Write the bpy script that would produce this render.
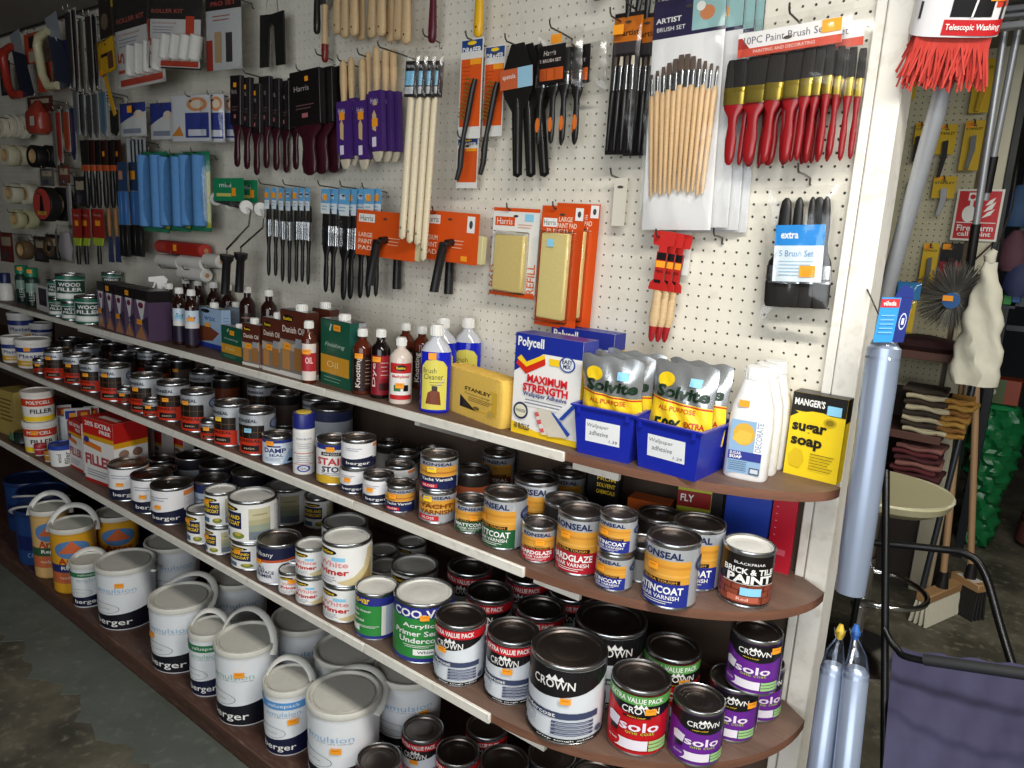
import bpy, math, random
from mathutils import Vector, Matrix
for o in list(bpy.data.objects): bpy.data.objects.remove(o)
scene = bpy.context.scene
COL = scene.collection
R = math.radians
rnd = random.Random(7)

# ------------------------------------------------------------------ camera
CAM = Vector((0.0, -1.5, 1.53))
FWD = Vector((-0.5877, 0.7834, -0.2021)); RGT = Vector((0.7919, 0.6082, 0.0545)); UPV = Vector((-0.1656, 0.1279, 0.9779))
FPX = 726.0
cd = bpy.data.cameras.new('camera'); cam = bpy.data.objects.new('camera', cd); COL.objects.link(cam)
cd.sensor_width = 36.0; cd.lens = FPX / 1024 * 36.0; cd.clip_start = 0.02; cd.clip_end = 60
mw = Matrix((RGT, UPV, -FWD)).transposed().to_4x4(); mw.translation = CAM
cam.matrix_world = mw
scene.camera = cam

# ------------------------------------------------------------------ light
scene.view_settings.view_transform = 'Standard'
try: scene.view_settings.look = 'None'
except Exception: pass
scene.view_settings.gamma = 1.0
scene.view_settings.use_curve_mapping = False
scene.view_settings.exposure = 0.1
w = bpy.data.worlds.new('world'); scene.world = w; w.use_nodes = True
w.node_tree.nodes['Background'].inputs[0].default_value = (0.80, 0.90, 1.0, 1)
w.node_tree.nodes['Background'].inputs[1].default_value = 0.12
def area(name, loc, target, sx, sy, power, color):
    l = bpy.data.lights.new(name, 'AREA'); l.shape = 'RECTANGLE'; l.size = sx; l.size_y = sy; l.energy = power; l.color = color
    o = bpy.data.objects.new(name, l); COL.objects.link(o); o.location = loc
    o.rotation_euler = (Vector(target) - Vector(loc)).to_track_quat('-Z', 'Y').to_euler()
    return o
area('shop_window_daylight', (0.6, -3.45, 1.55), (-0.7, 0.0, 1.1), 3.2, 1.6, 66, (0.93, 0.97, 1.0))
area('ceiling_tube_light', (0.75, -0.95, 2.33), (0.75, -0.90, 0.0), 2.4, 0.22, 66, (1.0, 0.97, 0.90))
area('back_room_tube_light', (0.45, 0.95, 2.32), (0.45, 1.2, 0.0), 1.2, 0.20, 16, (1.0, 0.95, 0.84))

# ------------------------------------------------------------------ pixel of the 1024x768 frame -> point of the room
def ray(px, py): return FWD + RGT * ((px - 512) / FPX) - UPV * ((py - 384) / FPX)
def atz(px, py, z): d = ray(px, py); return CAM + d * ((z - CAM.z) / d.z)
def aty(px, py, y): d = ray(px, py); return CAM + d * ((y - CAM.y) / d.y)
def pix(P):
    d = Vector(P) - CAM; k = d.dot(FWD); return 512 + FPX * d.dot(RGT) / k, 384 - FPX * d.dot(UPV) / k
def height_to(P, py):                       # z on the vertical through P that is seen in row py
    lo, hi = -0.5, 2.5
    for _ in range(40):
        m = (lo + hi) / 2
        if pix((P[0], P[1], m))[1] > py: lo = m
        else: hi = m
    return lo

# ------------------------------------------------------------------ materials
MATS = {}
def srgb(h):
    h = h.lstrip('#'); c = [int(h[i:i+2], 16) / 255 for i in (0, 2, 4)]
    return tuple(x / 12.92 if x <= 0.04045 else ((x + 0.055) / 1.055) ** 2.4 for x in c)
def M(h, rough=0.45, metal=0.0, kind='', var=0.07, scale=60.0):
    key = (h, rough, metal, kind)
    if key in MATS: return MATS[key]
    m = bpy.data.materials.new('%s_%s' % (kind or ('metal' if metal > .5 else 'paint'), h.lstrip('#'))); m.use_nodes = True
    nt = m.node_tree; b = nt.nodes['Principled BSDF']; c = srgb(h)
    b.inputs['Roughness'].default_value = rough; b.inputs['Metallic'].default_value = metal
    tc = nt.nodes.new('ShaderNodeTexCoord'); n = nt.nodes.new('ShaderNodeTexNoise'); n.inputs['Scale'].default_value = scale
    nt.links.new(tc.outputs['Object'], n.inputs['Vector'])
    mx = nt.nodes.new('ShaderNodeMix'); mx.data_type = 'RGBA'
    mx.inputs['A'].default_value = (*c, 1); mx.inputs['B'].default_value = (*[x * (1 - 2 * var) for x in c], 1)
    nt.links.new(n.outputs['Fac'], mx.inputs['Factor']); nt.links.new(mx.outputs['Result'], b.inputs['Base Color'])
    if kind in ('wood', 'fabric', 'foam', 'bristle', 'plaster', 'board'):
        bp = nt.nodes.new('ShaderNodeBump'); bp.inputs['Strength'].default_value = 0.25; bp.inputs['Distance'].default_value = 0.004
        if kind in ('wood', 'bristle'):
            mp = nt.nodes.new('ShaderNodeMapping'); mp.inputs['Scale'].default_value = (6, 6, 0.5) if kind == 'bristle' else (1.0, 8.0, 8.0)
            nt.links.new(tc.outputs['Object'], mp.inputs['Vector']); nt.links.new(mp.outputs['Vector'], n.inputs['Vector'])
        nt.links.new(n.outputs['Fac'], bp.inputs['Height']); nt.links.new(bp.outputs['Normal'], b.inputs['Normal'])
    MATS[key] = m
    return m
def film(alpha=0.25, tint=(.8, .8, .8), rough=0.14, name='clear_film'):
    key = ('film', alpha, tint, rough)
    if key in MATS: return MATS[key]
    m = bpy.data.materials.new(name); m.use_nodes = True; nt = m.node_tree
    for n in list(nt.nodes): nt.nodes.remove(n)
    out = nt.nodes.new('ShaderNodeOutputMaterial'); mix = nt.nodes.new('ShaderNodeMixShader'); tr = nt.nodes.new('ShaderNodeBsdfTransparent')
    p = nt.nodes.new('ShaderNodeBsdfGlossy'); p.inputs['Color'].default_value = (*tint, 1); p.inputs['Roughness'].default_value = rough
    fr = nt.nodes.new('ShaderNodeFresnel'); fr.inputs['IOR'].default_value = 1.18
    ad = nt.nodes.new('ShaderNodeMath'); ad.operation = 'ADD'; ad.use_clamp = True; ad.inputs[1].default_value = alpha * 0.5
    tc = nt.nodes.new('ShaderNodeTexCoord'); no = nt.nodes.new('ShaderNodeTexNoise'); no.inputs['Scale'].default_value = 14
    bp = nt.nodes.new('ShaderNodeBump'); bp.inputs['Strength'].default_value = 0.35; bp.inputs['Distance'].default_value = 0.006
    nt.links.new(tc.outputs['Object'], no.inputs['Vector']); nt.links.new(no.outputs['Fac'], bp.inputs['Height']); nt.links.new(bp.outputs['Normal'], p.inputs['Normal'])
    nt.links.new(fr.outputs[0], ad.inputs[0]); nt.links.new(ad.outputs[0], mix.inputs[0])
    nt.links.new(tr.outputs[0], mix.inputs[1]); nt.links.new(p.outputs[0], mix.inputs[2]); nt.links.new(mix.outputs[0], out.inputs[0])
    MATS[key] = m
    return m
def worn(name, c1, c2, c3, scale, rough, bump=0.2, lo=0.42, hi=0.62, stretch=(1, 1, 1)):      # two-tone worn surface with fine speckle
    m = bpy.data.materials.new(name); m.use_nodes = True; nt = m.node_tree; b = nt.nodes['Principled BSDF']; b.inputs['Roughness'].default_value = rough
    tc = nt.nodes.new('ShaderNodeTexCoord'); mp = nt.nodes.new('ShaderNodeMapping'); mp.inputs['Scale'].default_value = stretch
    n = nt.nodes.new('ShaderNodeTexNoise'); n.inputs['Scale'].default_value = scale; n.inputs['Detail'].default_value = 7; n.inputs['Roughness'].default_value = 0.62
    n2 = nt.nodes.new('ShaderNodeTexNoise'); n2.inputs['Scale'].default_value = scale * 9; n2.inputs['Detail'].default_value = 4
    r = nt.nodes.new('ShaderNodeValToRGB'); r.color_ramp.elements[0].position = lo; r.color_ramp.elements[1].position = hi
    r.color_ramp.elements[0].color = (*srgb(c1), 1); r.color_ramp.elements[1].color = (*srgb(c2), 1)
    r2 = nt.nodes.new('ShaderNodeValToRGB'); r2.color_ramp.elements[0].position = 0.55; r2.color_ramp.elements[1].position = 0.75
    r2.color_ramp.elements[0].color = (0, 0, 0, 1); r2.color_ramp.elements[1].color = (0.6, 0.6, 0.6, 1)
    mx = nt.nodes.new('ShaderNodeMix'); mx.data_type = 'RGBA'; mx.inputs['B'].default_value = (*srgb(c3), 1)
    nt.links.new(tc.outputs['Object'], mp.inputs['Vector']); nt.links.new(mp.outputs['Vector'], n.inputs['Vector']); nt.links.new(mp.outputs['Vector'], n2.inputs['Vector'])
    nt.links.new(n.outputs['Fac'], r.inputs['Fac']); nt.links.new(n2.outputs['Fac'], r2.inputs['Fac'])
    nt.links.new(r.outputs['Color'], mx.inputs['A']); nt.links.new(r2.outputs['Color'], mx.inputs['Factor']); nt.links.new(mx.outputs['Result'], b.inputs['Base Color'])
    bp = nt.nodes.new('ShaderNodeBump'); bp.inputs['Strength'].default_value = bump; bp.inputs['Distance'].default_value = 0.01
    nt.links.new(n2.outputs['Fac'], bp.inputs['Height']); nt.links.new(bp.outputs['Normal'], b.inputs['Normal'])
    return m
TIN = M('#c4c6c8', 0.28, 1.0, 'tin'); TIN_DK = M('#857b75', 0.38, 1.0, 'tin_lid'); CHROME = M('#d8dade', 0.12, 1.0, 'chrome')
STEEL = M('#b9bcc2', 0.38, 0.55, 'steel'); WIRE = M('#6f6a66', 0.35, 0.9, 'wire')
WHITE = M('#f1f0ec', 0.38, 0, 'plastic'); BLACK = M('#141314', 0.38, 0, 'plastic'); ORANGE = M('#ffa420', 0.6, 0, 'sticker', 0.03); YSTICK = M('#ffd21c', 0.6, 0, 'sticker', 0.03)
BLUESTICK = M('#8fd0ef', 0.6, 0, 'sticker', 0.03)

# ------------------------------------------------------------------ mesh building
TXT = {}
def text_tris(s, bold=0.0, shear=0.0):      # triangles of a string, fitted to the unit square
    key = (s, bold, shear)
    if key in TXT: return TXT[key]
    cu = bpy.data.curves.new('t', 'FONT'); cu.body = s; cu.resolution_u = 2; cu.offset = bold; cu.shear = shear; cu.fill_mode = 'FRONT'
    ob = bpy.data.objects.new('t', cu); COL.objects.link(ob); bpy.context.view_layer.update()
    ev = ob.evaluated_get(bpy.context.evaluated_depsgraph_get()); me = ev.to_mesh()
    vs = [(v.co.x, v.co.y) for v in me.vertices]; me.calc_loop_triangles(); tr = [tuple(t.vertices) for t in me.loop_triangles]
    ev.to_mesh_clear(); bpy.data.objects.remove(ob); bpy.data.curves.remove(cu)
    x0 = min(v[0] for v in vs); x1 = max(v[0] for v in vs); y0 = min(v[1] for v in vs); y1 = max(v[1] for v in vs)
    out = [[((vs[i][0] - x0) / (x1 - x0), (vs[i][1] - y0) / (y1 - y0)) for i in t] for t in tr]
    TXT[key] = out
    return out
def clip(poly, a, s):                       # keep the side s*(u-a) >= 0
    out = []
    for i in range(len(poly)):
        p, q = poly[i], poly[(i + 1) % len(poly)]; dp, dq = s * (p[0] - a), s * (q[0] - a)
        if dp >= 0: out.append(p)
        if dp * dq < 0: t = dp / (dp - dq); out.append((a, p[1] + (q[1] - p[1]) * t))
    return out
def shapes(art):                            # -> [(polygon, material, layer)]
    for k, a in enumerate(art):
        t = a[0]
        if t == 'r': yield [(a[1], a[2]), (a[3], a[2]), (a[3], a[4]), (a[1], a[4])], a[5], k
        elif t == 'e': yield [(a[1] + a[3] * math.cos(i * math.pi / 10), a[2] + a[4] * math.sin(i * math.pi / 10)) for i in range(20)], a[5], k
        elif t == 'p': yield list(a[1]), a[2], k
        elif t == 't':                      # text, centre u, centre v, width, height, material, bold, shear
            for tri in text_tris(a[1], a[7] if len(a) > 7 else 0.012, a[8] if len(a) > 8 else 0.0):
                yield [(a[2] + (x - 0.5) * a[4], a[3] + (y - 0.5) * a[5]) for x, y in tri], a[6], k
        elif t == 'v':                      # vertical text reading upwards
            for tri in text_tris(a[1], 0.012): yield [(a[2] - (y - 0.5) * a[4], a[3] + (x - 0.5) * a[5]) for x, y in tri], a[6], k
class MB:
    def __init__(s): s.v = []; s.f = []; s.m = []; s.mats = []; s.n = None
    def mi(s, mat):
        if mat not in s.mats: s.mats.append(mat)
        return s.mats.index(mat)
    def add(s, vs, fs, mat):
        o = len(s.v); s.v += [tuple(v) for v in vs]; i = s.mi(mat)
        for f in fs: s.f.append([o + k for k in f]); s.m.append(i)
        return s
    def box(s, x0, x1, y0, y1, z0, z1, mat, b=0.0):
        if b <= 0:
            return s.add([(x, y, z) for z in (z0, z1) for y in (y0, y1) for x in (x0, x1)],
                         [(0, 2, 3, 1), (4, 5, 7, 6), (0, 1, 5, 4), (2, 6, 7, 3), (0, 4, 6, 2), (1, 3, 7, 5)], mat)
        c = ((x0 + x1) / 2, (y0 + y1) / 2, (z0 + z1) / 2); h = ((x1 - x0) / 2, (y1 - y0) / 2, (z1 - z0) / 2); vs = []; idx = {}
        for sx in (-1, 1):
            for sy in (-1, 1):
                for sz in (-1, 1):
                    for ax in range(3):
                        d = [h[0] - b, h[1] - b, h[2] - b]; d[ax] = h[ax]; idx[(sx, sy, sz, ax)] = len(vs)
                        vs.append((c[0] + sx * d[0], c[1] + sy * d[1], c[2] + sz * d[2]))
        fs = []; sg = (-1, 1)
        for q in sg:
            fs.append([idx[(q, a, e, 0)] for a, e in ((-1, -1), (1, -1), (1, 1), (-1, 1))][::q])
            fs.append([idx[(a, q, e, 1)] for a, e in ((-1, -1), (-1, 1), (1, 1), (1, -1))][::q])
            fs.append([idx[(a, e, q, 2)] for a, e in ((-1, -1), (1, -1), (1, 1), (-1, 1))][::q])
        for a in sg:
            for e in sg:
                fs.append([idx[(a, e, -1, 0)], idx[(a, e, 1, 0)], idx[(a, e, 1, 1)], idx[(a, e, -1, 1)]][::-a * e])
                fs.append([idx[(a, -1, e, 0)], idx[(a, -1, e, 2)], idx[(a, 1, e, 2)], idx[(a, 1, e, 0)]][::a * e * -1])
                fs.append([idx[(-1, a, e, 1)], idx[(1, a, e, 1)], idx[(1, a, e, 2)], idx[(-1, a, e, 2)]][::-a * e])
                for g in sg: fs.append([idx[(a, e, g, 0)], idx[(a, e, g, 1)], idx[(a, e, g, 2)]][::a * e * g])
        return s.add(vs, fs, mat)
    def loft(s, secs, mat, n=20, e=2.0, caps=True, close=False):      # secs: (z, rx, ry[, ox, oy[, exponent]])
        vs = []; fs = []
        for q in secs:
            z, rx, ry = q[:3]; ox, oy = (q[3], q[4]) if len(q) > 4 else (0, 0); ee = q[5] if len(q) > 5 else e
            for i in range(n):
                a = 2 * math.pi * (i + 0.5) / n; c, d = math.cos(a), math.sin(a)
                vs.append((ox + rx * math.copysign(abs(c) ** (2 / ee), c), oy + ry * math.copysign(abs(d) ** (2 / ee), d), z))
        k = len(secs)
        for j in range(k - 1):
            for i in range(n): fs.append((j * n + i, j * n + (i + 1) % n, (j + 1) * n + (i + 1) % n, (j + 1) * n + i))
        if caps: fs.append(tuple(range(n))[::-1]); fs.append(tuple(range((k - 1) * n, k * n)))
        return s.add(vs, fs, mat)
    def lathe(s, prof, mat, n=30, caps=(True, True), c=(0, 0)):
        vs = []; fs = []
        for r, z in prof:
            for i in range(n): a = 2 * math.pi * i / n; vs.append((c[0] + r * math.cos(a), c[1] + r * math.sin(a), z))
        for j in range(len(prof) - 1):
            for i in range(n): fs.append((j * n + i, j * n + (i + 1) % n, (j + 1) * n + (i + 1) % n, (j + 1) * n + i))
        if caps[0]: fs.append(tuple(range(n))[::-1])
        if caps[1]: fs.append(tuple(range((len(prof) - 1) * n, len(prof) * n)))
        return s.add(vs, fs, mat)
    def tube(s, pts, r, mat, n=8, caps=True, flat=1.0):
        pts = [Vector(p) for p in pts]; vs = []; fs = []; rr = r if isinstance(r, (list, tuple)) else [r] * len(pts); u = None
        for i, p in enumerate(pts):
            d = (pts[min(i + 1, len(pts) - 1)] - pts[max(i - 1, 0)]).normalized()
            if u is None: u = d.orthogonal().normalized() if abs(d.z) > 0.9 else d.cross(Vector((0, 0, 1))).normalized()
            u = (u - d * u.dot(d)).normalized(); q = d.cross(u)
            for k in range(n): a = 2 * math.pi * k / n; vs.append(p + u * (rr[i] * math.cos(a)) + q * (rr[i] * flat * math.sin(a)))
        for j in range(len(pts) - 1):
            for i in range(n): fs.append((j * n + i, j * n + (i + 1) % n, (j + 1) * n + (i + 1) % n, (j + 1) * n + i))
        if caps: fs.append(tuple(range(n))[::-1]); fs.append(tuple(range((len(pts) - 1) * n, len(pts) * n)))
        return s.add(vs, fs, mat)
    def prism(s, poly, t, mat, plane='xz', o=0.0):      # poly extruded by t; 'xz' -> along y, 'xy' -> along z, 'yz' -> along x
        n = len(poly)
        mp = {'xz': lambda a, b, c: (a, c, b), 'xy': lambda a, b, c: (a, b, c), 'yz': lambda a, b, c: (c, a, b)}[plane]
        vs = [mp(a, b, o) for a, b in poly] + [mp(a, b, o + t) for a, b in poly]
        return s.add(vs, [tuple(range(n)), tuple(range(n, 2 * n))[::-1]] + [(i, i + n, (i + 1) % n + n, (i + 1) % n) for i in range(n)], mat)
    def grid(s, nx, nz, fn, mat):
        vs = [fn(i / nx, j / nz) for j in range(nz + 1) for i in range(nx + 1)]
        return s.add(vs, [(j * (nx + 1) + i, j * (nx + 1) + i + 1, (j + 1) * (nx + 1) + i + 1, (j + 1) * (nx + 1) + i) for j in range(nz) for i in range(nx)], mat)
    def wrap(s, art, r, h, z0=0.0, r1=None, step=12.0):  # artwork round a cylinder/cone: u in degrees from -y, v in 0..1 of the height h
        if s.n is None: s.n = []
        for poly, mat, k in shapes(art):
            if sum(p[0] * q[1] - q[0] * p[1] for p, q in zip(poly, poly[1:] + poly[:1])) < 0: poly = poly[::-1]
            a0 = min(p[0] for p in poly); a1 = max(p[0] for p in poly); i = math.floor(a0 / step)
            while i * step < a1 - 1e-6:
                q = clip(clip(poly, i * step, 1), (i + 1) * step, -1); i += 1
                if len(q) < 3: continue
                vs = []
                for u, v in q:
                    ang = R(u - 90); rr = (r + ((r1 or r) - r) * v)
                    # radius of the facet at this angle so that layers stay parallel
                    loc = R((u / step - math.floor(u / step + 1e-9) - 0.5) * step); rr = rr * math.cos(R(step / 2)) / math.cos(loc) + 0.00016 * (k + 1)
                    vs.append((rr * math.cos(ang), rr * math.sin(ang), z0 + h * v)); s.n.append((math.cos(ang), math.sin(ang), 0))
                s.add(vs, [tuple(range(len(vs)))], mat)
        return s
    def flat(s, art, fn, lift=0.00022, nrm=None):        # artwork on a flat face: fn(u, v, lift) -> xyz
        for poly, mat, k in shapes(art): s.add([fn(u, v, lift * (k + 1)) for u, v in poly], [tuple(range(len(poly)))], mat)
        return s
    def mesh(s, name, smooth=38):
        me = bpy.data.meshes.new(name); me.from_pydata(s.v, [], s.f)
        for m in s.mats: me.materials.append(m)
        me.polygons.foreach_set('material_index', s.m); me.update()
        me.shade_smooth()
        if s.n is not None and len(s.n) == len(s.v): me.normals_split_custom_set_from_vertices(s.n)
        elif not smooth: me.shade_flat()
        else: me.set_sharp_from_angle(angle=R(smooth))
        return me
def ob(name, data, parent=None, loc=(0, 0, 0), rot=(0, 0, 0)):
    if isinstance(data, MB): data = data.mesh(name)
    o = bpy.data.objects.new(name, data); COL.objects.link(o); o.location = loc; o.rotation_euler = rot
    if parent is not None: o.parent = parent
    return o
def tag(o, label, cat, group=None):
    o['label'] = label; o['category'] = cat
    if group: o['group'] = group
    return o
def thing(name, label, cat, loc=(0, 0, 0), rz=0.0, group=None, rot=None):
    o = ob(name, None, None, loc, rot or (0, 0, rz)); o.empty_display_size = 0.05
    return tag(o, label, cat, group)
def struct(name, mb, loc=(0, 0, 0), parent=None):
    o = ob(name, mb, parent, loc)
    if parent is None: o['kind'] = 'structure'
    return o
CACHE = {}
def cached(key, fn):
    if key not in CACHE: CACHE[key] = fn()
    return CACHE[key]
ORD = ['first', 'second', 'third', 'fourth', 'fifth', 'sixth', 'seventh', 'eighth', 'ninth', 'tenth', 'eleventh', 'twelfth', 'thirteenth', 'fourteenth', 'fifteenth', 'sixteenth', 'seventeenth', 'eighteenth', 'nineteenth', 'twentieth']

# ------------------------------------------------------------------ the room
CEIL = 2.38
S1, S2, S3, DK = 1.073, 0.846, 0.549, 0.072            # tops of the three shelves and the deck
F1, F2, F3, FD = -0.211, -0.335, -0.426, -0.480         # their front edges
PEG = 0.065                                             # face of the pegboard
concrete = worn('worn_concrete', '#413f36', '#6f6a5b', '#938c7a', 3.2, 0.6, 0.15, 0.40, 0.66)
paint_band = worn('grey_floor_paint', '#5b6059', '#686d66', '#7b7f78', 3.0, 0.5, 0.08)
f = MB(); f.box(-7.0, 2.6, -3.6, 6.5, -0.05, 0.0, concrete); struct('floor', f)
f = MB()
n = 160; edge = [(-7.0 + 6.75 * i / n, -0.675 + 0.016 * math.sin(i * 1.7) + 0.022 * math.sin(i * 0.63 + 1) + 0.012 * math.sin(i * 2.9)) for i in range(n + 1)]
f.prism([(-0.25, -0.476), (-7.0, -0.476)] + edge, 0.002, paint_band, 'xy', 0.0); struct('trim_1', f)
wallpaint = M('#d9d4c6', 0.7, 0, 'plaster', 0.05, 5); dull = M('#6e6a60', 0.8, 0, 'plaster', 0.08, 4)
struct('ceiling', MB().box(-7.0, 2.6, -3.6, 6.5, CEIL, CEIL + 0.05, M('#8f8b82', 0.8, 0, 'plaster', 0.08, 3)))
struct('wall_left', MB().box(-7.05, -7.0, -3.6, 6.5, 0, CEIL, dull))
struct('wall_right', MB().box(2.6, 2.65, -3.6, 6.5, 0, CEIL, dull))
wf = MB(); wf.box(-7, -1.4, -3.65, -3.6, 0, CEIL, dull); wf.box(2.5, 2.6, -3.65, -3.6, 0, CEIL, dull); wf.box(-1.4, 2.5, -3.65, -3.6, 0, 0.7, dull); wf.box(-1.4, 2.5, -3.65, -3.6, 2.36, CEIL, dull)
struct('wall_front', wf)
wm = MB()
for x0, x1, z0, z1 in [(-1.4, 2.5, .70, .76), (-1.4, 2.5, 2.30, 2.36), (-1.4, -1.34, .7605, 2.2995), (2.44, 2.5, .7605, 2.2995)]: wm.box(x0, x1, -3.648, -3.602, z0, z1, M('#d8d6d0', .4, 0, 'window_paint'))
wn = struct('window_1', wm)
for x in (-.1, 1.2): ob('mullion', MB().box(x - .025, x + .025, -3.648, -3.602, .7605, 2.2995, M('#d8d6d0', .4, 0, 'window_paint')), wn)
struct('wall_far', MB().box(-7, 2.6, 6.5, 6.55, 0, CEIL, M('#2c2f36', 0.8, 0, 'plaster')))
# pegboard with real holes, one inch apart
def pegboard(x0, x1, z0, z1, y, mat, dark, parent_name, pitch=0.0254, hr=0.0030, ox=0.0):
    mb = MB(); vs = []; fs = []; nx = int((x1 - x0) / pitch); nz = int((z1 - z0) / pitch); h = pitch / 2
    sq = [(-h, -h), (0, -h), (h, -h), (h, 0), (h, h), (0, h), (-h, h), (-h, 0)]
    an = [math.atan2(b, a) for a, b in sq]; st = []
    base = len(vs)
    xe = x1 - x0 - nx * pitch; ze = z1 - z0 - nz * pitch
    for i in range(nx):
        for j in range(nz):
            cx = x1 - (i + 0.5) * pitch; cz = z0 + (j + 0.5) * pitch; o = len(vs)
            vs += [(cx + a, y, cz + b) for a, b in sq] + [(cx + hr * math.cos(t), y, cz + hr * math.sin(t)) for t in an] + [(cx + hr * math.cos(t), y + 0.006, cz + hr * math.sin(t)) for t in an]
            for k in range(8):
                q = (k + 1) % 8; fs.append((o + k, o + q, o + 8 + q, o + 8 + k)); fs.append((o + 8 + k, o + 8 + q, o + 16 + q, o + 16 + k))
    mb.add(vs, fs, mat)
    if xe > 1e-4: mb.add([(x0, y, z0), (x0 + xe, y, z0), (x0 + xe, y, z1), (x0, y, z1)], [(0, 1, 2, 3)], mat)
    if ze > 1e-4: mb.add([(x0, y, z1 - ze), (x1, y, z1 - ze), (x1, y, z1), (x0, y, z1)], [(0, 1, 2, 3)], mat)
    mb.box(x0, x1, y + 0.012, y + 0.03, z0, z1, dark)
    return mb
hb = worn('painted_hardboard', '#e6e1d3', '#dcd7c9', '#cfc9ba', 3.0, 0.5, 0.03)
cavity = M('#4a4036', 0.9, 0, 'board')
struct('wall_back', pegboard(-6.4, -0.371, S1, CEIL, PEG, hb, cavity, 'wall_back'))
struct('wall_back_lower', MB().box(-6.4, -0.371, PEG, PEG + 0.03, 0, S1, M('#5b4a3e', 0.8, 0, 'board', 0.1, 8)))
struct('wall_partition', MB().box(-7.0, -0.33, PEG + 0.031, PEG + 0.07, 0, CEIL, M('#8d8778', 0.8, 0, 'plaster', 0.05, 5)))
pw = worn('chipped_white_gloss', '#ebe8df', '#e4e0d6', '#c9c0ae', 4.0, 0.4, 0.05)
b = MB(); b.box(-0.3708, -0.3520, 0.046, 0.11, 0, CEIL, pw, 0.002); struct('trim_2', b)
b = MB(); b.box(-0.3505, -0.305, 0.044, 0.14, 0, CEIL, pw, 0.003); struct('trim_3', b)
# screws and plugs down the post
for k, (px, py) in enumerate([(856, 152), (846, 372), (838, 480)]):
    P = aty(px, py, PEG); s = MB(); s.lathe([(0.004, -0.001), (0.004, 0.0006), (0.0028, 0.0012)], M('#cfc8b8', 0.5, 0, 'plug'), 10)
    o = ob('screw', s, bpy.data.objects['wall_back'], (P.x, PEG - 0.0004, P.z), (R(90), 0, 0))

# ------------------------------------------------------------------ shelves
ply = worn('brown_shelf_board', '#5e483d', '#6d5548', '#7d6659', 5.0, 0.55, 0.05, stretch=(0.4, 3, 3)); plyedge = worn('bare_plywood_edge', '#6c4735', '#7a523e', '#5a3a2b', 9.0, 0.6, 0.1, stretch=(0.3, 1, 6))
strip = worn('white_gloss_strip', '#ece8de', '#e2ddd1', '#c5bdae', 5.0, 0.38, 0.03)
XS = -0.81
def shelf(name, z, yf, label, joints, brackets):
    t = thing(name, label, 'shelf', (-2.5, 0.0, z), 0, 'wall shelves')
    nseg = 22
    arc = [(XS + 0.513 * math.sin(i / nseg * math.pi / 2), (yf - 0.002) * math.cos(i / nseg * math.pi / 2)) for i in range(nseg + 1)]
    out = [(-6.4, PEG - 0.001), (-6.4, yf)] + arc + [(-0.297, 0.002), (-0.352, 0.0425), (-0.3715, 0.0425), (-0.3715, PEG - 0.001)]
    m = MB(); nn = len(out)
    m.add([(x + 2.5, y, 0) for x, y in out], [tuple(range(nn))], ply); m.add([(x + 2.5, y, -0.019) for x, y in out], [tuple(range(nn))[::-1]], ply)
    m.add([(x + 2.5, y, q) for q in (0, -0.019) for x, y in out], [(i, i + nn, (i + 1) % nn + nn, (i + 1) % nn) for i in range(nn)], plyedge)
    ob('board', m, t)
    xs = [-6.4] + joints + [XS]
    for a, c in zip(xs[:-1], xs[1:]):
        m = MB(); m.box(a + 2.5 + 0.0008, c + 2.5 - 0.0008, yf - 0.009, yf - 0.0005, -0.0215, 0.0005, strip, 0.0012); ob('edge_strip', m, t)
    m = MB(); m.box(XS + 2.505, XS + 2.62, yf + 0.022, yf + 0.034, -0.042, -0.0195, strip, 0.001); ob('batten', m, t)
    for bx in brackets:
        m = MB(); m.prism([(yf + 0.03, -0.0195), (PEG - 0.003, -0.0195), (PEG - 0.003, -0.13), (PEG - 0.02, -0.13), (yf + 0.03, -0.045)], 0.018, strip, 'yz', bx + 2.5); ob('bracket', m, t)
    return t
shelf('top_wall_shelf', S1, F1, 'top brown shelf with white front strip carrying bottles, oil tins and blue tubs', [-4.1, -1.62], [-3.3, -2.25, -1.30])
shelf('middle_wall_shelf', S2, F2, 'middle brown shelf with white strip carrying varnish and wood-care tins', [-3.6, -1.35], [-3.1, -2.35, -1.55])
shelf('lower_wall_shelf', S3, F3, 'lower brown shelf with white strip carrying primer, undercoat and gloss tins', [-3.2, -1.20], [-2.9, -1.55])
t = thing('floor_deck', 'low dark brown deck along the floor carrying the big paint pails', 'deck', (-2.5, 0, 0))
dkm = worn('scuffed_deck_paint', '#4d3329', '#5a3d32', '#7a6254', 4.0, 0.5, 0.08, stretch=(0.5, 2, 2))
ob('deck_board', MB().box(-3.9, 2.12, FD, PEG - 0.001, DK - 0.02, DK, dkm, 0.003), t)
ob('kick_board', MB().box(-3.9, 2.12, FD + 0.006, FD + 0.026, 0.0005, DK - 0.0205, dkm, 0.002), t)
# uprights behind the shelves
for k, bx in enumerate([-3.25, -2.0, -0.86]):
    struct('trim_%d' % (4 + k), MB().box(bx, bx + 0.04, PEG - 0.032, PEG - 0.001, DK, S3 - 0.02, strip), ); 
    struct('trim_%d' % (7 + k), MB().box(bx, bx + 0.04, PEG - 0.032, PEG - 0.001, S2 + 0.001, S1 - 0.02, strip))
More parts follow.
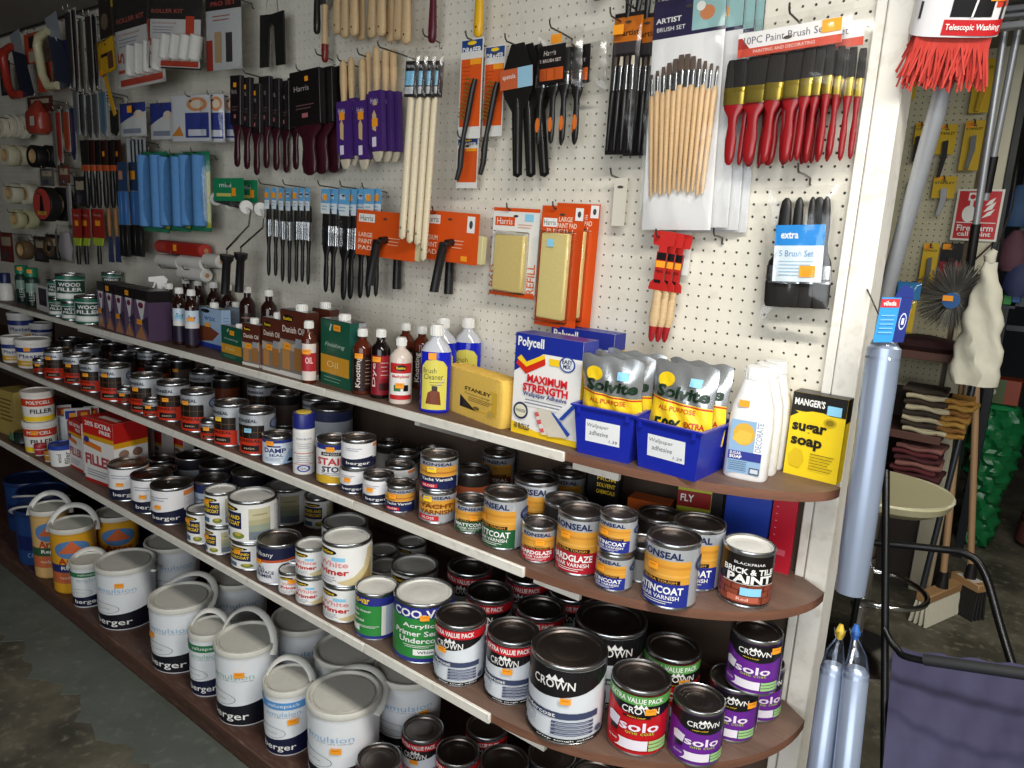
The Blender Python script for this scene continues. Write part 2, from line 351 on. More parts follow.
# tube light fittings on the ceiling above the two ceiling lamps
for k, (x, y, ln) in enumerate([(0.75, -0.95, 2.4), (0.45, 0.95, 1.2)]):
    t = thing('ceiling_tube_light', ['long white tube light fitting above the shop aisle', 'short white tube light fitting in the back room'][k], 'ceiling light', (x, y, CEIL), 0, 'tube light fittings')
    ob('housing', MB().box(-ln / 2, ln / 2, -.13 + .02 * k, .13 - .02 * k, -.030, -.0005, WHITE, .004), t)
    for s in (-1, 1): ob('end_cap', MB().box(s * (ln / 2 + .011) - .010, s * (ln / 2 + .011) + .010, -.13 + .02 * k, .13 - .02 * k, -.046, -.0005, WHITE, .003), t)
# ------------------------------------------------------------------ tins: artwork in degrees round the tin (0 = front) and 0..1 up the label
def P(h): return M(h, 0.34, 0, 'print', 0.03)
cW = P('#f2f1ee'); cK = P('#151316'); cNavy = P('#171f4d'); cRed = P('#c8202a'); cGold = P('#d79a3a'); cSil = M('#d2d6dc', 0.32, 0.55, 'silver_print', 0.03)
cGrey = P('#8d93a6'); cSlate = P('#4a5170'); cYel = P('#ffd428'); cGreen = P('#2f8a3e'); cBlue = P('#2b3f9e'); cLB = P('#8fb4dc'); cAmber = P('#b8722a')
def lines(u, v, w, n, dv, mat, hh=0.012):     # rows of small print
    return [('r', u - w / 2 + (k % 3) * w * 0.05, v - k * dv - hh / 2, u + w / 2 - ((k * 7) % 4) * w * 0.06, v - k * dv + hh / 2, mat) for k in range(n)]
def a_varnish(col, title, sub='CLEAR VARNISH', title_col=None, amber=False):
    c = P(col); tc = title_col or cW
    a = [('r', -180, 0, 180, 1, cSil), ('r', -78, 0, 62, .40, c), ('r', -78, .40, 62, .80, cGold), ('r', -78, .66, 62, .71, P('#c98a30')), ('r', -78, .52, 62, .56, P('#e0a94e')),
         ('t', 'RONSEAL', -8, .89, 100, .12, cNavy, .03), ('r', -52, .405, 40, .475, cK), ('t', 'ULTRA TOUGH', -6, .44, 78, .045, cGold),
         ('t', title, -8, .29, 112, .13, tc, .03), ('t', sub, -8, .165, 96, .075, cW)] + lines(-8, .095, 70, 2, .035, cW, .011)
    a += [('e', 98, .72, 24, .13, cNavy), ('e', 98, .72, 20, .105, cSlate), ('t', '10 YEAR', 98, .72, 30, .05, cSil)] + lines(104, .50, 44, 9, .045, cGrey, .012)
    return a
def a_yacht(title, col, low):
    return [('r', -180, 0, 180, 1, cSil), ('r', -78, .34, 66, .82, cGold), ('r', -78, .58, 66, .64, cAmber), ('r', -78, .44, 66, .50, P('#e2a850')), ('t', 'RONSEAL', -6, .91, 100, .11, cNavy, .03)] + \
        ([('r', -78, .0, 66, .46, cNavy), ('t', title, -6, .36, 104, .11, cW, .02), ('r', -60, .06, -4, .20, cRed), ('t', 'GLOSS', -32, .13, 40, .08, cW)] if low else
         [('t', title.split('/')[0], -6, .60, 110, .17, P('#7a4410'), .03), ('t', title.split('/')[1], -6, .38, 110, .17, P('#7a4410'), .03), ('r', -70, .06, 4, .24, cRed), ('t', 'GLOSS', -32, .15, 44, .09, cW)]) + \
        [('e', 104, .75, 22, .13, cNavy)] + lines(104, .5, 46, 8, .05, cGrey, .014)
def a_under(brand_band=cRed, word='undercoat', acc='#3d4766'):
    cv = [(-180, 1), (-180, .62)] + [(-75 + 15 * i, .60 + .0 * i) for i in range(3)] + [(-30, .605), (0, .63), (30, .68), (60, .76), (90, .86), (110, .96), (110, 1)]
    a = [('r', -180, 0, 180, 1, P('#dfe4ea'))]
    pr = [(-180, .64), (-60, .60), (-30, .605), (0, .63), (30, .68), (60, .76), (90, .86), (112, .99)]
    for (u0, v0), (u1, v1) in zip(pr[:-1], pr[1:]): a.append(('p', [(u0, v0), (u1, v1), (u1, 1), (u0, 1)], cK))
    if brand_band: a += [('r', -180, .84, 180, .985, brand_band), ('t', 'EXTRA VALUE PACK', -8, .915, 104, .085, cW, .03)]
    tv = .71 if brand_band else .80
    a += [('t', 'CROWN', -14, tv, 66, .12, cW, .01), ('p', [(-26, tv + .055), (-20, tv + .12), (-16, tv + .075), (-11, tv + .14), (-6, tv + .075), (-1, tv + .12), (3, tv + .055)], cW)]
    a += [('r', -95, .33, 60, .42, P(acc)), ('t', word, -38, .375, 62, .06, cW), ('r', -180, 0, 180, .055, cK), ('t', 'crisp tough white', 10, .028, 90, .028, cW), ('e', -58, .235, 20, .085, P('#c6ccd6'))]
    for k in range(4): a += [('r', -12, .265 - .052 * k, 52, .298 - .052 * k, cSlate), ('r', -6, .276 - .052 * k, 44, .286 - .052 * k, P('#aab2c4'))]
    a += [('r', 86, .08, 130, .42, P('#c6ccd6'))] + lines(108, .4, 36, 7, .045, cSlate, .014) + [('e', 62, .15, 7, .045, cSlate)]
    return a
def a_solo(col, band=None):
    a = [('r', -180, 0, 180, 1, P(col))]
    pr = [(-180, .60), (-60, .80), (-36, .70), (-10, .655), (20, .64), (50, .66), (75, .71), (180, .72)]
    for (u0, v0), (u1, v1) in zip(pr[:-1], pr[1:]): a.append(('p', [(u0, v0), (u1, v1), (u1, 1), (u0, 1)], cK))
    if band: a += [('r', -180, .84, 180, .99, band), ('t', 'EXTRA VALUE PACK', -4, .915, 112, .085, cW, .02)]
    tv = .765 if band else .85
    a += [('t', 'CROWN', 8, tv - .02, 74, .11, cW, .01), ('p', [(-6, tv + .03), (-1, tv + .09), (3, tv + .045), (8, tv + .105), (13, tv + .045), (17, tv + .09), (22, tv + .03)], cW)]
    a += [('r', -26, tv - .145, 28, tv - .115, cK), ('t', 'NON DRIP', 1, tv - .13, 34, .02, cYel), ('t', 'solo', 8, .475, 78, .16, P('#f0e4f4'), .02), ('t', 'one coat', 10, .37, 56, .05, P('#b8c94a'), .0)]
    a += [('p', [(-58, .42), (-34, .40), (-30, .56), (-50, .60), (-60, .56)], P('#e2dcea')), ('r', -52, .32, -34, .40, cK), ('r', -44, .08, 26, .25, P('#ece6f0')), ('e', -44, .18, 17, .105, P(col)), ('t', 'GLOSS', -44, .18, 22, .03, cW)]
    for k in range(3): a.append(('r', 28, .20 - .062 * k, 70, .25 - .062 * k, P('#9fce86')))
    return a + [('r', 86, .08, 128, .6, P('#e6e2ea'))] + lines(107, .55, 34, 9, .05, cSlate, .012)
def a_primer(title='White'):
    return [('r', -180, 0, 180, 1, cW), ('p', [(20, .0), (95, .0), (95, .95), (78, .90), (66, .45), (40, .22), (0, .08)], P('#d9c795')), ('p', [(46, .0), (95, 0), (95, .60), (80, .35)], P('#a98d55')),
            ('e', -34, .86, 34, .085, cK), ('t', 'Rustins', -34, .86, 50, .085, cYel, .02), ('r', -12, .64, 20, .74, BLUESTICK), ('t', title, -12, .555, 78, .15, P('#e89aa0'), .02),
            ('t', 'Primer', -14, .35, 86, .16, cRed, .03), ('t', 'For wood', -30, .20, 50, .05, cGrey)] + lines(-28, .13, 58, 2, .05, cGrey, .015) + [('r', 100, .05, 170, .9, P('#ecece8'))] + lines(135, .85, 56, 12, .06, cGrey, .016)
def a_combi():
    return [('r', -180, 0, 180, 1, cW), ('r', -76, .34, 8, .78, P('#1b2450')), ('e', -34, .87, 34, .07, cK), ('t', 'Rustins', -34, .87, 48, .07, cYel, .02),
            ('t', 'PRIMER AND', -34, .645, 76, .11, cYel, .03), ('t', 'UNDERCOAT', -34, .485, 76, .12, cYel, .03), ('r', -70, .08, -32, .24, P('#4d6f8c')), ('e', -2, .16, 17, .09, P('#7f8c3c')), ('e', -2, .20, 9, .05, P('#c2b04a')),
            ('r', 26, .06, 78, .90, P('#cfc7a2')), ('r', 26, .06, 78, .28, P('#77808c')), ('r', 26, .28, 78, .46, P('#9aa38e')), ('r', 26, .46, 78, .60, P('#b8b18c')), ('t', 'colours', 52, .74, 34, .05, P('#6b6540')),
            ('r', 92, .06, 165, .92, P('#e6e6e4'))] + lines(128, .86, 60, 12, .06, cGrey, .016)
def a_coovar(big):
    a = [('r', -180, 0, 180, 1, cGreen), ('r', -180, .80, 180, 1, P('#2a2f86')), ('r', -180, 0, 180, .07, P('#2a2f86'))]
    if big: a += [('t', 'COO-VAR', -4, .89, 120, .15, cW, .03), ('t', 'Acrylic', -10, .66, 62, .10, cW, .02), ('t', 'Primer Sealer', -4, .53, 110, .10, cW, .02), ('t', 'Undercoat', -4, .40, 88, .10, cW, .02), ('r', -18, .13, 28, .24, cW), ('t', 'White', 5, .185, 30, .05, cK)]
    else: a += [('r', 28, .07, 120, .80, P('#e7e4dc')), ('r', 40, .07, 62, .80, P('#b9c4da')), ('r', 76, .07, 96, .60, P('#c9b691')), ('t', 'coo-var', -36, .90, 62, .12, cYel, .02), ('t', 'Acrylic Primer', -34, .66, 70, .07, cW, .02), ('t', 'Sealer', -52, .55, 34, .07, cW, .02), ('t', 'Undercoat', -44, .44, 50, .07, cW, .02), ('r', -66, .16, -34, .30, cW)]
    return a + lines(-8, .31, 60, 2, .03, cW, .01)
def a_damp(): return [('r', -180, 0, 180, 1, P('#dce6f2')), ('r', -180, .87, 180, 1, P('#2c3a86')), ('p', [(10, 0), (70, 0), (74, .45), (40, .62)], P('#a9c4e4')), ('t', 'DAMP', -16, .56, 82, .20, P('#24306e'), .03), ('t', 'SEAL', -10, .36, 52, .11, P('#24306e'), .02), ('r', -44, .70, 6, .76, P('#24306e')), ('p', [(28, .10), (52, .04), (60, .14), (38, .24)], cK)] + lines(-20, .24, 70, 3, .05, cGrey, .014)
def a_stain(): return [('r', -180, 0, 180, 1, P('#f0ede8')), ('r', -180, .88, 180, 1, P('#2c3a86')), ('p', [(-90, 0), (90, 0), (90, .18), (30, .14), (-30, .22), (-90, .16)], P('#d8ae2c')), ('p', [(34, .02), (70, .0), (76, .26), (50, .20)], cK), ('r', -46, .72, 20, .81, cK), ('t', 'ONE COAT', -13, .765, 52, .05, cW), ('t', 'STAIN', -10, .57, 104, .19, P('#c8404a'), .03), ('t', 'STOP', -8, .37, 70, .15, P('#22264e'), .03)] + lines(-10, .27, 70, 2, .04, cGrey, .014)
def a_metal(): return [('r', -180, 0, 180, 1, P('#f0eff0')), ('r', -180, 0, 180, .34, P('#1c1f3a')), ('p', [(-60, .30), (60, .22), (60, .48), (10, .40)], P('#1c1f3a')), ('t', 'berger', -10, .16, 84, .16, cW, .01), ('r', 44, .38, 118, .93, P('#e2e0e2')), ('r', 44, .82, 118, .97, P('#e08a4a'))] + lines(80, .76, 56, 7, .055, cGrey, .014) + lines(-26, .80, 56, 2, .08, cGrey, .02)
def a_berger(band=None, word='emulsion', wc='#9cc0de', foot='#13141f'):
    fd = P(foot); lo = P('#e9ecef'); a = [('r', -180, 0, 180, 1, lo)]
    pr = [(-180, .24), (-70, .25), (-30, .27), (10, .31), (50, .36), (110, .39), (180, .39)]
    for (u0, v0), (u1, v1) in zip(pr[:-1], pr[1:]): a.append(('p', [(u0, 0), (u1, 0), (u1, v1), (u0, v0)], fd))
    a += [('e', -44, .40, 42, .105, P('#7f8a94')), ('e', -44, .40, 40.6, .098, P('#e2e5e6')), ('t', 'brilliant white', -46, .40, 46, .035, P('#9aa2aa'), 0),
          ('t', 'berger', -22, .125, 88, .15, cW, .008), ('t', word, -10, .76, 84, .085, P(wc), 0), ('t', 'for walls and ceilings', -6, .695, 74, .024, P('#8a9cb4'), 0)]
    if band: a += [('r', -180, .84, 180, .97, P(band)), ('t', 'valuepack', -8, .905, 78, .075, cW, .0)]
    return a
def a_tub(title, col, low, lid_word=None): return [('r', -180, 0, 180, 1, P('#e9e6e0')), ('r', -180, .66, 180, .86, P(col)), ('t', title, -6, .50, 100, .15, P(col), .02), ('r', -80, .06, 80, .30, P(low)), ('t', 'READY MIXED', -6, .18, 80, .07, cW)] + lines(-6, .40, 70, 2, .05, cGrey, .014)
def a_fill(): return [('r', -180, 0, 180, 1, P('#ece8e2')), ('r', -90, .62, 90, .93, P('#d2401e')), ('t', 'POLYCELL', -6, .78, 90, .14, cW, .03), ('t', 'FILLER', 4, .42, 84, .18, P('#2c3138'), .03), ('r', -90, .0, 90, .20, cYel)]
def a_artex(col): return [('r', -180, 0, 180, 1, P(col)), ('r', -84, .16, 84, .36, P('#c96a40')), ('r', -84, .36, 84, .50, P('#26306a') if col == '#e0a427' else P('#2f5a38')), ('e', -10, .76, 48, .16, P('#5a86b8')), ('p', [(-46, .70), (-10, .92), (24, .70)], P('#d86a3c')), ('t', 'Artex', -8, .56, 80, .12, P('#b83424'), .03), ('t', 'Repair', -8, .43, 66, .08, cW, .02), ('t', 'ready mixed', -8, .26, 76, .06, P('#f0dcc0'), .0)]
def a_woodfill(): return [('r', -180, 0, 180, 1, P('#d6dcd8')), ('r', -180, .86, 180, 1, P('#1d6a54')), ('r', -70, .30, 70, .82, P('#124438')), ('t', 'WOOD', -6, .66, 90, .16, cW, .03), ('t', 'FILLER', -6, .46, 104, .15, cW, .03), ('r', -56, .12, 40, .26, P('#eef0ec')), ('r', -180, 0, 180, .07, P('#1d6a54'))]
def a_redtin():
    a = [('r', -180, 0, 180, 1, cSil), ('r', -86, .40, 30, .74, P('#1d1512')), ('r', -86, .0, 34, .40, P('#d2361c'))]
    for k in range(4): a.append(('r', -70 + 26 * k, .42, -68 + 26 * k, .72, P('#6e4a2a')))
    a += [('r', -86, .56, 30, .575, P('#6e4a2a')), ('t', 'RONSEAL', -24, .34, 84, .08, P('#3a1008'), .02), ('r', -50, .07, 12, .22, cK), ('t', 'satin', -20, .145, 36, .06, P('#c8b090')), ('e', 72, .76, 24, .14, P('#2a3350')), ('e', 72, .76, 19, .11, P('#6d7892')), ('t', 'RONSEAL', -28, .86, 70, .09, P('#2a2f44'), .02)]
    return a
def a_navy(): return [('r', -180, 0, 180, 1, P('#e9e9ec')), ('r', -180, .62, 180, 1, P('#1d2242')), ('p', [(-90, .54), (90, .66), (90, .72), (-90, .62)], P('#c85a2e')), ('t', 'Albany', -40, .80, 60, .16, cW, .0), ('t', 'ALL', -46, .42, 26, .09, cNavy, .02), ('t', 'SURFACE', -36, .31, 56, .09, cNavy, .02), ('t', 'PRIMER', -38, .20, 50, .09, cNavy, .02)]
def a_brick(): return [('r', -180, 0, 180, 1, P('#16110f')), ('r', -180, .03, 180, .42, P('#8e4632'))] + [('r', -180, .03 + .13 * k, 180, .042 + .13 * k, P('#4a2018')) for k in range(1, 3)] + [('r', -70 + 35 * k + 17 * (j % 2), .03 + .13 * j, -68 + 35 * k + 17 * (j % 2), .16 + .13 * j, P('#4a2018')) for j in range(3) for k in range(5)] + [('t', 'BLACKFRIAR', 0, .86, 66, .05, cW, 0), ('t', 'BRICK & TILE', 0, .71, 112, .12, cW, .03), ('t', 'PAINT', 4, .55, 100, .17, cW, .04), ('r', -56, .445, 60, .455, cW), ('r', -40, .08, 26, .20, P('#b8604a')), ('t', 'Red', -8, .14, 24, .06, P('#f0c8b8')), ('r', -14, .22, 30, .38, BLUESTICK)]
def a_plain(col, top='#2b2724', word=None): return [('r', -180, 0, 180, 1, P(col)), ('r', -180, .72, 180, 1, P(top))] + ([('t', word, -10, .5, 90, .12, P(top), .02)] if word else [])
TINS = {   # kind: radius, height, artwork, lid
 'sat250': (.038, .078, lambda: a_varnish('#23308a', 'SATINCOAT'), 'tin'), 'sat1000': (.053, .132, lambda: a_varnish('#23308a', 'SATINCOAT'), 'tin'),
 'matt250': (.038, .078, lambda: a_varnish('#1c5c34', 'MATTCOAT'), 'tin'), 'matt1000': (.050, .122, lambda: a_varnish('#1c5c34', 'MATTCOAT'), 'tin'),
 'hard250': (.038, .082, lambda: a_varnish('#b41e2c', 'HARDGLAZE'), 'tin'), 'hard1000': (.050, .130, lambda: a_varnish('#b41e2c', 'HARDGLAZE'), 'tin'),
 'amber1000': (.053, .132, lambda: a_varnish('#2a1c14', 'WOODSTAIN', 'SATIN FINISH'), 'tin'), 'amber750': (.046, .100, lambda: a_varnish('#7c3a18', 'RONSEAL', 'WOOD'), 'tin'),
 'yacht': (.046, .082, lambda: a_yacht('Yacht Varnish', 0, True), 'tin'), 'yacht_s': (.038, .070, lambda: a_yacht('Yacht Varnish', 0, True), 'tin'), 'yachtw': (.0455, .082, lambda: a_yacht('YACHT/VARNISH', 0, False), 'tin'),
 'under1250': (.0570, .146, lambda: a_under(cRed), 'tin'), 'under2500': (.079, .170, lambda: a_under(None), 'tin'), 'gloss1250': (.0570, .146, lambda: a_under(cRed, 'gloss', '#b8306a'), 'tin'),
 'solo_red': (.0585, .142, lambda: a_solo('#c4141e', P('#5aa04e')), 'tin'), 'solo750': (.0505, .118, lambda: a_solo('#6a2492'), 'tin'),
 'primer_s': (.034, .066, a_primer, 'white'), 'primer_m': (.043, .080, a_primer, 'white'), 'primer_l': (.063, .115, a_primer, 'white'), 'primer_l2': (.060, .098, a_primer, 'white'),
 'combi_m': (.047, .105, a_combi, 'white'), 'combi_s': (.047, .090, a_combi, 'white'), 'combi_l': (.068, .125, a_combi, 'white'), 'combi_l2': (.063, .085, a_combi, 'white'),
 'coovar_m': (.0525, .122, lambda: a_coovar(False), 'white'), 'coovar_l': (.0720, .150, lambda: a_coovar(True), 'white'),
 'damp': (.046, .085, a_damp, 'tin'), 'stain': (.050, .122, a_stain, 'tin'), 'metal_s': (.040, .072, a_metal, 'tin'), 'metal_m': (.045, .078, a_metal, 'tin'), 'metal_l': (.066, .125, a_metal, 'tin'),
 'red250': (.031, .062, a_redtin, 'tin'), 'red750': (.0505, .120, a_redtin, 'tin'), 'red1000': (.053, .132, a_redtin, 'tin'),
 'navy': (.062, .118, a_navy, 'tin'), 'brick': (.0505, .116, a_brick, 'white'),
 'wf_s': (.040, .080, a_woodfill, 'tin'), 'wf_l': (.056, .115, a_woodfill, 'tin'),
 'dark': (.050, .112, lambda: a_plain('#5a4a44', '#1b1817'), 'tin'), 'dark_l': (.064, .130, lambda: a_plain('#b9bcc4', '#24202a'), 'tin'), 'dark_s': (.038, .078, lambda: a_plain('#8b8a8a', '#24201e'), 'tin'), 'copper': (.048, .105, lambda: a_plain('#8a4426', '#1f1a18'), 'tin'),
 'greyblue': (.066, .125, lambda: a_plain('#cfd6de', '#39406a'), 'tin'), 'dark_blue': (.060, .120, lambda: a_plain('#a8b4c4', '#1f2c55', 'berger'), 'tin'),
}
def tin_meshes(kind):
    r, h, art, lid = TINS[kind]; n = 30
    bd = MB(); bd.lathe([(r * .955, 0), (r * .99, .0006), (r, .002), (r, .0038), (r * .982, .0055), (r * .982, h - .0085), (r * .99, h - .0075), (r, h - .0062), (r, h - .0022), (r * .985, h - .0006), (r * .955, h), (r * .925, h - .0012), (r * .915, h - .007)], TIN, n, (True, False))
    lm = TIN_DK if lid == 'tin' else M('#dedcd6', 0.42, 0, 'lid_enamel')
    ld = MB(); ld.lathe([(r * .914, h - .0075), (r * .90, h - .0040), (r * .87, h - .0030), (r * .83, h - .0036), (r * .80, h - .0072), (r * .55, h - .0076), (r * .52, h - .0070), (r * .15, h - .0070)], lm, n, (True, True))
    lb = MB(); lb.wrap(art(), r * .986, h - .0155, .0060)
    return bd.mesh('body'), ld.mesh('lid'), lb.mesh('label')
def sticker_mesh(r, u, z, w, hh, mat):
    d = math.degrees(w / r) / 2; s = MB(); s.wrap([('r', u - d, 0, u + d, 1, mat), ('r', u - d * .7, .55, u + d * .6, .75, M('#e08812', .6, 0, 'sticker_print') if mat is ORANGE else cGrey)], r * .986 + .0052, hh, z - hh / 2); return s.mesh('price_sticker')
FACE = {'n': 0}
def cam_angle(x, y): return math.atan2(x - CAM.x, -(CAM.y - y)) * -1      # rotation so that local -y points to the camera
def build_tin(kind, x, y, z, rot, label, group=None, stick=None, cat='paint tin'):
    r, h = TINS[kind][:2]; b, l, a = cached(('tin', kind), lambda: tin_meshes(kind))
    t = thing('paint_tin', label, cat, (x, y, z), cam_angle(x, y) + R(rot), group)
    ob('body', b, t); ob('lid', l, t); ob('label', a, t)
    if stick:
        u, v, mat = stick; k = ('st', kind, u, v, mat.name)
        ob('price_sticker', cached(k, lambda: sticker_mesh(r, u, .006 + v * (h - .0155), .021 if r > .04 else .017, .013 if r > .04 else .011, mat)), t)
    return t
# queue of round things on one level, nudged apart before building
QUEUE = []
def put(kind, mode, px, py, z, rot=0.0, label='', group=None, stick='auto', stack=None, dims=None, build=None, fixed=False):
    r, h = dims or TINS[kind][:2]
    if mode == 'b':
        p = atz(px, py, z); d = Vector((p.x - CAM.x, p.y - CAM.y, 0)).normalized(); c = p + d * r
    elif mode == 'w': c = Vector((px, py, z))
    else: c = atz(px, py, z + h)
    q = dict(kind=kind, x=c.x, y=c.y, z=z, r=r, h=h, rot=rot, label=label, group=group, stick=stick, build=build, base=None, fixed=fixed); QUEUE.append(q)
    return q
def over(q, kind, rot=0.0, label='', group=None, stick='auto', dx=0.0, dy=0.0):
    r, h = TINS[kind][:2]; s = dict(kind=kind, x=0, y=0, z=q['z'] + q['h'] + .0004, r=r, h=h, rot=rot, label=label, group=group, stick=stick, build=None, base=q, dx=dx, dy=dy, fixed=False); QUEUE.append(s)
    return s
def flush(yfront, fixed=(), front_line=None):
    global QUEUE
    low = [q for q in QUEUE if q['base'] is None]
    for it in range(400):
        moved = 0
        for i, a in enumerate(low):
            for c in low[i + 1:]:
                if abs(a['z'] - c['z']) > 0.02: continue
                dx, dy = c['x'] - a['x'], c['y'] - a['y']; d = math.hypot(dx, dy) or 1e-4; g = a['r'] + c['r'] + .0012 - d
                if g > 0:
                    wa, wc = (0.5, 0.5)
                    if a['fixed']: wa, wc = 0.0, 1.0
                    elif c['fixed']: wa, wc = 1.0, 0.0
                    a['x'] -= dx / d * g * wa; a['y'] -= dy / d * g * wa; c['x'] += dx / d * g * wc; c['y'] += dy / d * g * wc; moved = max(moved, g)
            for (x0, x1, y0, y1) in (() if a['fixed'] else fixed):                 # keep clear of boxes
                nx, ny = min(max(a['x'], x0), x1), min(max(a['y'], y0), y1); dx, dy = a['x'] - nx, a['y'] - ny; d = math.hypot(dx, dy)
                if d < a['r'] + .001:
                    if d < 1e-5: a['y'] = y0 - a['r'] - .001 if a['y'] < (y0 + y1) / 2 else y1 + a['r'] + .001
                    else: g = a['r'] + .001 - d; a['x'] += dx / d * g; a['y'] += dy / d * g
            a['y'] = min(a['y'], PEG - .004 - a['r']); a['y'] = max(a['y'], yfront + a['r'] + .004)
        if moved < 1e-4: break
    for q in QUEUE:
        if q['base'] is not None: q['x'] = q['base']['x'] + q['dx']; q['y'] = q['base']['y'] + q['dy']
        st = q['stick']
        if st == 'auto': st = (rnd.choice([-38, -30, -20, -8]), rnd.choice([.62, .68, .74]), ORANGE)
        if q['build']: q['build'](q)
        else: build_tin(q['kind'], q['x'], q['y'], q['z'], q['rot'], q['label'], q['group'], st)
    QUEUE = []

# ------------------------------------------------------------------ middle shelf
Z = S2
G = 'red and silver woodcare tins'
reds = [('red750', 58, 380, 3), ('red750', 79, 385, 0), ('red750', 96, 393, -4), ('red1000', 117, 402, 2), ('red1000', 147, 415, -3), ('red1000', 172, 422, 4), ('red1000', 199, 433, 0), ('red1000', 232, 447, -6), ('red1000', 258, 456, 3)]
for k, (kd, px, py, rt) in enumerate(reds):
    put(kd, 'b', px, py, Z, rt - 12, 'silver and red woodcare tin, %s from the left along the front of the middle shelf' % ORD[k], G, stick=(-30 + 5 * (k % 3), [.80, .70, .62][k % 3], [ORANGE, ORANGE, ORANGE, ORANGE, ORANGE, ORANGE, ORANGE, YSTICK, BLUESTICK][k]))
for k, (px, py) in enumerate([(42, 374), (127, 405), (152, 418), (211, 441)]):
    put('red250', 'b', px, py, Z, 0, 'tiny silver and red tin tucked between larger ones, %s from the left' % ORD[k], 'tiny red tins', stick=(-24, .72, ORANGE))
back = [(70, 338), (88, 345), (110, 341), (128, 352), (150, 350), (168, 362), (188, 358), (206, 369), (226, 377), (150, 335), (180, 343), (205, 350), (238, 365), (262, 383)]
for k, (px, py) in enumerate(back):
    put(['dark', 'red750', 'copper'][k % 3], 't', px, py, Z, 0, 'dark tin in shadow behind the red tins, %s of the rear ones from the left' % ORD[k], 'shadowed tins behind the red ones', stick=None if k % 3 else (-20, .7, ORANGE))
put('damp', 'b', 279, 466, Z, 0, 'white damp seal tin with navy lettering beside the aerosol', stick=(-30, .88, ORANGE))
def aerosol(q):
    t = thing('aerosol_can', 'tall white aerosol can with navy cap and yellow top', 'aerosol', (q['x'], q['y'], q['z']), cam_angle(q['x'], q['y']))
    r = q['r']; b = MB(); b.lathe([(r * .94, 0), (r, .002), (r, .118), (r * .97, .126), (r * .90, .130)], P('#e6e4e0'), 30); ob('body', b, t)
    c = MB(); c.lathe([(r * .88, .1302), (r * .99, .1304), (r * .99, .168), (r * .94, .172)], P('#232a78'), 30); c.lathe([(r * .70, .172), (r * .70, .1745), (r * .6, .1755)], P('#d8b93c'), 20); ob('cap', c, t)
    a = MB(); a.wrap([('t', 'STAIN BLOCK', 0, .86, 88, .045, cSlate)] + lines(0, .74, 80, 3, .05, cGrey) + [('r', -60, .50, 60, .515, cRed)] + lines(-4, .44, 80, 4, .05, cGrey) + [('r', -60, .24, 60, .25, cRed), ('e', -2, .14, 34, .09, P('#3b4a9a')), ('e', -2, .14, 24, .06, P('#d8d8e0')), ('t', 'SEAL', -2, .14, 30, .05, cNavy)], r, .116, .003); ob('label', a, t)
put('', 'b', 304, 475, Z, dims=(.030, .176), build=aerosol)
put('greyblue', 't', 332, 405, Z, 0, 'large pale grey tin with dark blue rim behind the stain stop tin', stick=None)
put('stain', 'b', 335, 486, Z, 0, 'white stain stop tin with red lettering and yellow foot', stick=(-14, .90, ORANGE))
q = put('metal_s', 'b', 355, 495, Z, -4, 'small white and navy tin at the bottom of a two-tin stack', stick=(-24, .62, ORANGE)); over(q, 'metal_m', 8, 'white and navy tin balanced on a smaller tin beside the stain stop', stick=None, dx=.012)
put('metal_s', 'b', 377, 506, Z, 0, 'small white and navy tin standing alone left of the small yacht varnish', stick=(-30, .62, ORANGE))
put('yacht_s', 'b', 400, 514, Z, 0, 'small yacht varnish tin left of the taller varnish stack', stick=(-28, .72, ORANGE))
q = put('yachtw', 'b', 437, 525, Z, 0, 'gold yacht varnish tin under another in the stack', stick=(-30, .88, YSTICK)); over(q, 'yacht', 0, 'gold and navy yacht varnish tin on top of the stack', stick=(-20, .74, YSTICK))
put('matt250', 'b', 470, 535, Z, 4, 'small green-banded matt varnish tin', stick=(6, .58, ORANGE))
put('matt1000', 'b', 503, 551, Z, -32, 'large green-banded matt varnish tin', stick=(-30, .60, ORANGE))
put('hard250', 'b', 539, 563, Z, 0, 'small red-banded hardglaze varnish tin', stick=(4, .66, ORANGE))
put('hard1000', 'b', 577, 577, Z, -14, 'large red-banded hardglaze varnish tin', stick=(-20, .72, ORANGE))
q = put('sat250', 'b', 617, 591, Z, -24, 'small blue-banded satin varnish tin under its twin', stick=(-16, .66, ORANGE)); over(q, 'sat250', -20, 'small blue-banded satin varnish tin stacked on top of its twin', stick=(-18, .64, ORANGE))
put('sat1000', 'b', 669, 608, Z, -18, 'large blue-banded satin varnish tin at the front of the rounded shelf end', stick=(-18, .68, ORANGE))
put('brick', 'b', 738, 607, Z, 6, 'black and brick-red masonry paint tin with white lid at the shelf tip', stick=None)
# second row
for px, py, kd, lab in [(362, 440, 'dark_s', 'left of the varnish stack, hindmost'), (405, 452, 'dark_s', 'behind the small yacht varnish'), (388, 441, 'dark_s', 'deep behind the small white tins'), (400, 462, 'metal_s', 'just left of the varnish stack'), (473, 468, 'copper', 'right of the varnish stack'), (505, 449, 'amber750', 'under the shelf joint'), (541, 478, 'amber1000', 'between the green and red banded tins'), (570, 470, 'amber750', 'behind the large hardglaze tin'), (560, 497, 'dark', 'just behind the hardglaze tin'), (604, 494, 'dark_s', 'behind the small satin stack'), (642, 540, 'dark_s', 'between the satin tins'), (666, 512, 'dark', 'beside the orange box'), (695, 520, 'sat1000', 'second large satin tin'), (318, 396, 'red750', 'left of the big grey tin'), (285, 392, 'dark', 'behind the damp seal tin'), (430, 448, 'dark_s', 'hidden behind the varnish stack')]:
    put(kd, 't', px, py, Z, -10, 'dark-lidded tin in the rear row, ' + lab, 'rear row of the middle shelf', stick=(-20, .6, ORANGE) if kd.startswith('amber') or kd == 'sat1000' else None)
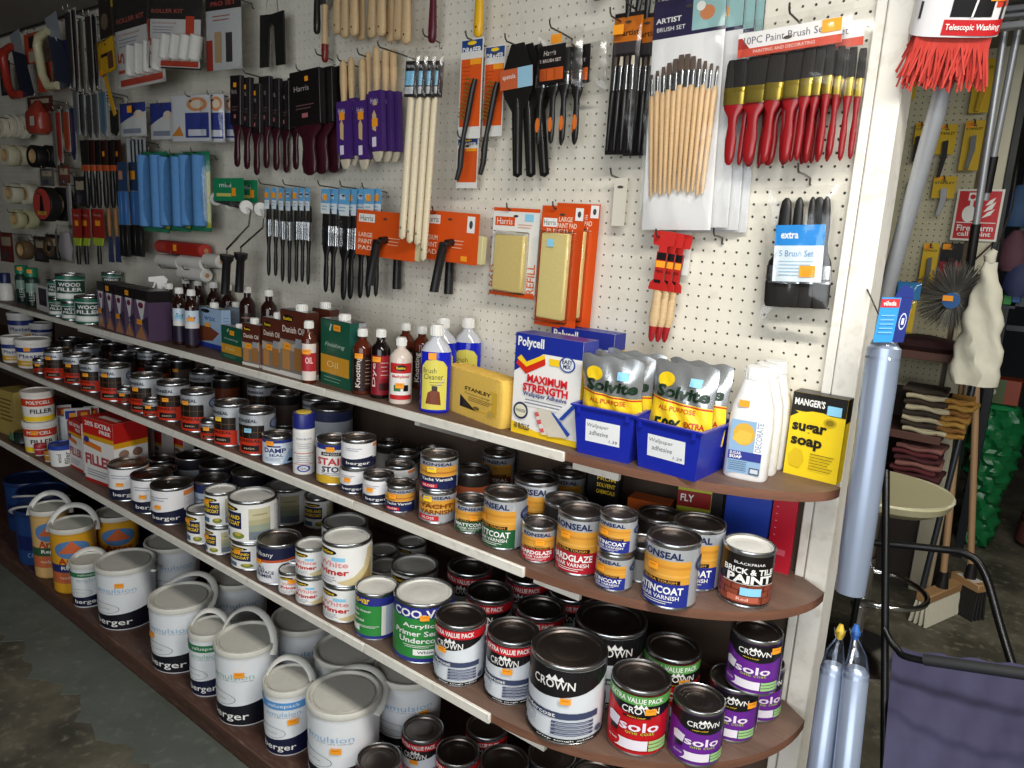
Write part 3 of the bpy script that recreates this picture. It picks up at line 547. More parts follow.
# ------------------------------------------------------------------ cartons and oblong tins, placed by the front foot of the box
def carton(name, label, cat, bl, br, z, top, depth, body, arts, bevel=.0012, group=None, extra=None, h=None, part='carton'):
    A = atz(bl[0], bl[1], z); B = atz(br[0], br[1], z); mid = (A + B) / 2; w = (B - A).length; rz = math.atan2(B.y - A.y, B.x - A.x)
    h = h or height_to(A, top) - z
    t = thing(name, label, cat, (mid.x, mid.y, z), rz, group)
    ob(part, MB().box(-w / 2, w / 2, 0, depth, 0, h, body, bevel), t)
    face_art(t, w, depth, h, {k: (a if k == 'sticker' else [('r', 0, 0, 1, 1, body)] + a) for k, a in arts.items()})
    if extra: extra(t, w, depth, h)
    FIX.append(footprint(mid, rz, w, depth))
    return t
def footprint(m, rz, w, d):
    c, s = math.cos(rz), math.sin(rz); xs = []; ys = []
    for a in (-w / 2, w / 2):
        for b in (0, d): xs.append(m.x + a * c - b * s); ys.append(m.y + a * s + b * c)
    return (min(xs), max(xs), min(ys), max(ys))
FIX = []
def face_art(t, w, d, h, arts):
    for k, a in arts.items():
        m = MB(); fn = {'front': lambda u, v, l: (-w / 2 + u * w, -l, v * h), 'right': lambda u, v, l: (w / 2 + l, u * d, v * h), 'left': lambda u, v, l: (-w / 2 - l, (1 - u) * d, v * h), 'top': lambda u, v, l: (-w / 2 + u * w, v * d, h + l), 'sticker': lambda u, v, l: (-w / 2 + u * w, -l - .003, v * h)}[k]
        m.flat(a, fn); ob('price_sticker' if k == 'sticker' else k + '_print', m.mesh(k, 0), t)
def osticker(u, v, w, h, mat=None): return [('r', u - w / 2, v - h / 2, u + w / 2, v + h / 2, mat or ORANGE), ('r', u - w * .3, v - h * .1, u + w * .3, v + h * .15, M('#e08812', .6, 0, 'sticker_print'))]
def xbar(u, v, w, n, dv, mat, hh=.012): return [('r', u, v - k * dv - hh / 2, u + w * (1 - .07 * ((k * 5) % 4)), v - k * dv + hh / 2, mat) for k in range(n)]

# ---- boxes standing at the back of the middle shelf
Z = S2
carton('carton', 'orange box at the back of the middle shelf end', 'box', (624, 540), (664, 550), Z, 497, .05, P('#c05a1e'), {'front': [('r', .0, .7, 1, .76, P('#d9762e'))]})
carton('carton', 'yellow, green and black box at the back of the middle shelf end', 'box', (672, 548), (716, 556), Z, 486, .03, P('#b9c038'), {'front': [('r', 0, .70, .75, .95, P('#8c1f1a')), ('t', 'FLY', .22, .84, .3, .11, cW, .02), ('r', .76, 0, 1, 1, cK)]})
carton('storage_box', 'plain blue box behind the masonry paint tin', 'box', (719, 556), (764, 566), Z, 490, .04, P('#1b3fae'), {})
carton('red_pack', 'red plastic pack standing against the white post', 'pack', (765, 568), (788, 575), Z, 492, .012, P('#c81e34'), {'front': [('e', .2, .92 - .09 * k, .05, .006, P('#f0a0a8')) for k in range(6)] + [('r', .2, .22, .75, .30, P('#e06070'))]})
carton('carton', 'black box with yellow printing behind the hardglaze tin', 'box', (584, 530), (614, 538), Z, 466, .03, cK, {'front': [('t', 'FROM', .6, .86, .6, .06, cYel), ('t', 'SOLVENT', .6, .76, .6, .06, cYel), ('t', 'CHEMICALS', .6, .66, .6, .06, cYel)]})
flush(F2, FIX); FIX = []
# ---- white tubs at the far left of the middle shelf
def tub_meshes(r, h, art, lidm):
    b = MB(); b.lathe([(r * .86, 0), (r * .88, .002), (r * .98, h - .018), (r, h - .017), (r, h - .012)], WHITE, 30, (True, False))
    l = MB(); l.lathe([(r * 1.03, h - .0165), (r * 1.03, h - .002), (r * .99, h), (r * .92, h), (r * .90, h - .004), (r * .2, h - .004)], lidm, 30)
    a = MB(); a.wrap(art, r * .892, h - .024, .004, r * .984); return b.mesh('body'), l.mesh('lid'), a.mesh('label')
def tub(key, r, h, art, lidm, name='filler_tub', cat='tub'):
    def bld(q):
        b, l, a = cached(('tub', key), lambda: tub_meshes(r, h, art, lidm))
        t = thing(name, q['label'], cat, (q['x'], q['y'], q['z']), cam_angle(q['x'], q['y']) + R(q['rot']), q['group']); ob('body', b, t); ob('lid', l, t); ob('label', a, t)
        if q['stick']: ob('price_sticker', cached(('tubst', key), lambda: sticker_mesh(r * .97, -20, h * .68, .024, .016, ORANGE)), t)
    return bld
def puttub(key, r, h, art, mode, px, py, z, label, lidm=None, stick=None, **k): return put('', mode, px, py, z, 0, label, stick=stick, dims=(r, h), build=tub(key, r, h, art, lidm or WHITE, **k))
A1 = a_tub('Plaster', '#2a3a86', '#d7a422')
puttub('plaster', .068, .125, A1, 'b', 33, 369, S2, 'wide white plaster tub with blue and yellow label at the shelf front', stick=True)
puttub('plaster2', .050, .115, A1, 'b', 14, 363, S2, 'narrower white tub with blue and yellow label left of the wide one', name='filler_tub')
puttub('plaster3', .060, .150, A1, 't', 20, 312, S2, 'tallest white tub with blue band under the top shelf')
puttub('plaster4', .052, .100, A1, 't', 50, 322, S2, 'white tub with blue band in shadow behind the wide one')
flush(F2)

# ------------------------------------------------------------------ lower shelf
Z = S3
carton('carton', 'buff cardboard box at the far left end of the lower shelf', 'box', (0, 432), (17, 438), Z, 388, .10, P('#b39a55'), {'front': xbar(.15, .8, .7, 6, .09, P('#6e5a2c'), .03)})
FB = [('r', 0, .74, 1, 1, P('#c8261e')), ('r', 0, .68, 1, .75, P('#e0a21e')), ('t', '20% EXTRA', .52, .92, .86, .075, cW, .03), ('t', 'FREE', .74, .83, .36, .06, cW, .03), ('p', [(.0, .66), (.6, .60), (.6, .52), (0, .57)], P('#e07a2a')), ('t', 'FILLER', .5, .36, .9, .17, P('#b04a52'), .04), ('e', .12, .66, .09, .05, P('#2c3a86')), ('r', 0, 0, 1, .05, P('#b02a26'))] + xbar(.1, .20, .7, 3, .04, cGrey)
FS = [('r', 0, .70, 1, 1, P('#b8201c')), ('r', 0, .62, 1, .70, P('#e0a21e')), ('r', 0, 0, 1, .06, P('#b02a26'))] + [('e', .28 + .4 * i, .52 - .16 * j, .15, .065, [P('#9a7a6a'), P('#8a6656')][(i + j) % 2]) for i in range(2) for j in range(3)]
carton('filler_box', 'red and white filler box in front, extra-free flash on top', 'box', (86, 479), (116, 490), Z, 416, .13, P('#ece8e4'), {'front': FB, 'right': FS, 'top': [('r', 0, 0, 1, 1, P('#c8261e')), ('r', .3, .2, .9, .4, P('#e8d8d0'))]})
carton('filler_box', 'narrow red and white filler box left of the large one', 'box', (71, 466), (84, 473), Z, 418, .10, P('#ece8e4'), {'front': FB, 'top': [('r', 0, 0, 1, 1, P('#c8261e'))]})
for k, (a, b) in enumerate([((129, 466), (145, 470)), ((147, 462), (163, 468)), ((166, 461), (184, 467))]):
    carton('filler_box', 'red-topped filler box in the shadowed row behind the front box, ' + ORD[k] + ' from the left', 'box', a, b, Z, 424 + 4 * k, .05, P('#d8d4d0'), {'front': FS}, group='rear filler boxes')
# hanging tubes on cards
for k, (px, py, c) in enumerate([(44, 449, '#c4c8cc'), (52, 453, '#3c5aa8'), (64, 452, '#b8bcc0'), (72, 450, '#c04438')]):
    Pq = atz(px, py, Z); t = thing('sealant_tube', ['white carded tube with red flash', 'blue and silver carded tube', 'white carded tube with yellow foot', 'red-topped carded tube deep on the shelf'][k] + ' on the lower shelf', 'tube', (Pq.x, Pq.y + .085, Z), cam_angle(Pq.x, Pq.y))
    b = MB(); b.lathe([(.010, 0), (.012, .004), (.012, .022), (.019, .028), (.020, .12), (.016, .13)], P(c), 16); ob('tube', b, t)
    m = MB(); m.box(-.028, .028, .022, .024, .02, .17, P('#dcdcd8')); m.flat([('r', -.024, .125, .024, .16, P('#b83a2c') if k != 1 else cBlue), ('r', -.010, .13, .014, .15, ORANGE)], lambda u, v, l: (u, .022 - l, v)); ob('card', m, t)
A2 = a_fill()
puttub('fill_a', .062, .128, A2, 'b', 33, 455, Z, 'white filler tub with orange flash standing on the lower shelf, under its twin', stick=True)
flush(F3, FIX)
lowt = [o for o in bpy.data.objects if o.get('label', '').startswith('white filler tub with orange flash')][0]
b, l, a = cached(('tub', 'fill_b'), lambda: tub_meshes(.060, .125, A2, P('#e4dcd4')))
t = thing('filler_tub', 'white filler tub with red lid print on top of its twin', 'tub', (lowt.location.x, lowt.location.y, Z + .1285), cam_angle(lowt.location.x, lowt.location.y) + R(6)); ob('body', b, t); ob('lid', l, t); ob('label', a, t)
puttub('bluelid', .046, .085, [('r', -180, 0, 180, 1, P('#e8e8e6')), ('v', 'filler', 20, .5, 26, .8, cK), ('v', 'wood', -16, .5, 20, .6, cK)], 'b', 62, 471, Z, 'small white pot with blue lid in front of the filler boxes', lidm=P('#26459c'))
for k, (px, py, c, lab) in enumerate([(41, 456, '#b0303c', 'small red pot beside the filler tubs'), (51, 462, '#c8862e', 'small orange pot left of the blue-lidded pot')]):
    puttub('pot%d' % k, .022, .045, [('r', -180, 0, 180, 1, P(c))], 'b', px, py, Z, lab, lidm=P(c), name='small_pot')
def blob(q):
    t = thing('wire_wool_pack', 'crumpled black and green pack at the end of the lower shelf', 'pack', (q['x'], q['y'], q['z']), 0)
    ob('pack', MB().loft([(0, .04, .03), (.01, .055, .045), (.03, .05, .04), (.05, .03, .03)], P('#22302a'), 14, 2.6), t); ob('tag', MB().box(-.02, .02, -.046, -.044, .02, .05, P('#5c8a6a')), t)
put('', 'b', 20, 446, Z, dims=(.05, .05), build=blob)
for k, (px, py, kd, lab) in enumerate([(128, 506, 'metal_l', 'left'), (146, 516, 'metal_l', 'middle'), (161, 526, 'metal_l', 'right')]):
    put(kd, 'b', px, py, Z, 0 if k < 2 else -14, 'white and navy paint tin, %s of the three by the filler box' % lab, 'white and navy tins by the filler box', stick=(-26, .52, ORANGE))
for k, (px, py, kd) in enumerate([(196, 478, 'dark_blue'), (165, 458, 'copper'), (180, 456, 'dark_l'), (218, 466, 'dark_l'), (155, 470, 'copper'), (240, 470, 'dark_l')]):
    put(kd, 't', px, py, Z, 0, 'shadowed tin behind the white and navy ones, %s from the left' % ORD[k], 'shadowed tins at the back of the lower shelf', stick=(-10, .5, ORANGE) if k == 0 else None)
put('combi_m', 'b', 198, 547, Z, -20, 'white primer undercoat tin with navy panel standing alone at the left', stick=(-40, .80, ORANGE))
q = put('combi_s', 'b', 222, 556, Z, -30, 'primer undercoat tin under the small one in the left stack', stick=(-30, .70, ORANGE)); over(q, 'combi_m', -14, 'small primer undercoat tin on top of the left stack', stick=(-40, .80, ORANGE))
q = put('combi_l2', 'b', 252, 573, Z, -16, 'primer undercoat tin under the largest one', stick=(-26, .76, ORANGE)); over(q, 'combi_l', -36, 'largest primer undercoat tin with colour chart, on top of its stack', stick=(-52, .86, ORANGE))
put('combi_l', 't', 290, 484, Z, -46, 'large primer undercoat tin in the second row with colour chart', stick=(-70, .86, ORANGE))
put('combi_m', 't', 316, 494, Z, 6, 'primer undercoat tin deep in the second row under the shelf', stick=None)
put('navy', 'b', 276, 587, Z, -6, 'white tin with navy top and orange stripe', stick=(-50, .60, ORANGE))
put('primer_s', 'b', 287, 597, Z, 6, 'smallest white primer tin in front of its stack', stick=(-4, .74, ORANGE))
q = put('primer_m', 'b', 309, 608, Z, -12, 'white primer tin at the bottom of the narrow stack', stick=None); over(q, 'primer_m', -14, 'white primer tin on top of the narrow stack', stick=None)
q = put('primer_l2', 'b', 342, 626, Z, -22, 'white primer tin supporting the large one', stick=None); over(q, 'primer_l', -24, 'large white primer tin on top of the wide stack', stick=None)
put('coovar_m', 'b', 373, 643, Z, -14, 'green acrylic primer tin with blue rim and picture panel', stick=None)
put('coovar_l', 'b', 422, 665, Z, 0, 'large green acrylic primer sealer tin with white lid', stick=(2, .84, ORANGE))
for k, (px, py, kd) in enumerate([(383, 548, 'primer_m'), (412, 540, 'primer_m'), (385, 563, 'primer_m'), (415, 563, 'primer_l'), (345, 520, 'combi_l')]):
    put(kd, 't', px, py, Z, 0, 'white tin in the shade behind the green primer tins, %s in the rear group' % ORD[k], 'white tins at the rear of the lower shelf', stick=None)
put('under1250', 'b', 452, 692, Z, -12, 'white, black and red undercoat tin beside the green tin', stick=(-28, .62, ORANGE))
put('under1250', 'b', 509, 706, Z, -4, 'white, black and red undercoat tin between two others in the front row', stick=(-4, .58, ORANGE))
put('under2500', 'b', 566, 742, Z, -6, 'biggest white and black undercoat tin at the shelf front', stick=(6, .60, ORANGE))
put('solo_red', 'b', 633, 757, Z, -2, 'bright red gloss tin with green value band', stick=(26, .76, ORANGE))
put('solo750', 'b', 691, 767, Z, 10, 'purple gloss tin in the very front with embossed lid', stick=None)
put('solo_red', 't', 671, 645, Z, 8, 'red gloss tin with green band behind the bright red one', stick=(20, .70, ORANGE))
q = put('solo750', 'b', 727, 742, Z, -6, 'purple gloss tin under another at the shelf tip', stick=(52, .80, ORANGE)); over(q, 'solo750', -6, 'purple gloss tin on top of the purple stack', stick=(54, .92, ORANGE), dx=.030, dy=.004)
put('solo750', 'b', 752, 722, Z, 20, 'purple gloss tin half hidden behind the purple stack', stick=(8, .74, ORANGE))
put('under2500', 't', 610, 620, Z, 20, 'large silver tin with black top behind the red gloss tins', stick=None)
for k, (px, py) in enumerate([(490, 590), (541, 606), (528, 573), (573, 590), (470, 565)]):
    put('under1250', 't', px, py, Z, -10, 'red-banded dark-lidded tin in the second row, %s' % ['behind the two undercoat tins', 'left of the large silver tin', 'under the shelf joint', 'deepest on the right', 'deepest on the left'][k], 'second row undercoat tins', stick=(-20, .58, ORANGE) if k < 2 else None)
flush(F3, FIX); FIX = []

# ------------------------------------------------------------------ pails on the deck
Z = DK
def pail_meshes(r, h, art, bodym, lidm, taper=.94):
    b = MB(); b.lathe([(r * taper * .97, 0), (r * taper, .003), (r * .985, h - .024), (r * 1.0, h - .023), (r * 1.0, h - .016)], bodym, 36, (True, False))
    l = MB(); l.lathe([(r * 1.015, h - .019), (r * 1.03, h - .016), (r * 1.03, h - .004), (r * 1.01, h), (r * .95, h), (r * .925, h - .004), (r * .90, h - .010), (r * .84, h - .010), (r * .82, h - .005), (r * .3, h - .004)], lidm, 36)
    a = MB(); a.wrap(art, r * taper * 1.002, h - .034, .006, r * .989, 10.0)
    return b.mesh('body'), l.mesh('lid'), a.mesh('label')
def handle_mesh(r, h, tilt, mat):                     # flat strap hinged at two ears, tilted back
    m = MB(); pts = []
    for k in range(19):
        a = math.pi * k / 18; x = math.cos(a) * r * 1.06; y = math.sin(a) * r * 1.25
        pts.append((x, y * math.sin(tilt), h - .035 + y * math.cos(tilt)))
    m.tube(pts, [.0105] * 19, mat, 8, True, .45)
    return m
def pail(q):
    k = q['kind']; r, h, art, bm, lm, handle = PAILS[k]
    b, l, a = cached(('pail', k), lambda: pail_meshes(r, h, art(), bm, lm))
    t = thing('paint_pail', q['label'], 'paint pail', (q['x'], q['y'], q['z']), cam_angle(q['x'], q['y']) + R(q['rot']), q['group'])
    ob('body', b, t); ob('lid', l, t); ob('label', a, t)
    if handle is not None and q['group'] != 'rear pails':
        tl = handle if q.get('tilt') is None else q['tilt']
        hm = cached(('hand', k, tl), lambda: handle_mesh(r, h, tl, M('#e8e6e0', .4, 0, 'plastic')).mesh('handle')); ob('handle', hm, t, (0, 0, 0), (0, 0, R(-20)))
    if q['stick']: u, v = q['stick']; ob('price_sticker', cached(('pst', k, u, v), lambda: sticker_mesh(r * .985, u, .006 + v * (h - .034), .028, .017, ORANGE)), t)
PW = M('#e6e8ea', 0.36, 0, 'pail_plastic'); LIDW = M('#dedcd2', 0.42, 0, 'pail_lid')
PAILS = {'b5': (.098, .232, lambda: a_berger(), PW, LIDW, -.55), 'b25g': (.063, .212, lambda: a_berger('#2f7a4c', 'emulsion', '#a9c9bc', '#161a3a'), PW, LIDW, .25), 'b25g2': (.060, .175, lambda: a_berger('#2f7a4c', 'emulsion', '#a9c9bc', '#161a3a'), PW, LIDW, .25), 'b25b': (.070, .203, lambda: a_berger('#5a9ad8', 'emulsion', '#9cc4e0', '#161a3a'), PW, LIDW, .25),
         'b5g': (.091, .242, lambda: a_berger(None, 'emulsion', '#a9c9bc'), PW, LIDW, .28), 'art_y': (.080, .265, lambda: a_artex('#e0a427'), M('#d9a02e', .4, 0, 'pail_plastic'), LIDW, .45), 'art_o': (.069, .285, lambda: a_artex('#d8b070'), M('#d0a868', .4, 0, 'pail_plastic'), LIDW, .45),
         'bl': (.098, .235, lambda: [('r', -70, .30, 70, .62, P('#16245a')), ('t', 'crown', -10, .2, 60, .10, P('#7a98c0'), 0)], M('#1d3f78', .42, 0, 'pail_plastic'), M('#1b3260', .42, 0, 'pail_lid'), -.9)}
def putp(k, mode, px, py, rot, label, group=None, stick=None, tilt=None):
    q = put(k, mode, px, py, DK, rot, label, group, stick, dims=(PAILS[k][0] * 1.035, PAILS[k][1]), build=pail); q['tilt'] = tilt
putp('bl', 'b', 28, 560, 0, 'dark blue pail with pale handle at the far end of the deck', None, None, -1.2)
putp('bl', 't', 6, 505, 0, 'dark blue pail behind another at the far left edge', None, None, -1.0)
putp('bl', 't', 30, 478, 0, 'dark blue pail deepest in the far left corner of the deck', 'rear pails')
putp('art_o', 'b', 53, 577, 6, 'tan ready-mixed tub with upright white handle, left of the yellow one', None)
putp('art_y', 'b', 80, 593, 4, 'yellow ready-mixed tub with upright white handle', None)
putp('b25g2', 'b', 91, 608, 10, 'small white pail with green band tucked behind a large white pail', None, None, .9)
putp('b5', 'b', 126, 632, -14, 'large white pail with black foot and handle hanging down, leftmost of the big white ones', None, (0, .86), 1.9)
putp('b5', 'b', 175, 679, -16, 'large white pail with raised side handle, beside the green-banded small pail', None, (-50, .62), 1.05)
putp('b25g', 'b', 212, 698, -8, 'small white pail with green value band and upright handle', None, None)
putp('b5g', 'b', 247, 729, -20, 'tall white pail with pale green lettering and upright handle', None, (6, .80))
putp('b25b', 'b', 297, 757, -6, 'small white pail with light blue value band', None, (14, .62))
putp('b5', 'b', 345, 782, -16, 'large white pail at the bottom edge of the picture, handle lying on the lid', None, (4, .60), 1.25)
for k, (kd, px, py) in enumerate([('b5', 238, 573), ('b5', 300, 617), ('b5', 345, 655), ('b5', 404, 665), ('b5', 170, 540), ('art_y', 112, 512), ('bl', 128, 500)]):
    putp(kd, 't', px, py, 10, 'pail in the shaded back row of the deck, ' + ['behind the raised-handle pail', 'behind the upright-handle pail', 'behind the light blue banded pail', 'beside the red-banded tin', 'behind the leftmost big white pail', 'behind the yellow tub', 'deepest behind the tubs'][k], 'rear pails', (16, .66) if k in (1, 3) else None)
put('gloss1250', 'b', 421, 790, Z, -8, 'white, red and black gloss tin on the deck at the bottom edge', stick=(-14, .60, ORANGE))
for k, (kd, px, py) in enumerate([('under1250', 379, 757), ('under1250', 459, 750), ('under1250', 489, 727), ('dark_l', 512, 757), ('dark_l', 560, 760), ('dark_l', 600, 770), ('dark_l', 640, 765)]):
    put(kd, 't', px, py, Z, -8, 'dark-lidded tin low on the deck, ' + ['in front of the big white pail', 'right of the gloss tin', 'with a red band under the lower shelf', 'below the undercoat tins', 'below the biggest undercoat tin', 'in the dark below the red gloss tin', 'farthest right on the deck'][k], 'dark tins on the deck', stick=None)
flush(FD)
# ------------------------------------------------------------------ top shelf
Z = S1
def squash(mb, sy):
    mb.v = [(x, y * sy, z) for x, y, z in mb.v]; return mb
def screwcap(r, z, h, mat, n=24):
    m = MB(); m.lathe([(r, z), (r, z + h * .86), (r * .93, z + h)], mat, n)
    for k in range(18): a = 2 * math.pi * k / 18; m.box(math.cos(a) * r - .0006, math.cos(a) * r + .0006, math.sin(a) * r - .0006, math.sin(a) * r + .0006, z + .001, z + h * .82, mat)
    return m
CAPW = M('#ecebe6', .4, 0, 'cap')
LIQ = {'brown': M('#2a120c', .12, 0, 'dark_liquid'), 'amber': M('#5a2414', .12, 0, 'amber_liquid'), 'clear': M('#e2d2c6', .2, 0, 'pale_plastic'), 'black': M('#140d0c', .12, 0, 'dark_liquid')}
def bottle_meshes(r, h, liq, art, capr, lz):
    b = MB(); hs = h * .70
    b.lathe([(r * .9, 0), (r, .003), (r, hs), (r * .93, hs + h * .04), (r * .62, hs + h * .10), (capr * .9, hs + h * .13), (capr * .9, h - .020)], LIQ[liq], 28)
    c = screwcap(capr, h - .022, .022, CAPW)
    a = MB(); a.wrap(art, r * 1.002, hs * (lz[1] - lz[0]), hs * lz[0]) if art else None
    return b.mesh('body'), c.mesh('cap'), (a.mesh('label') if art else None)
def bottle(key, r, h, liq, art, capr=.013, lz=(.08, .92), stick=None):
    def bld(q):
        b, c, a = cached(('bot', key), lambda: bottle_meshes(r, h, liq, art, capr, lz))
        t = thing('spirit_bottle', q['label'], 'bottle', (q['x'], q['y'], q['z']), cam_angle(q['x'], q['y']) + R(q['rot']), q['group']); ob('body', b, t); ob('cap', c, t)
        if a: ob('label', a, t)
        if q['stick']: u, v, m = q['stick']; ob('price_sticker', cached(('bst', key, u, v, m.name), lambda: sticker_mesh(r * 1.01, u, h * v, .020, .014, m)), t)
    return bld
def putb(key, r, h, liq, art, mode, px, py, label, stick=None, rot=0, group=None, **k): return put('', mode, px, py, S1, rot, label, group, stick, dims=(r, h), build=bottle(key, r, h, liq, art, **k))
aWB = [('r', -75, .62, 75, 1, P('#cfe0ee')), ('r', -75, .0, 75, .48, P('#241a30')), ('r', -75, .48, 75, .62, P('#e8e4e0')), ('t', 'Floor', 0, .80, 60, .12, P('#24408a'), .02)]
aDK = [('r', -70, .1, 70, .9, P('#2a1a18'))] + [('r', -50, .75 - .16 * k, 50, .79 - .16 * k, P('#8a6a5a')) for k in range(4)]
aRS = [('r', -70, .0, 70, 1, P('#e8dcd4')), ('r', -70, .25, 70, .75, P('#b22a36')), ('t', 'OIL', 0, .55, 60, .18, P('#f4c8c0'), .03)]
aVN = [('r', -75, 0, 75, .95, P('#2a1512')), ('v', 'Knotting', -24, .5, 44, .8, P('#e8dcd0')), ('r', 10, .08, 56, .9, P('#3a201a'))] + lines(34, .8, 34, 7, .1, P('#b49a8a'), .02)
aRD = [('r', -75, 0, 75, .98, P('#8a1a26')), ('v', 'Dye', -40, .5, 32, .6, P('#f0d8d0')), ('r', -8, .40, 60, .95, P('#a82a34')), ('r', -8, .12, 60, .30, P('#3c1014'))] + lines(26, .8, 50, 4, .1, P('#e8b8b0'), .02)
aCL = [('r', -62, .04, 66, .98, P('#f2eee8')), ('r', -62, .72, 66, .98, P('#c8282a')), ('e', 0, .86, 30, .08, cK), ('t', 'Rustins', 0, .86, 46, .07, cYel, .02), ('r', -62, .04, 66, .16, P('#c8282a')), ('t', 'Methylated', 0, .63, 90, .10, cRed, .02), ('r', -34, .26, 0, .42, P('#2f7a3c')), ('r', 14, .26, 40, .42, cK)]
# dark bottles with white caps
bots = [('wb1', .024, .205, 'brown', aWB, 'b', 171, 338, 'dark bottle with blue and white label, front row right of the spray bottle', (-16, .42, ORANGE)),
        ('wb2', .024, .205, 'brown', aWB, 'b', 181, 345, 'dark bottle with pale label, second in the front row of capped bottles', (-10, .50, BLUESTICK)),
        ('wb2', .024, .205, 'brown', aWB, 'b', 193, 348, 'dark bottle with pale label touching the light blue tin', (-10, .50, ORANGE)),
        ('dk1', .026, .215, 'brown', aDK, 'w', -2.71, 0.03, 'dark capped bottle in the back row, leftmost', None), ('dk1', .026, .215, 'brown', aDK, 'w', -2.60, 0.03, 'dark capped bottle in the back row, second from the left', None),
        ('dk1', .026, .215, 'brown', aDK, 'w', -2.50, 0.03, 'dark capped bottle in the back row behind the light blue tin', None), ('dk2', .028, .222, 'brown', aDK, 'w', -2.33, 0, 'dark capped bottle in the back row above the green tin', None),
        ('dk2', .028, .222, 'brown', aDK, 'w', -2.2, 0, 'dark capped bottle in the back row, rightmost', None), ('dk1', .026, .215, 'brown', aDK, 'w', -2.8, 0.03, 'dark capped bottle hidden behind the spray bottle', None),
        ('rs', .021, .182, 'amber', aRS, 'b', 313, 384, 'slim amber bottle with red and white label between the oil tin and green tin', (-18, .52, ORANGE)),
        ('vn', .026, .182, 'amber', aVN, 'b', 362, 395, 'amber bottle with brown label standing right of the large green tin', (-20, .60, ORANGE)),
        ('rd', .026, .188, 'black', aRD, 'b', 380, 399, 'nearly black bottle with dark red label', (-22, .58, ORANGE)),
        ('cl', .030, .176, 'clear', aCL, 'b', 400, 405, 'clear bottle with red and white label left of the blue cleaner bottles', (-4, .30, ORANGE)),
        ('vn', .026, .182, 'amber', aVN, 'w', -1.47, .012, 'amber bottle behind the clear one', None), ('vn', .026, .182, 'amber', aVN, 'w', -1.405, .014, 'amber bottle in the back row beside the blue cleaner', (-10, .5, ORANGE)), ('vn', .026, .182, 'amber', aVN, 'w', -1.545, .02, 'amber bottle behind the large green tin', None)]
for key, r, h, lq, ar, md, px, py, lab, st in bots: putb(key, r, h, lq, ar, md, px, py, lab, st)
# oblong metal tins with caps
def cantop(cr, cx, cap_h=.018):
    def ex(t, w, d, h):
        ob('rim', MB().box(-w / 2 + .0005, w / 2 - .0005, .0005, d - .0005, h, h + .0022, TIN, .001), t)
        ob('cap', screwcap(cr, h + .0023, cap_h, CAPW), t, (cx * w, d * .5, 0))
    return ex
def danish(t): return [('r', 0, 0, 1, 1, P('#8a8078')), ('r', 0, .56, 1, 1, P('#5a2c20')), ('e', .30, .88, .22, .055, cK), ('t', 'Rustins', .30, .88, .34, .055, cYel, .02), ('t', 'Danish Oil', .52, .72, .86, .10, P('#e8d8cc'), .02), ('p', [(0, .56), (.5, .5), (1, .62), (1, .40), (0, .40)], P('#b8aa98')), ('r', .08, .10, .40, .42, P('#c08a50')), ('r', .56, .12, .92, .46, P('#a8743e')), ('r', .62, .46, .86, .60, P('#9aa0a8')), ('r', 0, 0, 1, .07, P('#e8e4dc'))]
DS = [('r', 0, 0, 1, 1, P('#8a5a48')), ('r', 0, .56, 1, 1, P('#4a241a')), ('r', 0, 0, 1, .07, P('#d8d4cc'))] + xbar(.2, .50, .6, 8, .05, P('#c8a898'))
def finish(): return [('r', 0, 0, 1, 1, P('#1b5a44')), ('r', 0, .18, 1, .46, P('#d49a2e')), ('t', 'Finishing', .5, .62, .7, .08, P('#b8d0c0'), 0, .3), ('t', 'Oil', .42, .33, .4, .10, P('#f0d890'), 0)] + [('p', [(.30, .84), (.36, .84), (.40, .94), (.36, .95)], P('#b8d8c8'))] + xbar(.12, .12, .6, 2, .05, P('#7aa890'))
carton('oil_tin', 'light blue oblong tin with wood picture beside the dark bottles', 'tin', (200, 345), (222, 351), Z, 306, .035, P('#9db9d8'), {'front': [('r', 0, 0, 1, .12, P('#2b3f9e')), ('p', [(0, .12), (.6, .2), (.9, .42), (.4, .56), (0, .5)], P('#7a4028')), ('e', .3, .92, .2, .05, cK), ('t', 'wax', .5, .74, .5, .1, P('#3a5a98'), 0)], 'right': xbar(.2, .8, .6, 8, .08, P('#5a7aa8')), 'sticker': osticker(.42, .58, .22, .10)}, extra=cantop(.014, .0), part='can')
carton('oil_tin', 'pale grey-blue oblong tin just right of the light blue one', 'tin', (226, 343), (240, 347), Z, 306, .03, P('#b4c4d4'), {'front': xbar(.2, .8, .6, 6, .1, P('#6a84a8'))}, extra=cantop(.013, .0), part='can')
carton('oil_tin', 'small green oblong tin with yellow band', 'tin', (222, 357), (242, 363), Z, 325, .028, P('#184a38'), {'front': finish(), 'sticker': osticker(.58, .84, .22, .14)}, extra=cantop(.010, .2, .012), part='can')
carton('oil_tin', 'small brown and cream danish oil tin, leftmost of three', 'tin', (243, 364), (260, 368), Z, 323, .030, P('#6a3626'), {'front': danish(0), 'right': DS, 'sticker': osticker(.4, .48, .34, .13)}, extra=cantop(.013, .0), part='can')
carton('oil_tin', 'medium brown and cream danish oil tin, middle of three', 'tin', (263, 369), (281, 374), Z, 317, .036, P('#6a3626'), {'front': danish(0), 'right': DS, 'sticker': osticker(.42, .46, .32, .11)}, extra=cantop(.013, .1), part='can')
carton('oil_tin', 'largest brown and cream danish oil tin, rightmost of three', 'tin', (281, 374), (306, 381), Z, 309, .044, P('#6a3626'), {'front': danish(0), 'right': DS, 'sticker': osticker(.30, .46, .26, .10)}, extra=cantop(.0165, .1, .020), part='can')
B = aty(322, 304, -.02); t = carton('oil_tin', 'brown oblong oil tin in the second row behind the largest danish oil', 'tin', (312, 372), (330, 376), Z, 308, .035, P('#5a2c20'), {'right': DS}, extra=cantop(.016, .0, .020), part='can')
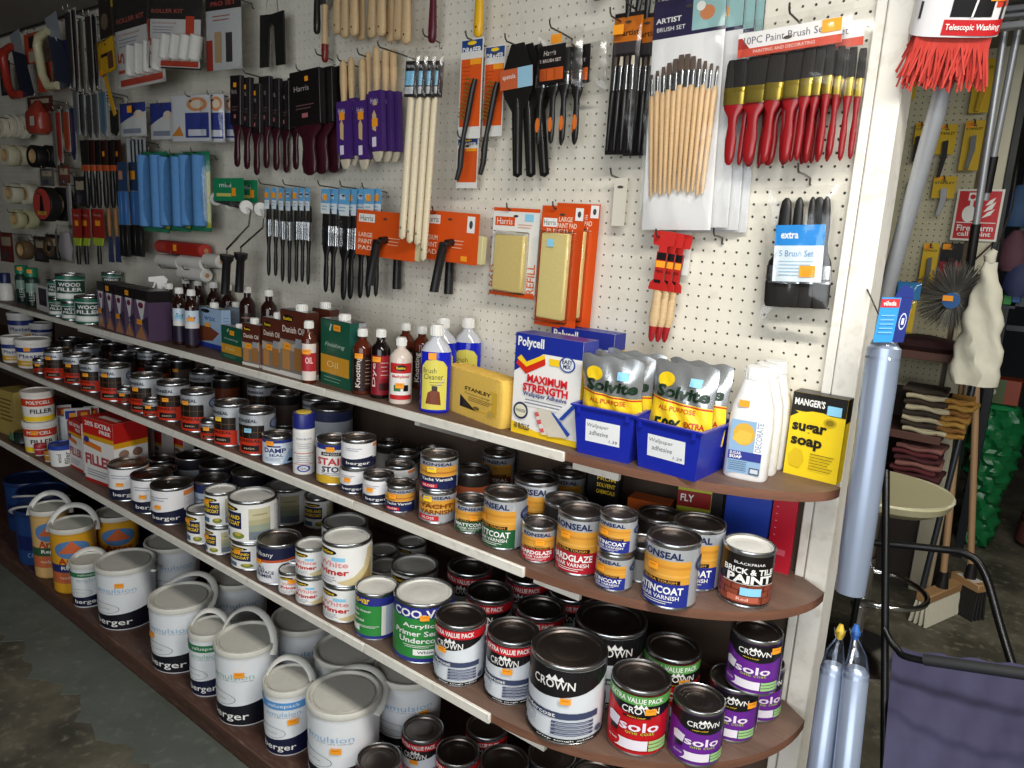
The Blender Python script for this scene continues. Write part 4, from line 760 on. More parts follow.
carton('oil_tin', 'large green oblong tin with yellow band and bare metal side', 'tin', (321, 382), (349, 391), Z, 318, .055, P('#184a38'), {'front': finish(), 'right': [('r', 0, 0, 1, 1, cSil), ('r', 0, 0, .55, 1, P('#20584a'))], 'sticker': osticker(.60, .90, .24, .09)}, extra=cantop(.0165, .05, .018), part='can')
# far left pieces
for k, (px, py) in enumerate([(24, 303), (34, 307)]):
    def gb(q, k=k):
        t = thing('spray_can', 'dark green spray can with bright green cap, %s of the pair' % ['left', 'right'][k], 'aerosol', (q['x'], q['y'], q['z']), cam_angle(q['x'], q['y'])); r = .030
        ob('body', MB().lathe([(r * .95, 0), (r, .002), (r, .125), (r * .8, .138)], P('#1c3a32'), 24), t); ob('cap', MB().lathe([(r * .86, .1385), (r * .9, .139), (r * .9, .175), (r * .8, .18)], P('#17805c'), 24), t)
        a = MB(); a.wrap([('r', -60, .55, 60, .9, P('#8aa89a')), ('v', 'FILLER', -10, .35, 40, .5, P('#c8d4cc')), ('r', -50, .05, 40, .2, cK)], r, .120, .002); ob('label', a, t); ob('price_sticker', sticker_mesh(r * .93, -14, .165, .018, .016, ORANGE), t)
    put('', 'b', px, py, Z, dims=(.030, .18), build=gb)
def jar(q):
    t = thing('glue_pot', 'white pot with dark blue cap at the far left end of the top shelf', 'pot', (q['x'], q['y'], q['z']), 0); r = .034
    ob('body', MB().lathe([(r * .9, 0), (r, .003), (r, .07), (r * .7, .085)], WHITE, 24), t); ob('cap', MB().lathe([(r * .66, .0855), (r * .66, .13), (r * .6, .134)], P('#1f2a5c'), 24), t)
put('', 'b', 7, 301, Z, dims=(.034, .134), build=jar)
carton('carton', 'small white box with dark picture between the spray cans and wood filler tins', 'box', (37, 309), (52, 314), Z, 284, .05, P('#d8d8d4'), {'front': [('r', .2, .22, .72, .9, P('#2a2430')), ('r', .3, .4, .6, .8, P('#3c3448'))]})
q = put('wf_s', 'b', 60, 317, Z, 0, 'small green wood filler tin at the bottom of the left stack', stick=None); over(q, 'wf_s', 0, 'small green wood filler tin on top of the left stack', stick=None)
q = put('wf_s', 'b', 73, 321, Z, 4, 'green wood filler tin at the bottom of the right stack', stick=None); over(q, 'wf_l', 0, 'large pale green wood filler tin crowning the right stack', stick=None)
put('wf_l', 'b', 91, 325, Z, 0, 'large green wood filler tin at the shelf front beside the purple cartons', stick=(40, .15, ORANGE))
q = put('wf_l', 't', 118, 290, Z, 0, 'large wood filler tin in the back row, below another', stick=None); over(q, 'wf_s', 0, 'pale green wood filler tin on top in the back row', stick=None)
for k in range(5):
    x0 = [99, 107, 116, 126, 136][k]; y0 = [326, 329, 332, 335, 338][k]; x1 = [106, 115, 125, 135, 149][k]
    carton('polish_carton', 'black-topped mauve and white carton, %s from the left of five in a row' % ORD[k], 'box', (x0, y0), (x1, y0 + (x1 - x0) * .30), Z, [281, 283, 285, 287, 289][k], .085, P('#1b1618'),
           {'front': [('r', 0, 0, 1, .80, P('#6a5470')), ('p', [(.15, .80), (.85, .80), (.55, .30)], P('#dcd8dc')), ('e', .5, .70, .2, .06, P('#7a2c4a')), ('p', [(0, .02), (.5, .30), (.9, .02)], P('#b07a54')), ('p', [(.5, .4), (1, .5), (1, .1)], P('#3a3048'))], 'right': [('r', 0, 0, 1, .78, P('#54405a'))], 'sticker': osticker(.4, .90 if k % 2 else .36, .4, .10)}, group='row of polish cartons')
def sprayer(q):
    t = thing('spray_bottle', 'mauve-brown trigger spray bottle with white trigger head', 'spray bottle', (q['x'], q['y'], q['z']), cam_angle(q['x'], q['y']))
    ob('body', MB().loft([(0, .028, .018), (.004, .031, .021), (.10, .029, .020), (.13, .020, .016), (.15, .012, .012), (.162, .012, .012)], P('#7a4e4a'), 24, 2.5), t)
    m = squash(MB().wrap([('p', [(-60, .0), (60, .0), (60, .75), (0, 1), (-60, .75)], P('#9a6a62')), ('t', 'polish', 0, .72, 70, .1, P('#ead8d0'), 0), ('r', -40, .1, 40, .35, P('#6a3c34'))], .0305, .1, .005), .69); m.n = None; ob('label', m.mesh('label', 0), t)
    ob('collar', MB().lathe([(.014, .1622), (.014, .180), (.012, .183)], WHITE, 20), t)
    h = MB(); h.prism([(-.040, .205), (-.040, .222), (.012, .228), (.026, .214), (.016, .183), (-.010, .183), (-.014, .203)], .018, WHITE, 'xz', -.009); ob('trigger_head', h, t)
    l = MB(); l.prism([(-.020, .204), (-.014, .204), (-.020, .185), (-.032, .168), (-.036, .170), (-.026, .187)], .010, WHITE, 'xz', -.005); ob('trigger', l, t); ob('price_sticker', sticker_mesh(.028, 12, .115, .018, .016, YSTICK), t)
put('', 'b', 156, 336, Z, dims=(.030, .228), build=sprayer)
# blue brush cleaner
def cleaner(k):
    def bld(q):
        t = thing('cleaner_bottle', ['blue brush cleaner bottle in front with yellow label', 'blue brush cleaner bottle behind, middle of three', 'blue brush cleaner bottle at the back, next to the yellow sponge'][k], 'bottle', (q['x'], q['y'], q['z']), cam_angle(q['x'], q['y']) + R(-6), 'blue brush cleaner bottles'); t.scale = (1, 1, 1.29); rx, ry = .039, .029
        b = MB(); b.loft([(0, rx * .9, ry * .86), (.004, rx, ry), (.105, rx, ry), (.122, rx * .97, ry * .96)], M('#1b27c4', .12, 0, 'blue_liquid'), 28, 2.15, True); b.loft([(.1222, rx * .97, ry * .96), (.133, rx * .80, ry * .85), (.145, .016, .016), (.150, .013, .013), (.158, .013, .013)], M('#c9cbd2', .15, 0, 'clear_plastic'), 28, 2.4, True); ob('body', b, t)
        ob('cap', screwcap(.0165, .152, .022, CAPW), t)
        m = squash(MB().wrap([('p', [(-50, .0), (48, .0), (48, .86), (30, .97), (0, 1), (-32, .97), (-50, .86)], P('#e0d45c')), ('t', 'Brush', -18, .78, 50, .10, P('#4a4a2a'), 0), ('t', 'Cleaner', -4, .66, 72, .11, P('#4a4a2a'), 0), ('p', [(-30, .12), (26, .10), (20, .36), (0, .42), (-22, .34)], P('#7a3c24')), ('r', -8, .38, 12, .48, P('#3a2a24')), ('p', [(6, .48), (16, .46), (40, .62), (34, .64)], P('#d8c8a0'))] + lines(10, .55, 54, 2, .05, P('#8a8440')), rx * 1.06, .100, .008), .765); m.n = None; ob('label', m.mesh('label', 0), t)
        if k == 0: ob('price_sticker', MB().box(-.016, .004, -ry * 1.14, -ry * 1.115, .108, .121, ORANGE), t)
    return bld
for k, (px, py) in enumerate([(-1.247, -.164), (-1.340, -.040), (-1.330, .026)]): put('', 'w', px, py, Z, dims=(.036, .225), build=cleaner(k), fixed=True)
# sponge block
def wob(a, b, s): return s * (math.sin(a * 91 + b * 37) + math.sin(b * 113 - a * 53)) * .5
ys = M('#eec45a', .85, 0, 'foam', .06, 140)
A = atz(441, 407, Z); B = atz(500, 430, Z); mid = (A + B) / 2; wS = (B - A).length + .006; dS = .062; hS = height_to(A, 365) - Z + .004
t = thing('foam_sponge', 'big yellow foam sponge block with printed label', 'sponge', (mid.x, mid.y, Z), math.atan2(B.y - A.y, B.x - A.x))
sp = MB(); secs = []
for j in range(9):
    v = j / 8; k = 1 - .06 * (abs(v - .5) * 2) ** 4; secs.append((v * hS, wS / 2 * k, dS / 2 * k, 0, dS / 2))
sp.loft(secs, ys, 40, 9.0); ob('foam', sp, t)
top = MB()
for i in range(14):
    for j in range(7):
        x = -wS / 2 * .86 + wS * .86 * i / 13 + rnd.uniform(-.002, .002); y = dS * (.10 + .8 * j / 6); top.loft([(hS - .002, .006, .006, x, y), (hS + rnd.uniform(.0002, .0010), .0045, .0045, x, y), (hS + .0014, .001, .001, x, y)], ys, 6)
o = ob('foam_nubs', top, t); o['kind'] = 'stuff'
m = MB(); m.flat([('r', .34, .20, .92, .72, P('#e2b83e')), ('p', [(.34, .20), (.60, .20), (.34, .46)], P('#1a1614')), ('t', 'STANLEY', .62, .635, .42, .075, P('#2a2418'), .03), ('t', "Decorator's Sponge", .62, .53, .40, .045, P('#3a3020'), 0)] + xbar(.48, .47, .38, 3, .035, P('#7a6430'), .012) + [('e', .62, .27, .05, .035, P('#7a6430')), ('r', .80, .22, .90, .29, P('#c8b060'))], lambda u, v, l: (-wS / 2 + u * wS, -l * 2 + .0006, v * hS)); ob('printed_label', m.mesh('l', 0), t)
FIX.append(footprint(mid, t.rotation_euler.z, wS, dS))
# wallpaper adhesive cartons
PC = [('r', 0, 0, 1, 1, P('#f4f2ee')), ('r', 0, .83, 1, 1, P('#1e2f96')), ('p', [(0, .62), (0, .84), (.46, .84)], P('#1e2f96')), ('p', [(.0, .12), (.0, 0), (1, 0), (1, .06), (.4, .06)], cYel), ('t', 'Polycell', .24, .91, .40, .12, cW, .03),
      ('p', [(.04, .75), (.10, .79), (.19, .73), (.19, .68)], cYel), ('p', [(.19, .73), (.46, .83), (.47, .79), (.19, .68)], cYel), ('p', [(.03, .70), (.06, .74), (.19, .68), (.19, .61)], P('#d8301e')), ('p', [(.19, .68), (.47, .79), (.48, .73), (.19, .61)], P('#d8301e')), ('r', .54, .735, .74, .80, cYel), ('e', .80, .77, .115, .075, P('#3a4aa0')), ('e', .80, .77, .095, .062, P('#e6ecf4')), ('t', 'EASY', .80, .795, .15, .04, cNavy, .03), ('t', 'MIX', .80, .75, .11, .04, cNavy, .03),
      ('t', 'MAXIMUM', .52, .575, .60, .080, P('#d8202a'), .04), ('t', 'STRENGTH', .50, .485, .68, .080, P('#d8202a'), .04), ('t', 'Wallpaper Adhesive', .50, .415, .66, .055, P('#26367e'), .02), ('e', .15, .24, .115, .085, P('#2a2f50')), ('e', .15, .24, .09, .065, P('#e8e4c8')), ('t', 'FUNGICIDE', .15, .24, .15, .03, cNavy),
      ('t', '10 ROLLS', .18, .085, .24, .06, P('#22284a'), .03), ('p', [(.36, .28), (.44, .30), (.58, .06), (.50, .05)], P('#e8e0d8')), ('p', [(.37, .25), (.43, .27), (.45, .23), (.39, .21)], P('#d86060')), ('p', [(.41, .18), (.47, .20), (.49, .16), (.43, .14)], P('#d86060')), ('p', [(.46, .10), (.52, .12), (.54, .08), (.48, .07)], P('#d86060')), ('p', [(.40, .30), (.62, .30), (.90, .08), (.60, .05)], P('#dcd4c4')), ('p', [(.62, .29), (.66, .29), (.92, .12), (.88, .09)], P('#2b50b0')), ('p', [(.74, .24), (.80, .24), (.98, .40), (.94, .42)], P('#2b50b0'))] + xbar(.22, .365, .56, 2, .03, cGrey)
PSd = [('r', 0, 0, 1, 1, cYel), ('r', 0, .83, 1, 1, P('#1e2f96')), ('t', 'ADHESIVE', .5, .74, .6, .03, cNavy)] + xbar(.15, .68, .7, 15, .036, P('#8a7418'), .010)
HP = height_to(atz(511, 431, Z), 332) - Z
carton('adhesive_carton', 'white, blue and yellow wallpaper adhesive carton in front beside the sponge', 'box', (511, 431), (576, 448), Z, 332, .062, P('#f0eee8'), {'front': PC, 'right': PSd, 'top': [('r', 0, 0, 1, 1, P('#1e2f96')), ('r', 0, .48, 1, .52, P('#16226e'))]})
carton('adhesive_carton', 'second blue-topped adhesive carton half hidden behind the front one', 'box', (546, 416), (607, 431), Z, 322, .050, P('#f0eee8'), {'front': PC, 'right': PSd, 'top': [('r', 0, 0, 1, 1, P('#1e2f96'))]}, h=HP)
# blue tubs and foil bags
BT = M('#1a2aa8', .32, 0, 'blue_plastic')
def bluetub(bl, br, top, label, w_add=0):
    A = atz(bl[0], bl[1], Z); B = atz(br[0], br[1], Z); mid = (A + B) / 2; w = (B - A).length; rz = math.atan2(B.y - A.y, B.x - A.x); h = height_to(A, top) - Z; d = .125
    t = thing('plastic_tub', label, 'tub', (mid.x, mid.y, Z), rz)
    m = MB(); o = .010; wt = .002
    def ring(x, y0, y1, z): return [(-x, y0, z), (x, y0, z), (x, y1, z), (-x, y1, z)]
    rings = [ring(w / 2, 0, d, 0), ring(w / 2 + o, -o, d + o, h), ring(w / 2 + o + .006, -o - .006, d + o + .006, h), ring(w / 2 + o + .006, -o - .006, d + o + .006, h + .004), ring(w / 2 + o - wt, -o + wt, d + o - wt, h + .004), ring(w / 2 - wt, wt, d - wt, .003)]
    vs = [p for r_ in rings for p in r_]; fs = [(3, 2, 1, 0), (20, 21, 22, 23)]
    for j in range(5):
        for i in range(4): fs.append((j * 4 + i, j * 4 + (i + 1) % 4, j * 4 + 4 + (i + 1) % 4, j * 4 + 4 + i))
    m.add(vs, fs, BT); ob('tub', m, t)
    for s in (-1, 1): ob('corner_rib', MB().box(s * (w / 2 - .004) - .004, s * (w / 2 - .004) + .004, -o - .0055, -o + .002, h - .014, h - .0005, BT), t)
    c = MB(); sl = -o / h
    c.flat([('r', .16, .30, .82, .76, P('#eef0f2')), ('t', 'Wallpaper', .40, .64, .42, .10, P('#3a3a44'), -.004, .15), ('t', 'adhesive', .42, .50, .36, .10, P('#3a3a44'), -.004, .15), ('t', '1.29' if w_add else '1.39', .70, .38, .16, .06, P('#3a3a44'), -.004, .15)], lambda u, v, l: (-w / 2 + u * w, sl * v * h - l - .0004, v * h)); ob('paper_label', c.mesh('c', 0), t)
    FIX.append(footprint(mid, rz, w + .03, d + .02))
    return t, w, h
t1, w1, h1 = bluetub((577, 452), (628, 464), 405, 'blue plastic tub with handwritten paper label, next to the adhesive carton')
t2, w2, h2 = bluetub((638, 466), (694, 482), 419, 'blue plastic tub with handwritten paper label, next to the white bottles', 1)
FOIL = M('#c9ccce', .25, .75, 'foil', .1, 30)
def foilbag(label, x, y, z, rz, tilt, w=.135, h=.165, loc=None, extra=True):
    t = thing('foil_bag', label, 'bag', (x, y, z), 0, 'foil bags of adhesive', (R(tilt), 0, rz))
    def surf(s):
        def fn(u, v):
            k = (1 - (2 * u - 1) ** 4) * (1 - max(0, (v - .72) / .28)) * min(1, v / .06)
            return ((u - .5) * w * (1 + .03 * math.sin(v * 9)), s * (.016 * k + .0008) + .002 * math.sin(u * 21 + v * 13 + s) * k, v * h + (.003 * math.sin(u * 17) if v > .98 else 0))
        return fn
    b = MB(); b.grid(16, 18, surf(-1), FOIL); b.grid(16, 18, surf(1), FOIL)
    ob('bag', b, t)
    F = surf(-1); art = [('p', [(.0, .0), (1, .0), (1, .50), (.5, .52), (0, .56)], cYel), ('p', [(.0, .55), (.5, .51), (1, .49), (1, .47), (.5, .49), (0, .53)], P('#c8301e')), ('e', .24, .78, .14, .09, P('#e8c41e')), ('t', 'Solvite', .52, .64, .86, .16, P('#16301c'), .04, .15), ('t', 'ALL PURPOSE', .46, .43, .62, .06, P('#c8401e'), .02), ('t', '50%', .34, .22, .44, .17, P('#16301c'), .04), ('t', 'EXTRA', .76, .27, .30, .07, P('#c8301e'), .03), ('t', 'FREE', .74, .16, .26, .07, P('#c8301e'), .03), ('r', .62, .74, .80, .84, BLUESTICK)]
    a = MB()
    for poly, mat, k in shapes(art):
        x0 = min(p[0] for p in poly); x1 = max(p[0] for p in poly); i = math.floor(x0 * 16)
        while i / 16 < x1 - 1e-6:
            q = clip(clip(poly, i / 16, 1), (i + 1) / 16, -1); i += 1
            if len(q) < 3: continue
            sw = lambda L: [(p[1], p[0]) for p in L]
            qq = sw(q); y0 = min(p[0] for p in qq); y1 = max(p[0] for p in qq); j = math.floor(y0 * 18)
            while j / 18 < y1 - 1e-6:
                z_ = clip(clip(qq, j / 18, 1), (j + 1) / 18, -1); j += 1
                if len(z_) < 3: continue
                a.add([(lambda c: (c[0], c[1] - .0007 - .0002 * k, c[2]))(F(u, v)) for v, u in z_], [tuple(range(len(z_)))], mat)
    ob('print', a.mesh('print', 0), t)
    return t
def intub(t, dx, dy, dz): return t.matrix_basis @ Vector((dx, dy, dz))
bpy.context.view_layer.update()
for t_, lst in ((t1, [(.004, .028, 9, 'silver and yellow bag leaning forward in the left blue tub, in front'), (.010, .064, 5, 'silver and yellow bag in the left blue tub, middle'), (.016, .098, -1, 'silver and yellow bag in the left blue tub, at the back')]), (t2, [(-.002, .044, -3, 'silver and yellow bag with extra-free print in the right blue tub, in front'), (.004, .090, -5, 'silver and yellow bag in the right blue tub, behind')])):
    for dx, dy, tl, lab in lst:
        p = intub(t_, dx, dy, .056); foilbag(lab, p.x, p.y, p.z, t_.rotation_euler.z + R(3), tl)
# white detergent bottles
def sugar(k):
    def bld(q):
        t = thing('detergent_bottle', ['white sugar soap bottle in front with printed blue label', 'white sugar soap bottle, middle of three in the line', 'white sugar soap bottle at the back of the line'][k], 'bottle', (q['x'], q['y'], q['z']), cam_angle(q['x'], q['y']) + R(-4), 'white sugar soap bottles'); t.rotation_euler.z = R(10); t.scale = (1, 1, 1.09)
        w_, d_ = .043, .0265
        ob('body', MB().loft([(0, w_ * .94, d_ * .9), (.004, w_, d_), (.10, w_, d_), (.135, w_ * .93, d_ * .97), (.165, w_ * .70, d_ * .85), (.180, .026, .024), (.186, .023, .023)], M('#f3f2f0', .3, 0, 'plastic'), 32, 3.2), t)
        ob('cap', screwcap(.0245, .1865, .023, M('#eeeeec', .35, 0, 'cap')), t)
        m = MB(); m.flat([('r', -.034, .012, .030, .112, P('#8fb2d2')), ('e', -.008, .086, .021, .021, P('#dcae3c')), ('p', [(-.030, .075), (-.012, .066), (.006, .072), (.008, .090), (-.016, .094)], P('#e6bc48')), ('r', .014, .054, .030, .112, P('#f0f0f0')), ('v', 'DECORATE', .022, .084, .012, .054, P('#8a9ab4')), ('r', -.034, .038, .030, .054, P('#2a3490')), ('t', 'SUGAR', -.020, .050, .022, .006, cW), ('t', 'SOAP', -.019, .043, .024, .006, cW, .04), ('r', .010, .014, .029, .026, P('#4a4a5c')), ('r', .012, .016, .027, .024, P('#c8d0dc'))] + [('r', -.032, .034 - k_ * .004, .004, .0348 - k_ * .004, cNavy) for k_ in range(5)], lambda u, v, l: (u, -d_ - l - .0002, v)); ob('label', m.mesh('l', 0), t)
        if k == 0: ob('price_sticker', MB().box(-.024, -.004, -d_ * .985 - .0024, -d_ * .985 - .0016, .137, .149, ORANGE), t, (0, 0, 0))
    return bld
for k, (px, py) in enumerate([(-.462, -.078), (-.462, -.023), (-.463, .032)]): put('', 'w', px, py, Z, dims=(.026, .230), build=sugar(k), fixed=True)
t = carton('soap_carton', 'yellow and black sugar soap box at the right tip of the top shelf', 'box', (783, 472), (836, 485), Z, 391, .045, P('#ecca1c'), {'front': [('r', 0, 0, 1, 1, P('#f0d01e')), ('r', 0, .78, 1, 1, P('#15120f'))] + [('p', [(0, .66), (1, .66), (1, .70), (.85, .76), (.6, .80), (.4, .80), (.15, .76), (0, .70)], P('#f0d01e')), ('p', [(0, .70), (.15, .76), (.0, .80)], P('#15120f')), ('t', "MANGER'S", .33, .895, .56, .085, cW, .03), ('t', 'sugar', .38, .575, .64, .135, P('#1c1a10'), .04), ('t', 'soap', .36, .405, .58, .135, P('#1c1a10'), .04), ('e', .74, .70, .12, .055, P('#c8a818')), ('e', .74, .70, .08, .035, P('#8a7410')), ('p', [(.1, .12), (.28, .10), (.36, .2), (.30, .32), (.16, .34), (.06, .24)], P('#d8b81a')), ('r', .66, .79, .92, .90, BLUESTICK)] + xbar(.46, .30, .44, 6, .036, P('#8a7410'), .010), 'right': [('r', 0, 0, 1, .72, P('#e0c01a')), ('r', 0, .72, 1, 1, P('#15120f'))], 'top': [('r', 0, 0, 1, 1, P('#15120f'))]})
flush(F1 - .06, FIX); FIX = []
# ------------------------------------------------------------------ the pegboard goods: hooks, cards, packs and brushes
def wq(x0, x1, y0, y1, off):                   # a picture rectangle on the plane `off` in front of the pegboard -> x, top z, width, height
    cx, cy = (x0 + x1) / 2, (y0 + y1) / 2; yp = PEG - off
    a, b = aty(cx, y0, yp), aty(cx, y1, yp)
    return (a.x + b.x) / 2, yp, a.z, aty(x1, cy, yp).x - aty(x0, cy, yp).x, a.z - b.z
HOOKN = [0]
def hook(x, z, ln, label):
    m = MB(); m.tube([(0, 0.006, -.012), (0, -.003, -.012), (0, -.004, 0), (0, -ln * .5, .003), (0, -ln + .006, .004), (0, -ln, .010), (0, -ln - .002, .020)], .0021, WIRE, 6)
    return tag(ob('pegboard_hook', m, None, (x, PEG - .0045, z)), label, 'hook', 'wire pegboard hooks')
def fc(fn_y=0.0, lift=1.0):                    # card artwork: u across in metres, v up from the bottom in metres
    return lambda u, v, l: (u, fn_y - l * lift, v)
def cardpart(t, w, h, mat, art, y=0.0, z0=0.0, name='card', thick=.0012, x=0.0, hole=True):
    m = MB(); m.box(x - w / 2, x + w / 2, y, y + thick, z0, z0 + h, mat)
    m.flat([tuple([a[0]] + list(a[1:])) for a in art], lambda u, v, l: (x - w / 2 + u * w, y - l, z0 + v * h))
    if hole: m.flat([('e', .5, 1 - .02 / max(h, .04), .008 / w, .003 / h, P('#4a463e'))], lambda u, v, l: (x - w / 2 + u * w, y - .0016, z0 + v * h))
    return ob(name, m.mesh(name, 0), t)
def filmpart(t, w, h, d, name='clear_bag', z0=0.0, y0=0.0, alpha=.12, top=.0):
    def s_(s):
        def fn(u, v):
            k = (1 - (2 * u - 1) ** 4) * (1 - (2 * v - 1) ** 6)
            return ((u - .5) * w, y0 + s * (d / 2 * k + .0006) + .0022 * math.sin(u * 19 + v * 7 + s) * math.sin(v * 15) * k, z0 + v * h)
        return fn
    m = MB(); m.grid(12, 14, s_(-1), film(alpha)); m.grid(12, 14, s_(1), film(alpha)); return ob(name, m.mesh(name, 60), t)
def brush_meshes(w, th, bl, fl, hl, bm, fm, hm, shape='beaver', tip=None):      # bristle end up at z = 0, handle end down
    b = MB(); b.loft([(-.002, w * .40, th * .30), (-.012, w * .47, th * .42), (-bl, w * .5, th * .5)], bm, 16, 5.0)
    f = MB(); f.loft([(-bl + .001, w * .505, th * .56), (-bl - fl * .2, w * .505, th * .56), (-bl - fl * .25, w * .52, th * .62), (-bl - fl * .35, w * .505, th * .56), (-bl - fl, w * .50, th * .56)], fm, 16, 5.0)
    z = -bl - fl; h = MB(); nk = max(.006, w * .26); bg = max(.0085, w * .36) if shape == 'beaver' else .0055
    if shape == 'beaver': h.loft([(z + .001, w * .48, th * .5), (z - hl * .06, w * .46, th * .5), (z - hl * .20, nk * .9, th * .42), (z - hl * .34, nk * .75, th * .38), (z - hl * .58, bg * .72, th * .46), (z - hl * .82, bg * .66, th * .46), (z - hl * .95, bg * .5, th * .36), (z - hl, bg * .18, th * .15)], hm, 16, 2.6)
    else: h.loft([(z + .001, w * .48, th * .5), (z - hl * .05, .0065, .0065), (z - hl * .5, .0055, .0055), (z - hl * .97, .004, .004), (z - hl, .002, .002)], hm, 10, 2.0)
    return b.mesh('bristles'), f.mesh('ferrule'), h.mesh('handle')
BR_K = M('#17120f', .75, 0, 'bristle'); BR_W = M('#cfc4ae', .8, 0, 'bristle'); BR_T = M('#5a4a40', .8, 0, 'bristle'); FER = M('#c8cacc', .25, 1, 'ferrule'); GOLD = M('#b8a24a', .3, .9, 'ferrule'); WOODH = M('#d8b98c', .5, 0, 'wood', .12, 30); REDH = M('#8e171c', .25, 0, 'lacquer'); BURG = M('#3c1420', .3, 0, 'lacquer'); BLK = M('#191718', .42, 0, 'rubber')
def brush(parent, key, args, loc, rot=(0, 0, 0), as_thing=None):
    b, f, h = cached(('brush', key), lambda: brush_meshes(*args))
    if as_thing:
        t = thing('paint_brush', as_thing[0], 'brush', loc, 0, as_thing[1], rot); ob('bristles', b, t); ob('ferrule', f, t); ob('handle', h, t); return t
    p = ob('brush', h, parent, loc, rot); ob('bristles', b, p); ob('ferrule', f, p); return p
def sticker_flat(t, x, z, y, w=.020, h=.014, mat=None):
    m = MB(); m.box(x - w / 2, x + w / 2, y - .0006, y, z - h / 2, z + h / 2, mat or ORANGE); return ob('price_sticker', m, t)

# ---- ten piece brush set (two packs on one hook)
X, Y, ZT, W, H = wq(726, 846, 14, 100, .085); k_ = W / 118
for n_, (dx, dy, lab) in enumerate([(0, 0, 'ten piece red-handled paint brush set in a clear pack, front pack on its hook'), (.030, .032, 'red-handled paint brush set hanging behind the front pack')]):
    t = thing('brush_set_pack', lab, 'brush set', (X + dx, Y + dy, ZT), 0, 'red brush sets', (0, R(-3), 0))
    filmpart(t, W * .96, H * 1.02, .030, z0=-H * 1.02, y0=.0, alpha=.06)
    cardpart(t, W * .84, .044, P('#e8e6e4'), [('r', 0, 0, 1, .34, P('#c8503c')), ('p', [(0, .34), (.12, .34), (.04, .8), (0, .8)], P('#a8342c')), ('t', '10PC Paint Brush Set', .46, .66, .80, .30, P('#6a6470'), 0), ('t', 'PAINTING AND DECORATING', .46, .18, .6, .14, P('#f0d8d0'), 0)], y=-.009, z0=-.068, name='header_card')
    if n_ == 0: sticker_flat(t, W * .34, -.036, -.0105, .034, .022)
    z = -.066
    for k, (u, w) in enumerate([(-.43, .044), (-.245, .050), (-.085, .036), (.06, .038), (.175, .026), (.265, .020), (.34, .016)]):
        brush(t, ('ten', w), (w, .012, .056, .031, .116, BR_K, GOLD, REDH), (u * W, .002 + .002 * (k % 2), z), (0, R(2 + (k % 3)), 0))
    for k, (u, w) in enumerate([(-.33, .020), (-.15, .020), (-.02, .020), (.12, .016), (.40, .014)]):
        brush(t, ('ten', w), (w, .012, .056, .031, .112, BR_K, GOLD, REDH), (u * W, .018, z), (0, R(4 - 2 * (k % 3)), 0))
hook(X + .005, ZT - .010, .11, 'hook holding the red brush sets beside the white post')
# ---- artist brushes in a long clear bag
X, Y, ZT, W, H = wq(640, 713, -8, 230, .07)
t = thing('artist_brush_pack', 'clear bag of twelve wooden artist brushes on a white card, front pack', 'brush set', (X, Y, ZT), 0, 'artist brush packs', (0, R(-2), 0))
cardpart(t, W * .96, H * .985, P('#ecebea'), [('r', 0, .84, 1, 1, P('#2c2648')), ('r', .55, .855, .99, .985, P('#9ac0c0')), ('e', .75, .92, .10, .03, P('#d0885a')), ('e', .66, .95, .06, .02, P('#e8e8e0')), ('t', 'ARTIST', .22, .915, .36, .022, cW, .02), ('t', 'BRUSH SET', .26, .878, .40, .018, cW, 0)], y=.012, z0=-H)
for k in range(12):
    u = (k - 5.5) / 5.5; th = [.010, .012, .014, .018, .020, .022, .022, .019, .015, .013, .011, .009][k]; bl = [.012, .015, .020, .028, .032, .034, .034, .030, .024, .020, .016, .012][k]
    a_ = u * 3.6; x0 = u * W * .44; z0 = -H * .245 - abs(u) * .035 + (.0)
    brush(t, ('art', k), (th * .62, .006, bl, .034 - .006 * (k % 2), .215, BR_T, FER, M('#dcb98a', .45, 0, 'wood', .1, 30), 'round'), (x0, .004 - .001 * (k % 2), z0), (0, R(a_ * .9), 0))
filmpart(t, W, H, .022, z0=-H, y0=.002, alpha=.07)
for k, (dx, dy) in enumerate([(.030, .022), (.048, .036), (.062, .050)]):
    t = thing('artist_brush_pack', 'artist brush pack edge showing behind the front one, %s behind' % ORD[k], 'brush set', (X + dx, Y + dy, ZT - .004 * k), 0, 'artist brush packs', (0, R(-2), 0))
    cardpart(t, W * .96, H * .97, P('#e2e2e2'), [('r', 0, .84, 1, 1, P('#2c2648')), ('r', .55, .855, .99, .985, P('#9ac0c0')), ('r', .60, .90, .80, .94, ORANGE)], y=.008, z0=-H * .985)
    for q in range(3): brush(t, ('artb', q), (.010, .006, .02, .03, .22, BR_T, FER, M('#dcb98a', .45, 0, 'wood', .1, 30), 'round'), ((q - 1) * .024, .003, -H * .27), (0, R(2 - 2 * q), 0))
    filmpart(t, W, H * .99, .014, z0=-H * .99, y0=.003, alpha=.07)
hook(X - .01, ZT - .012, .11, 'hook holding the artist brush packs')
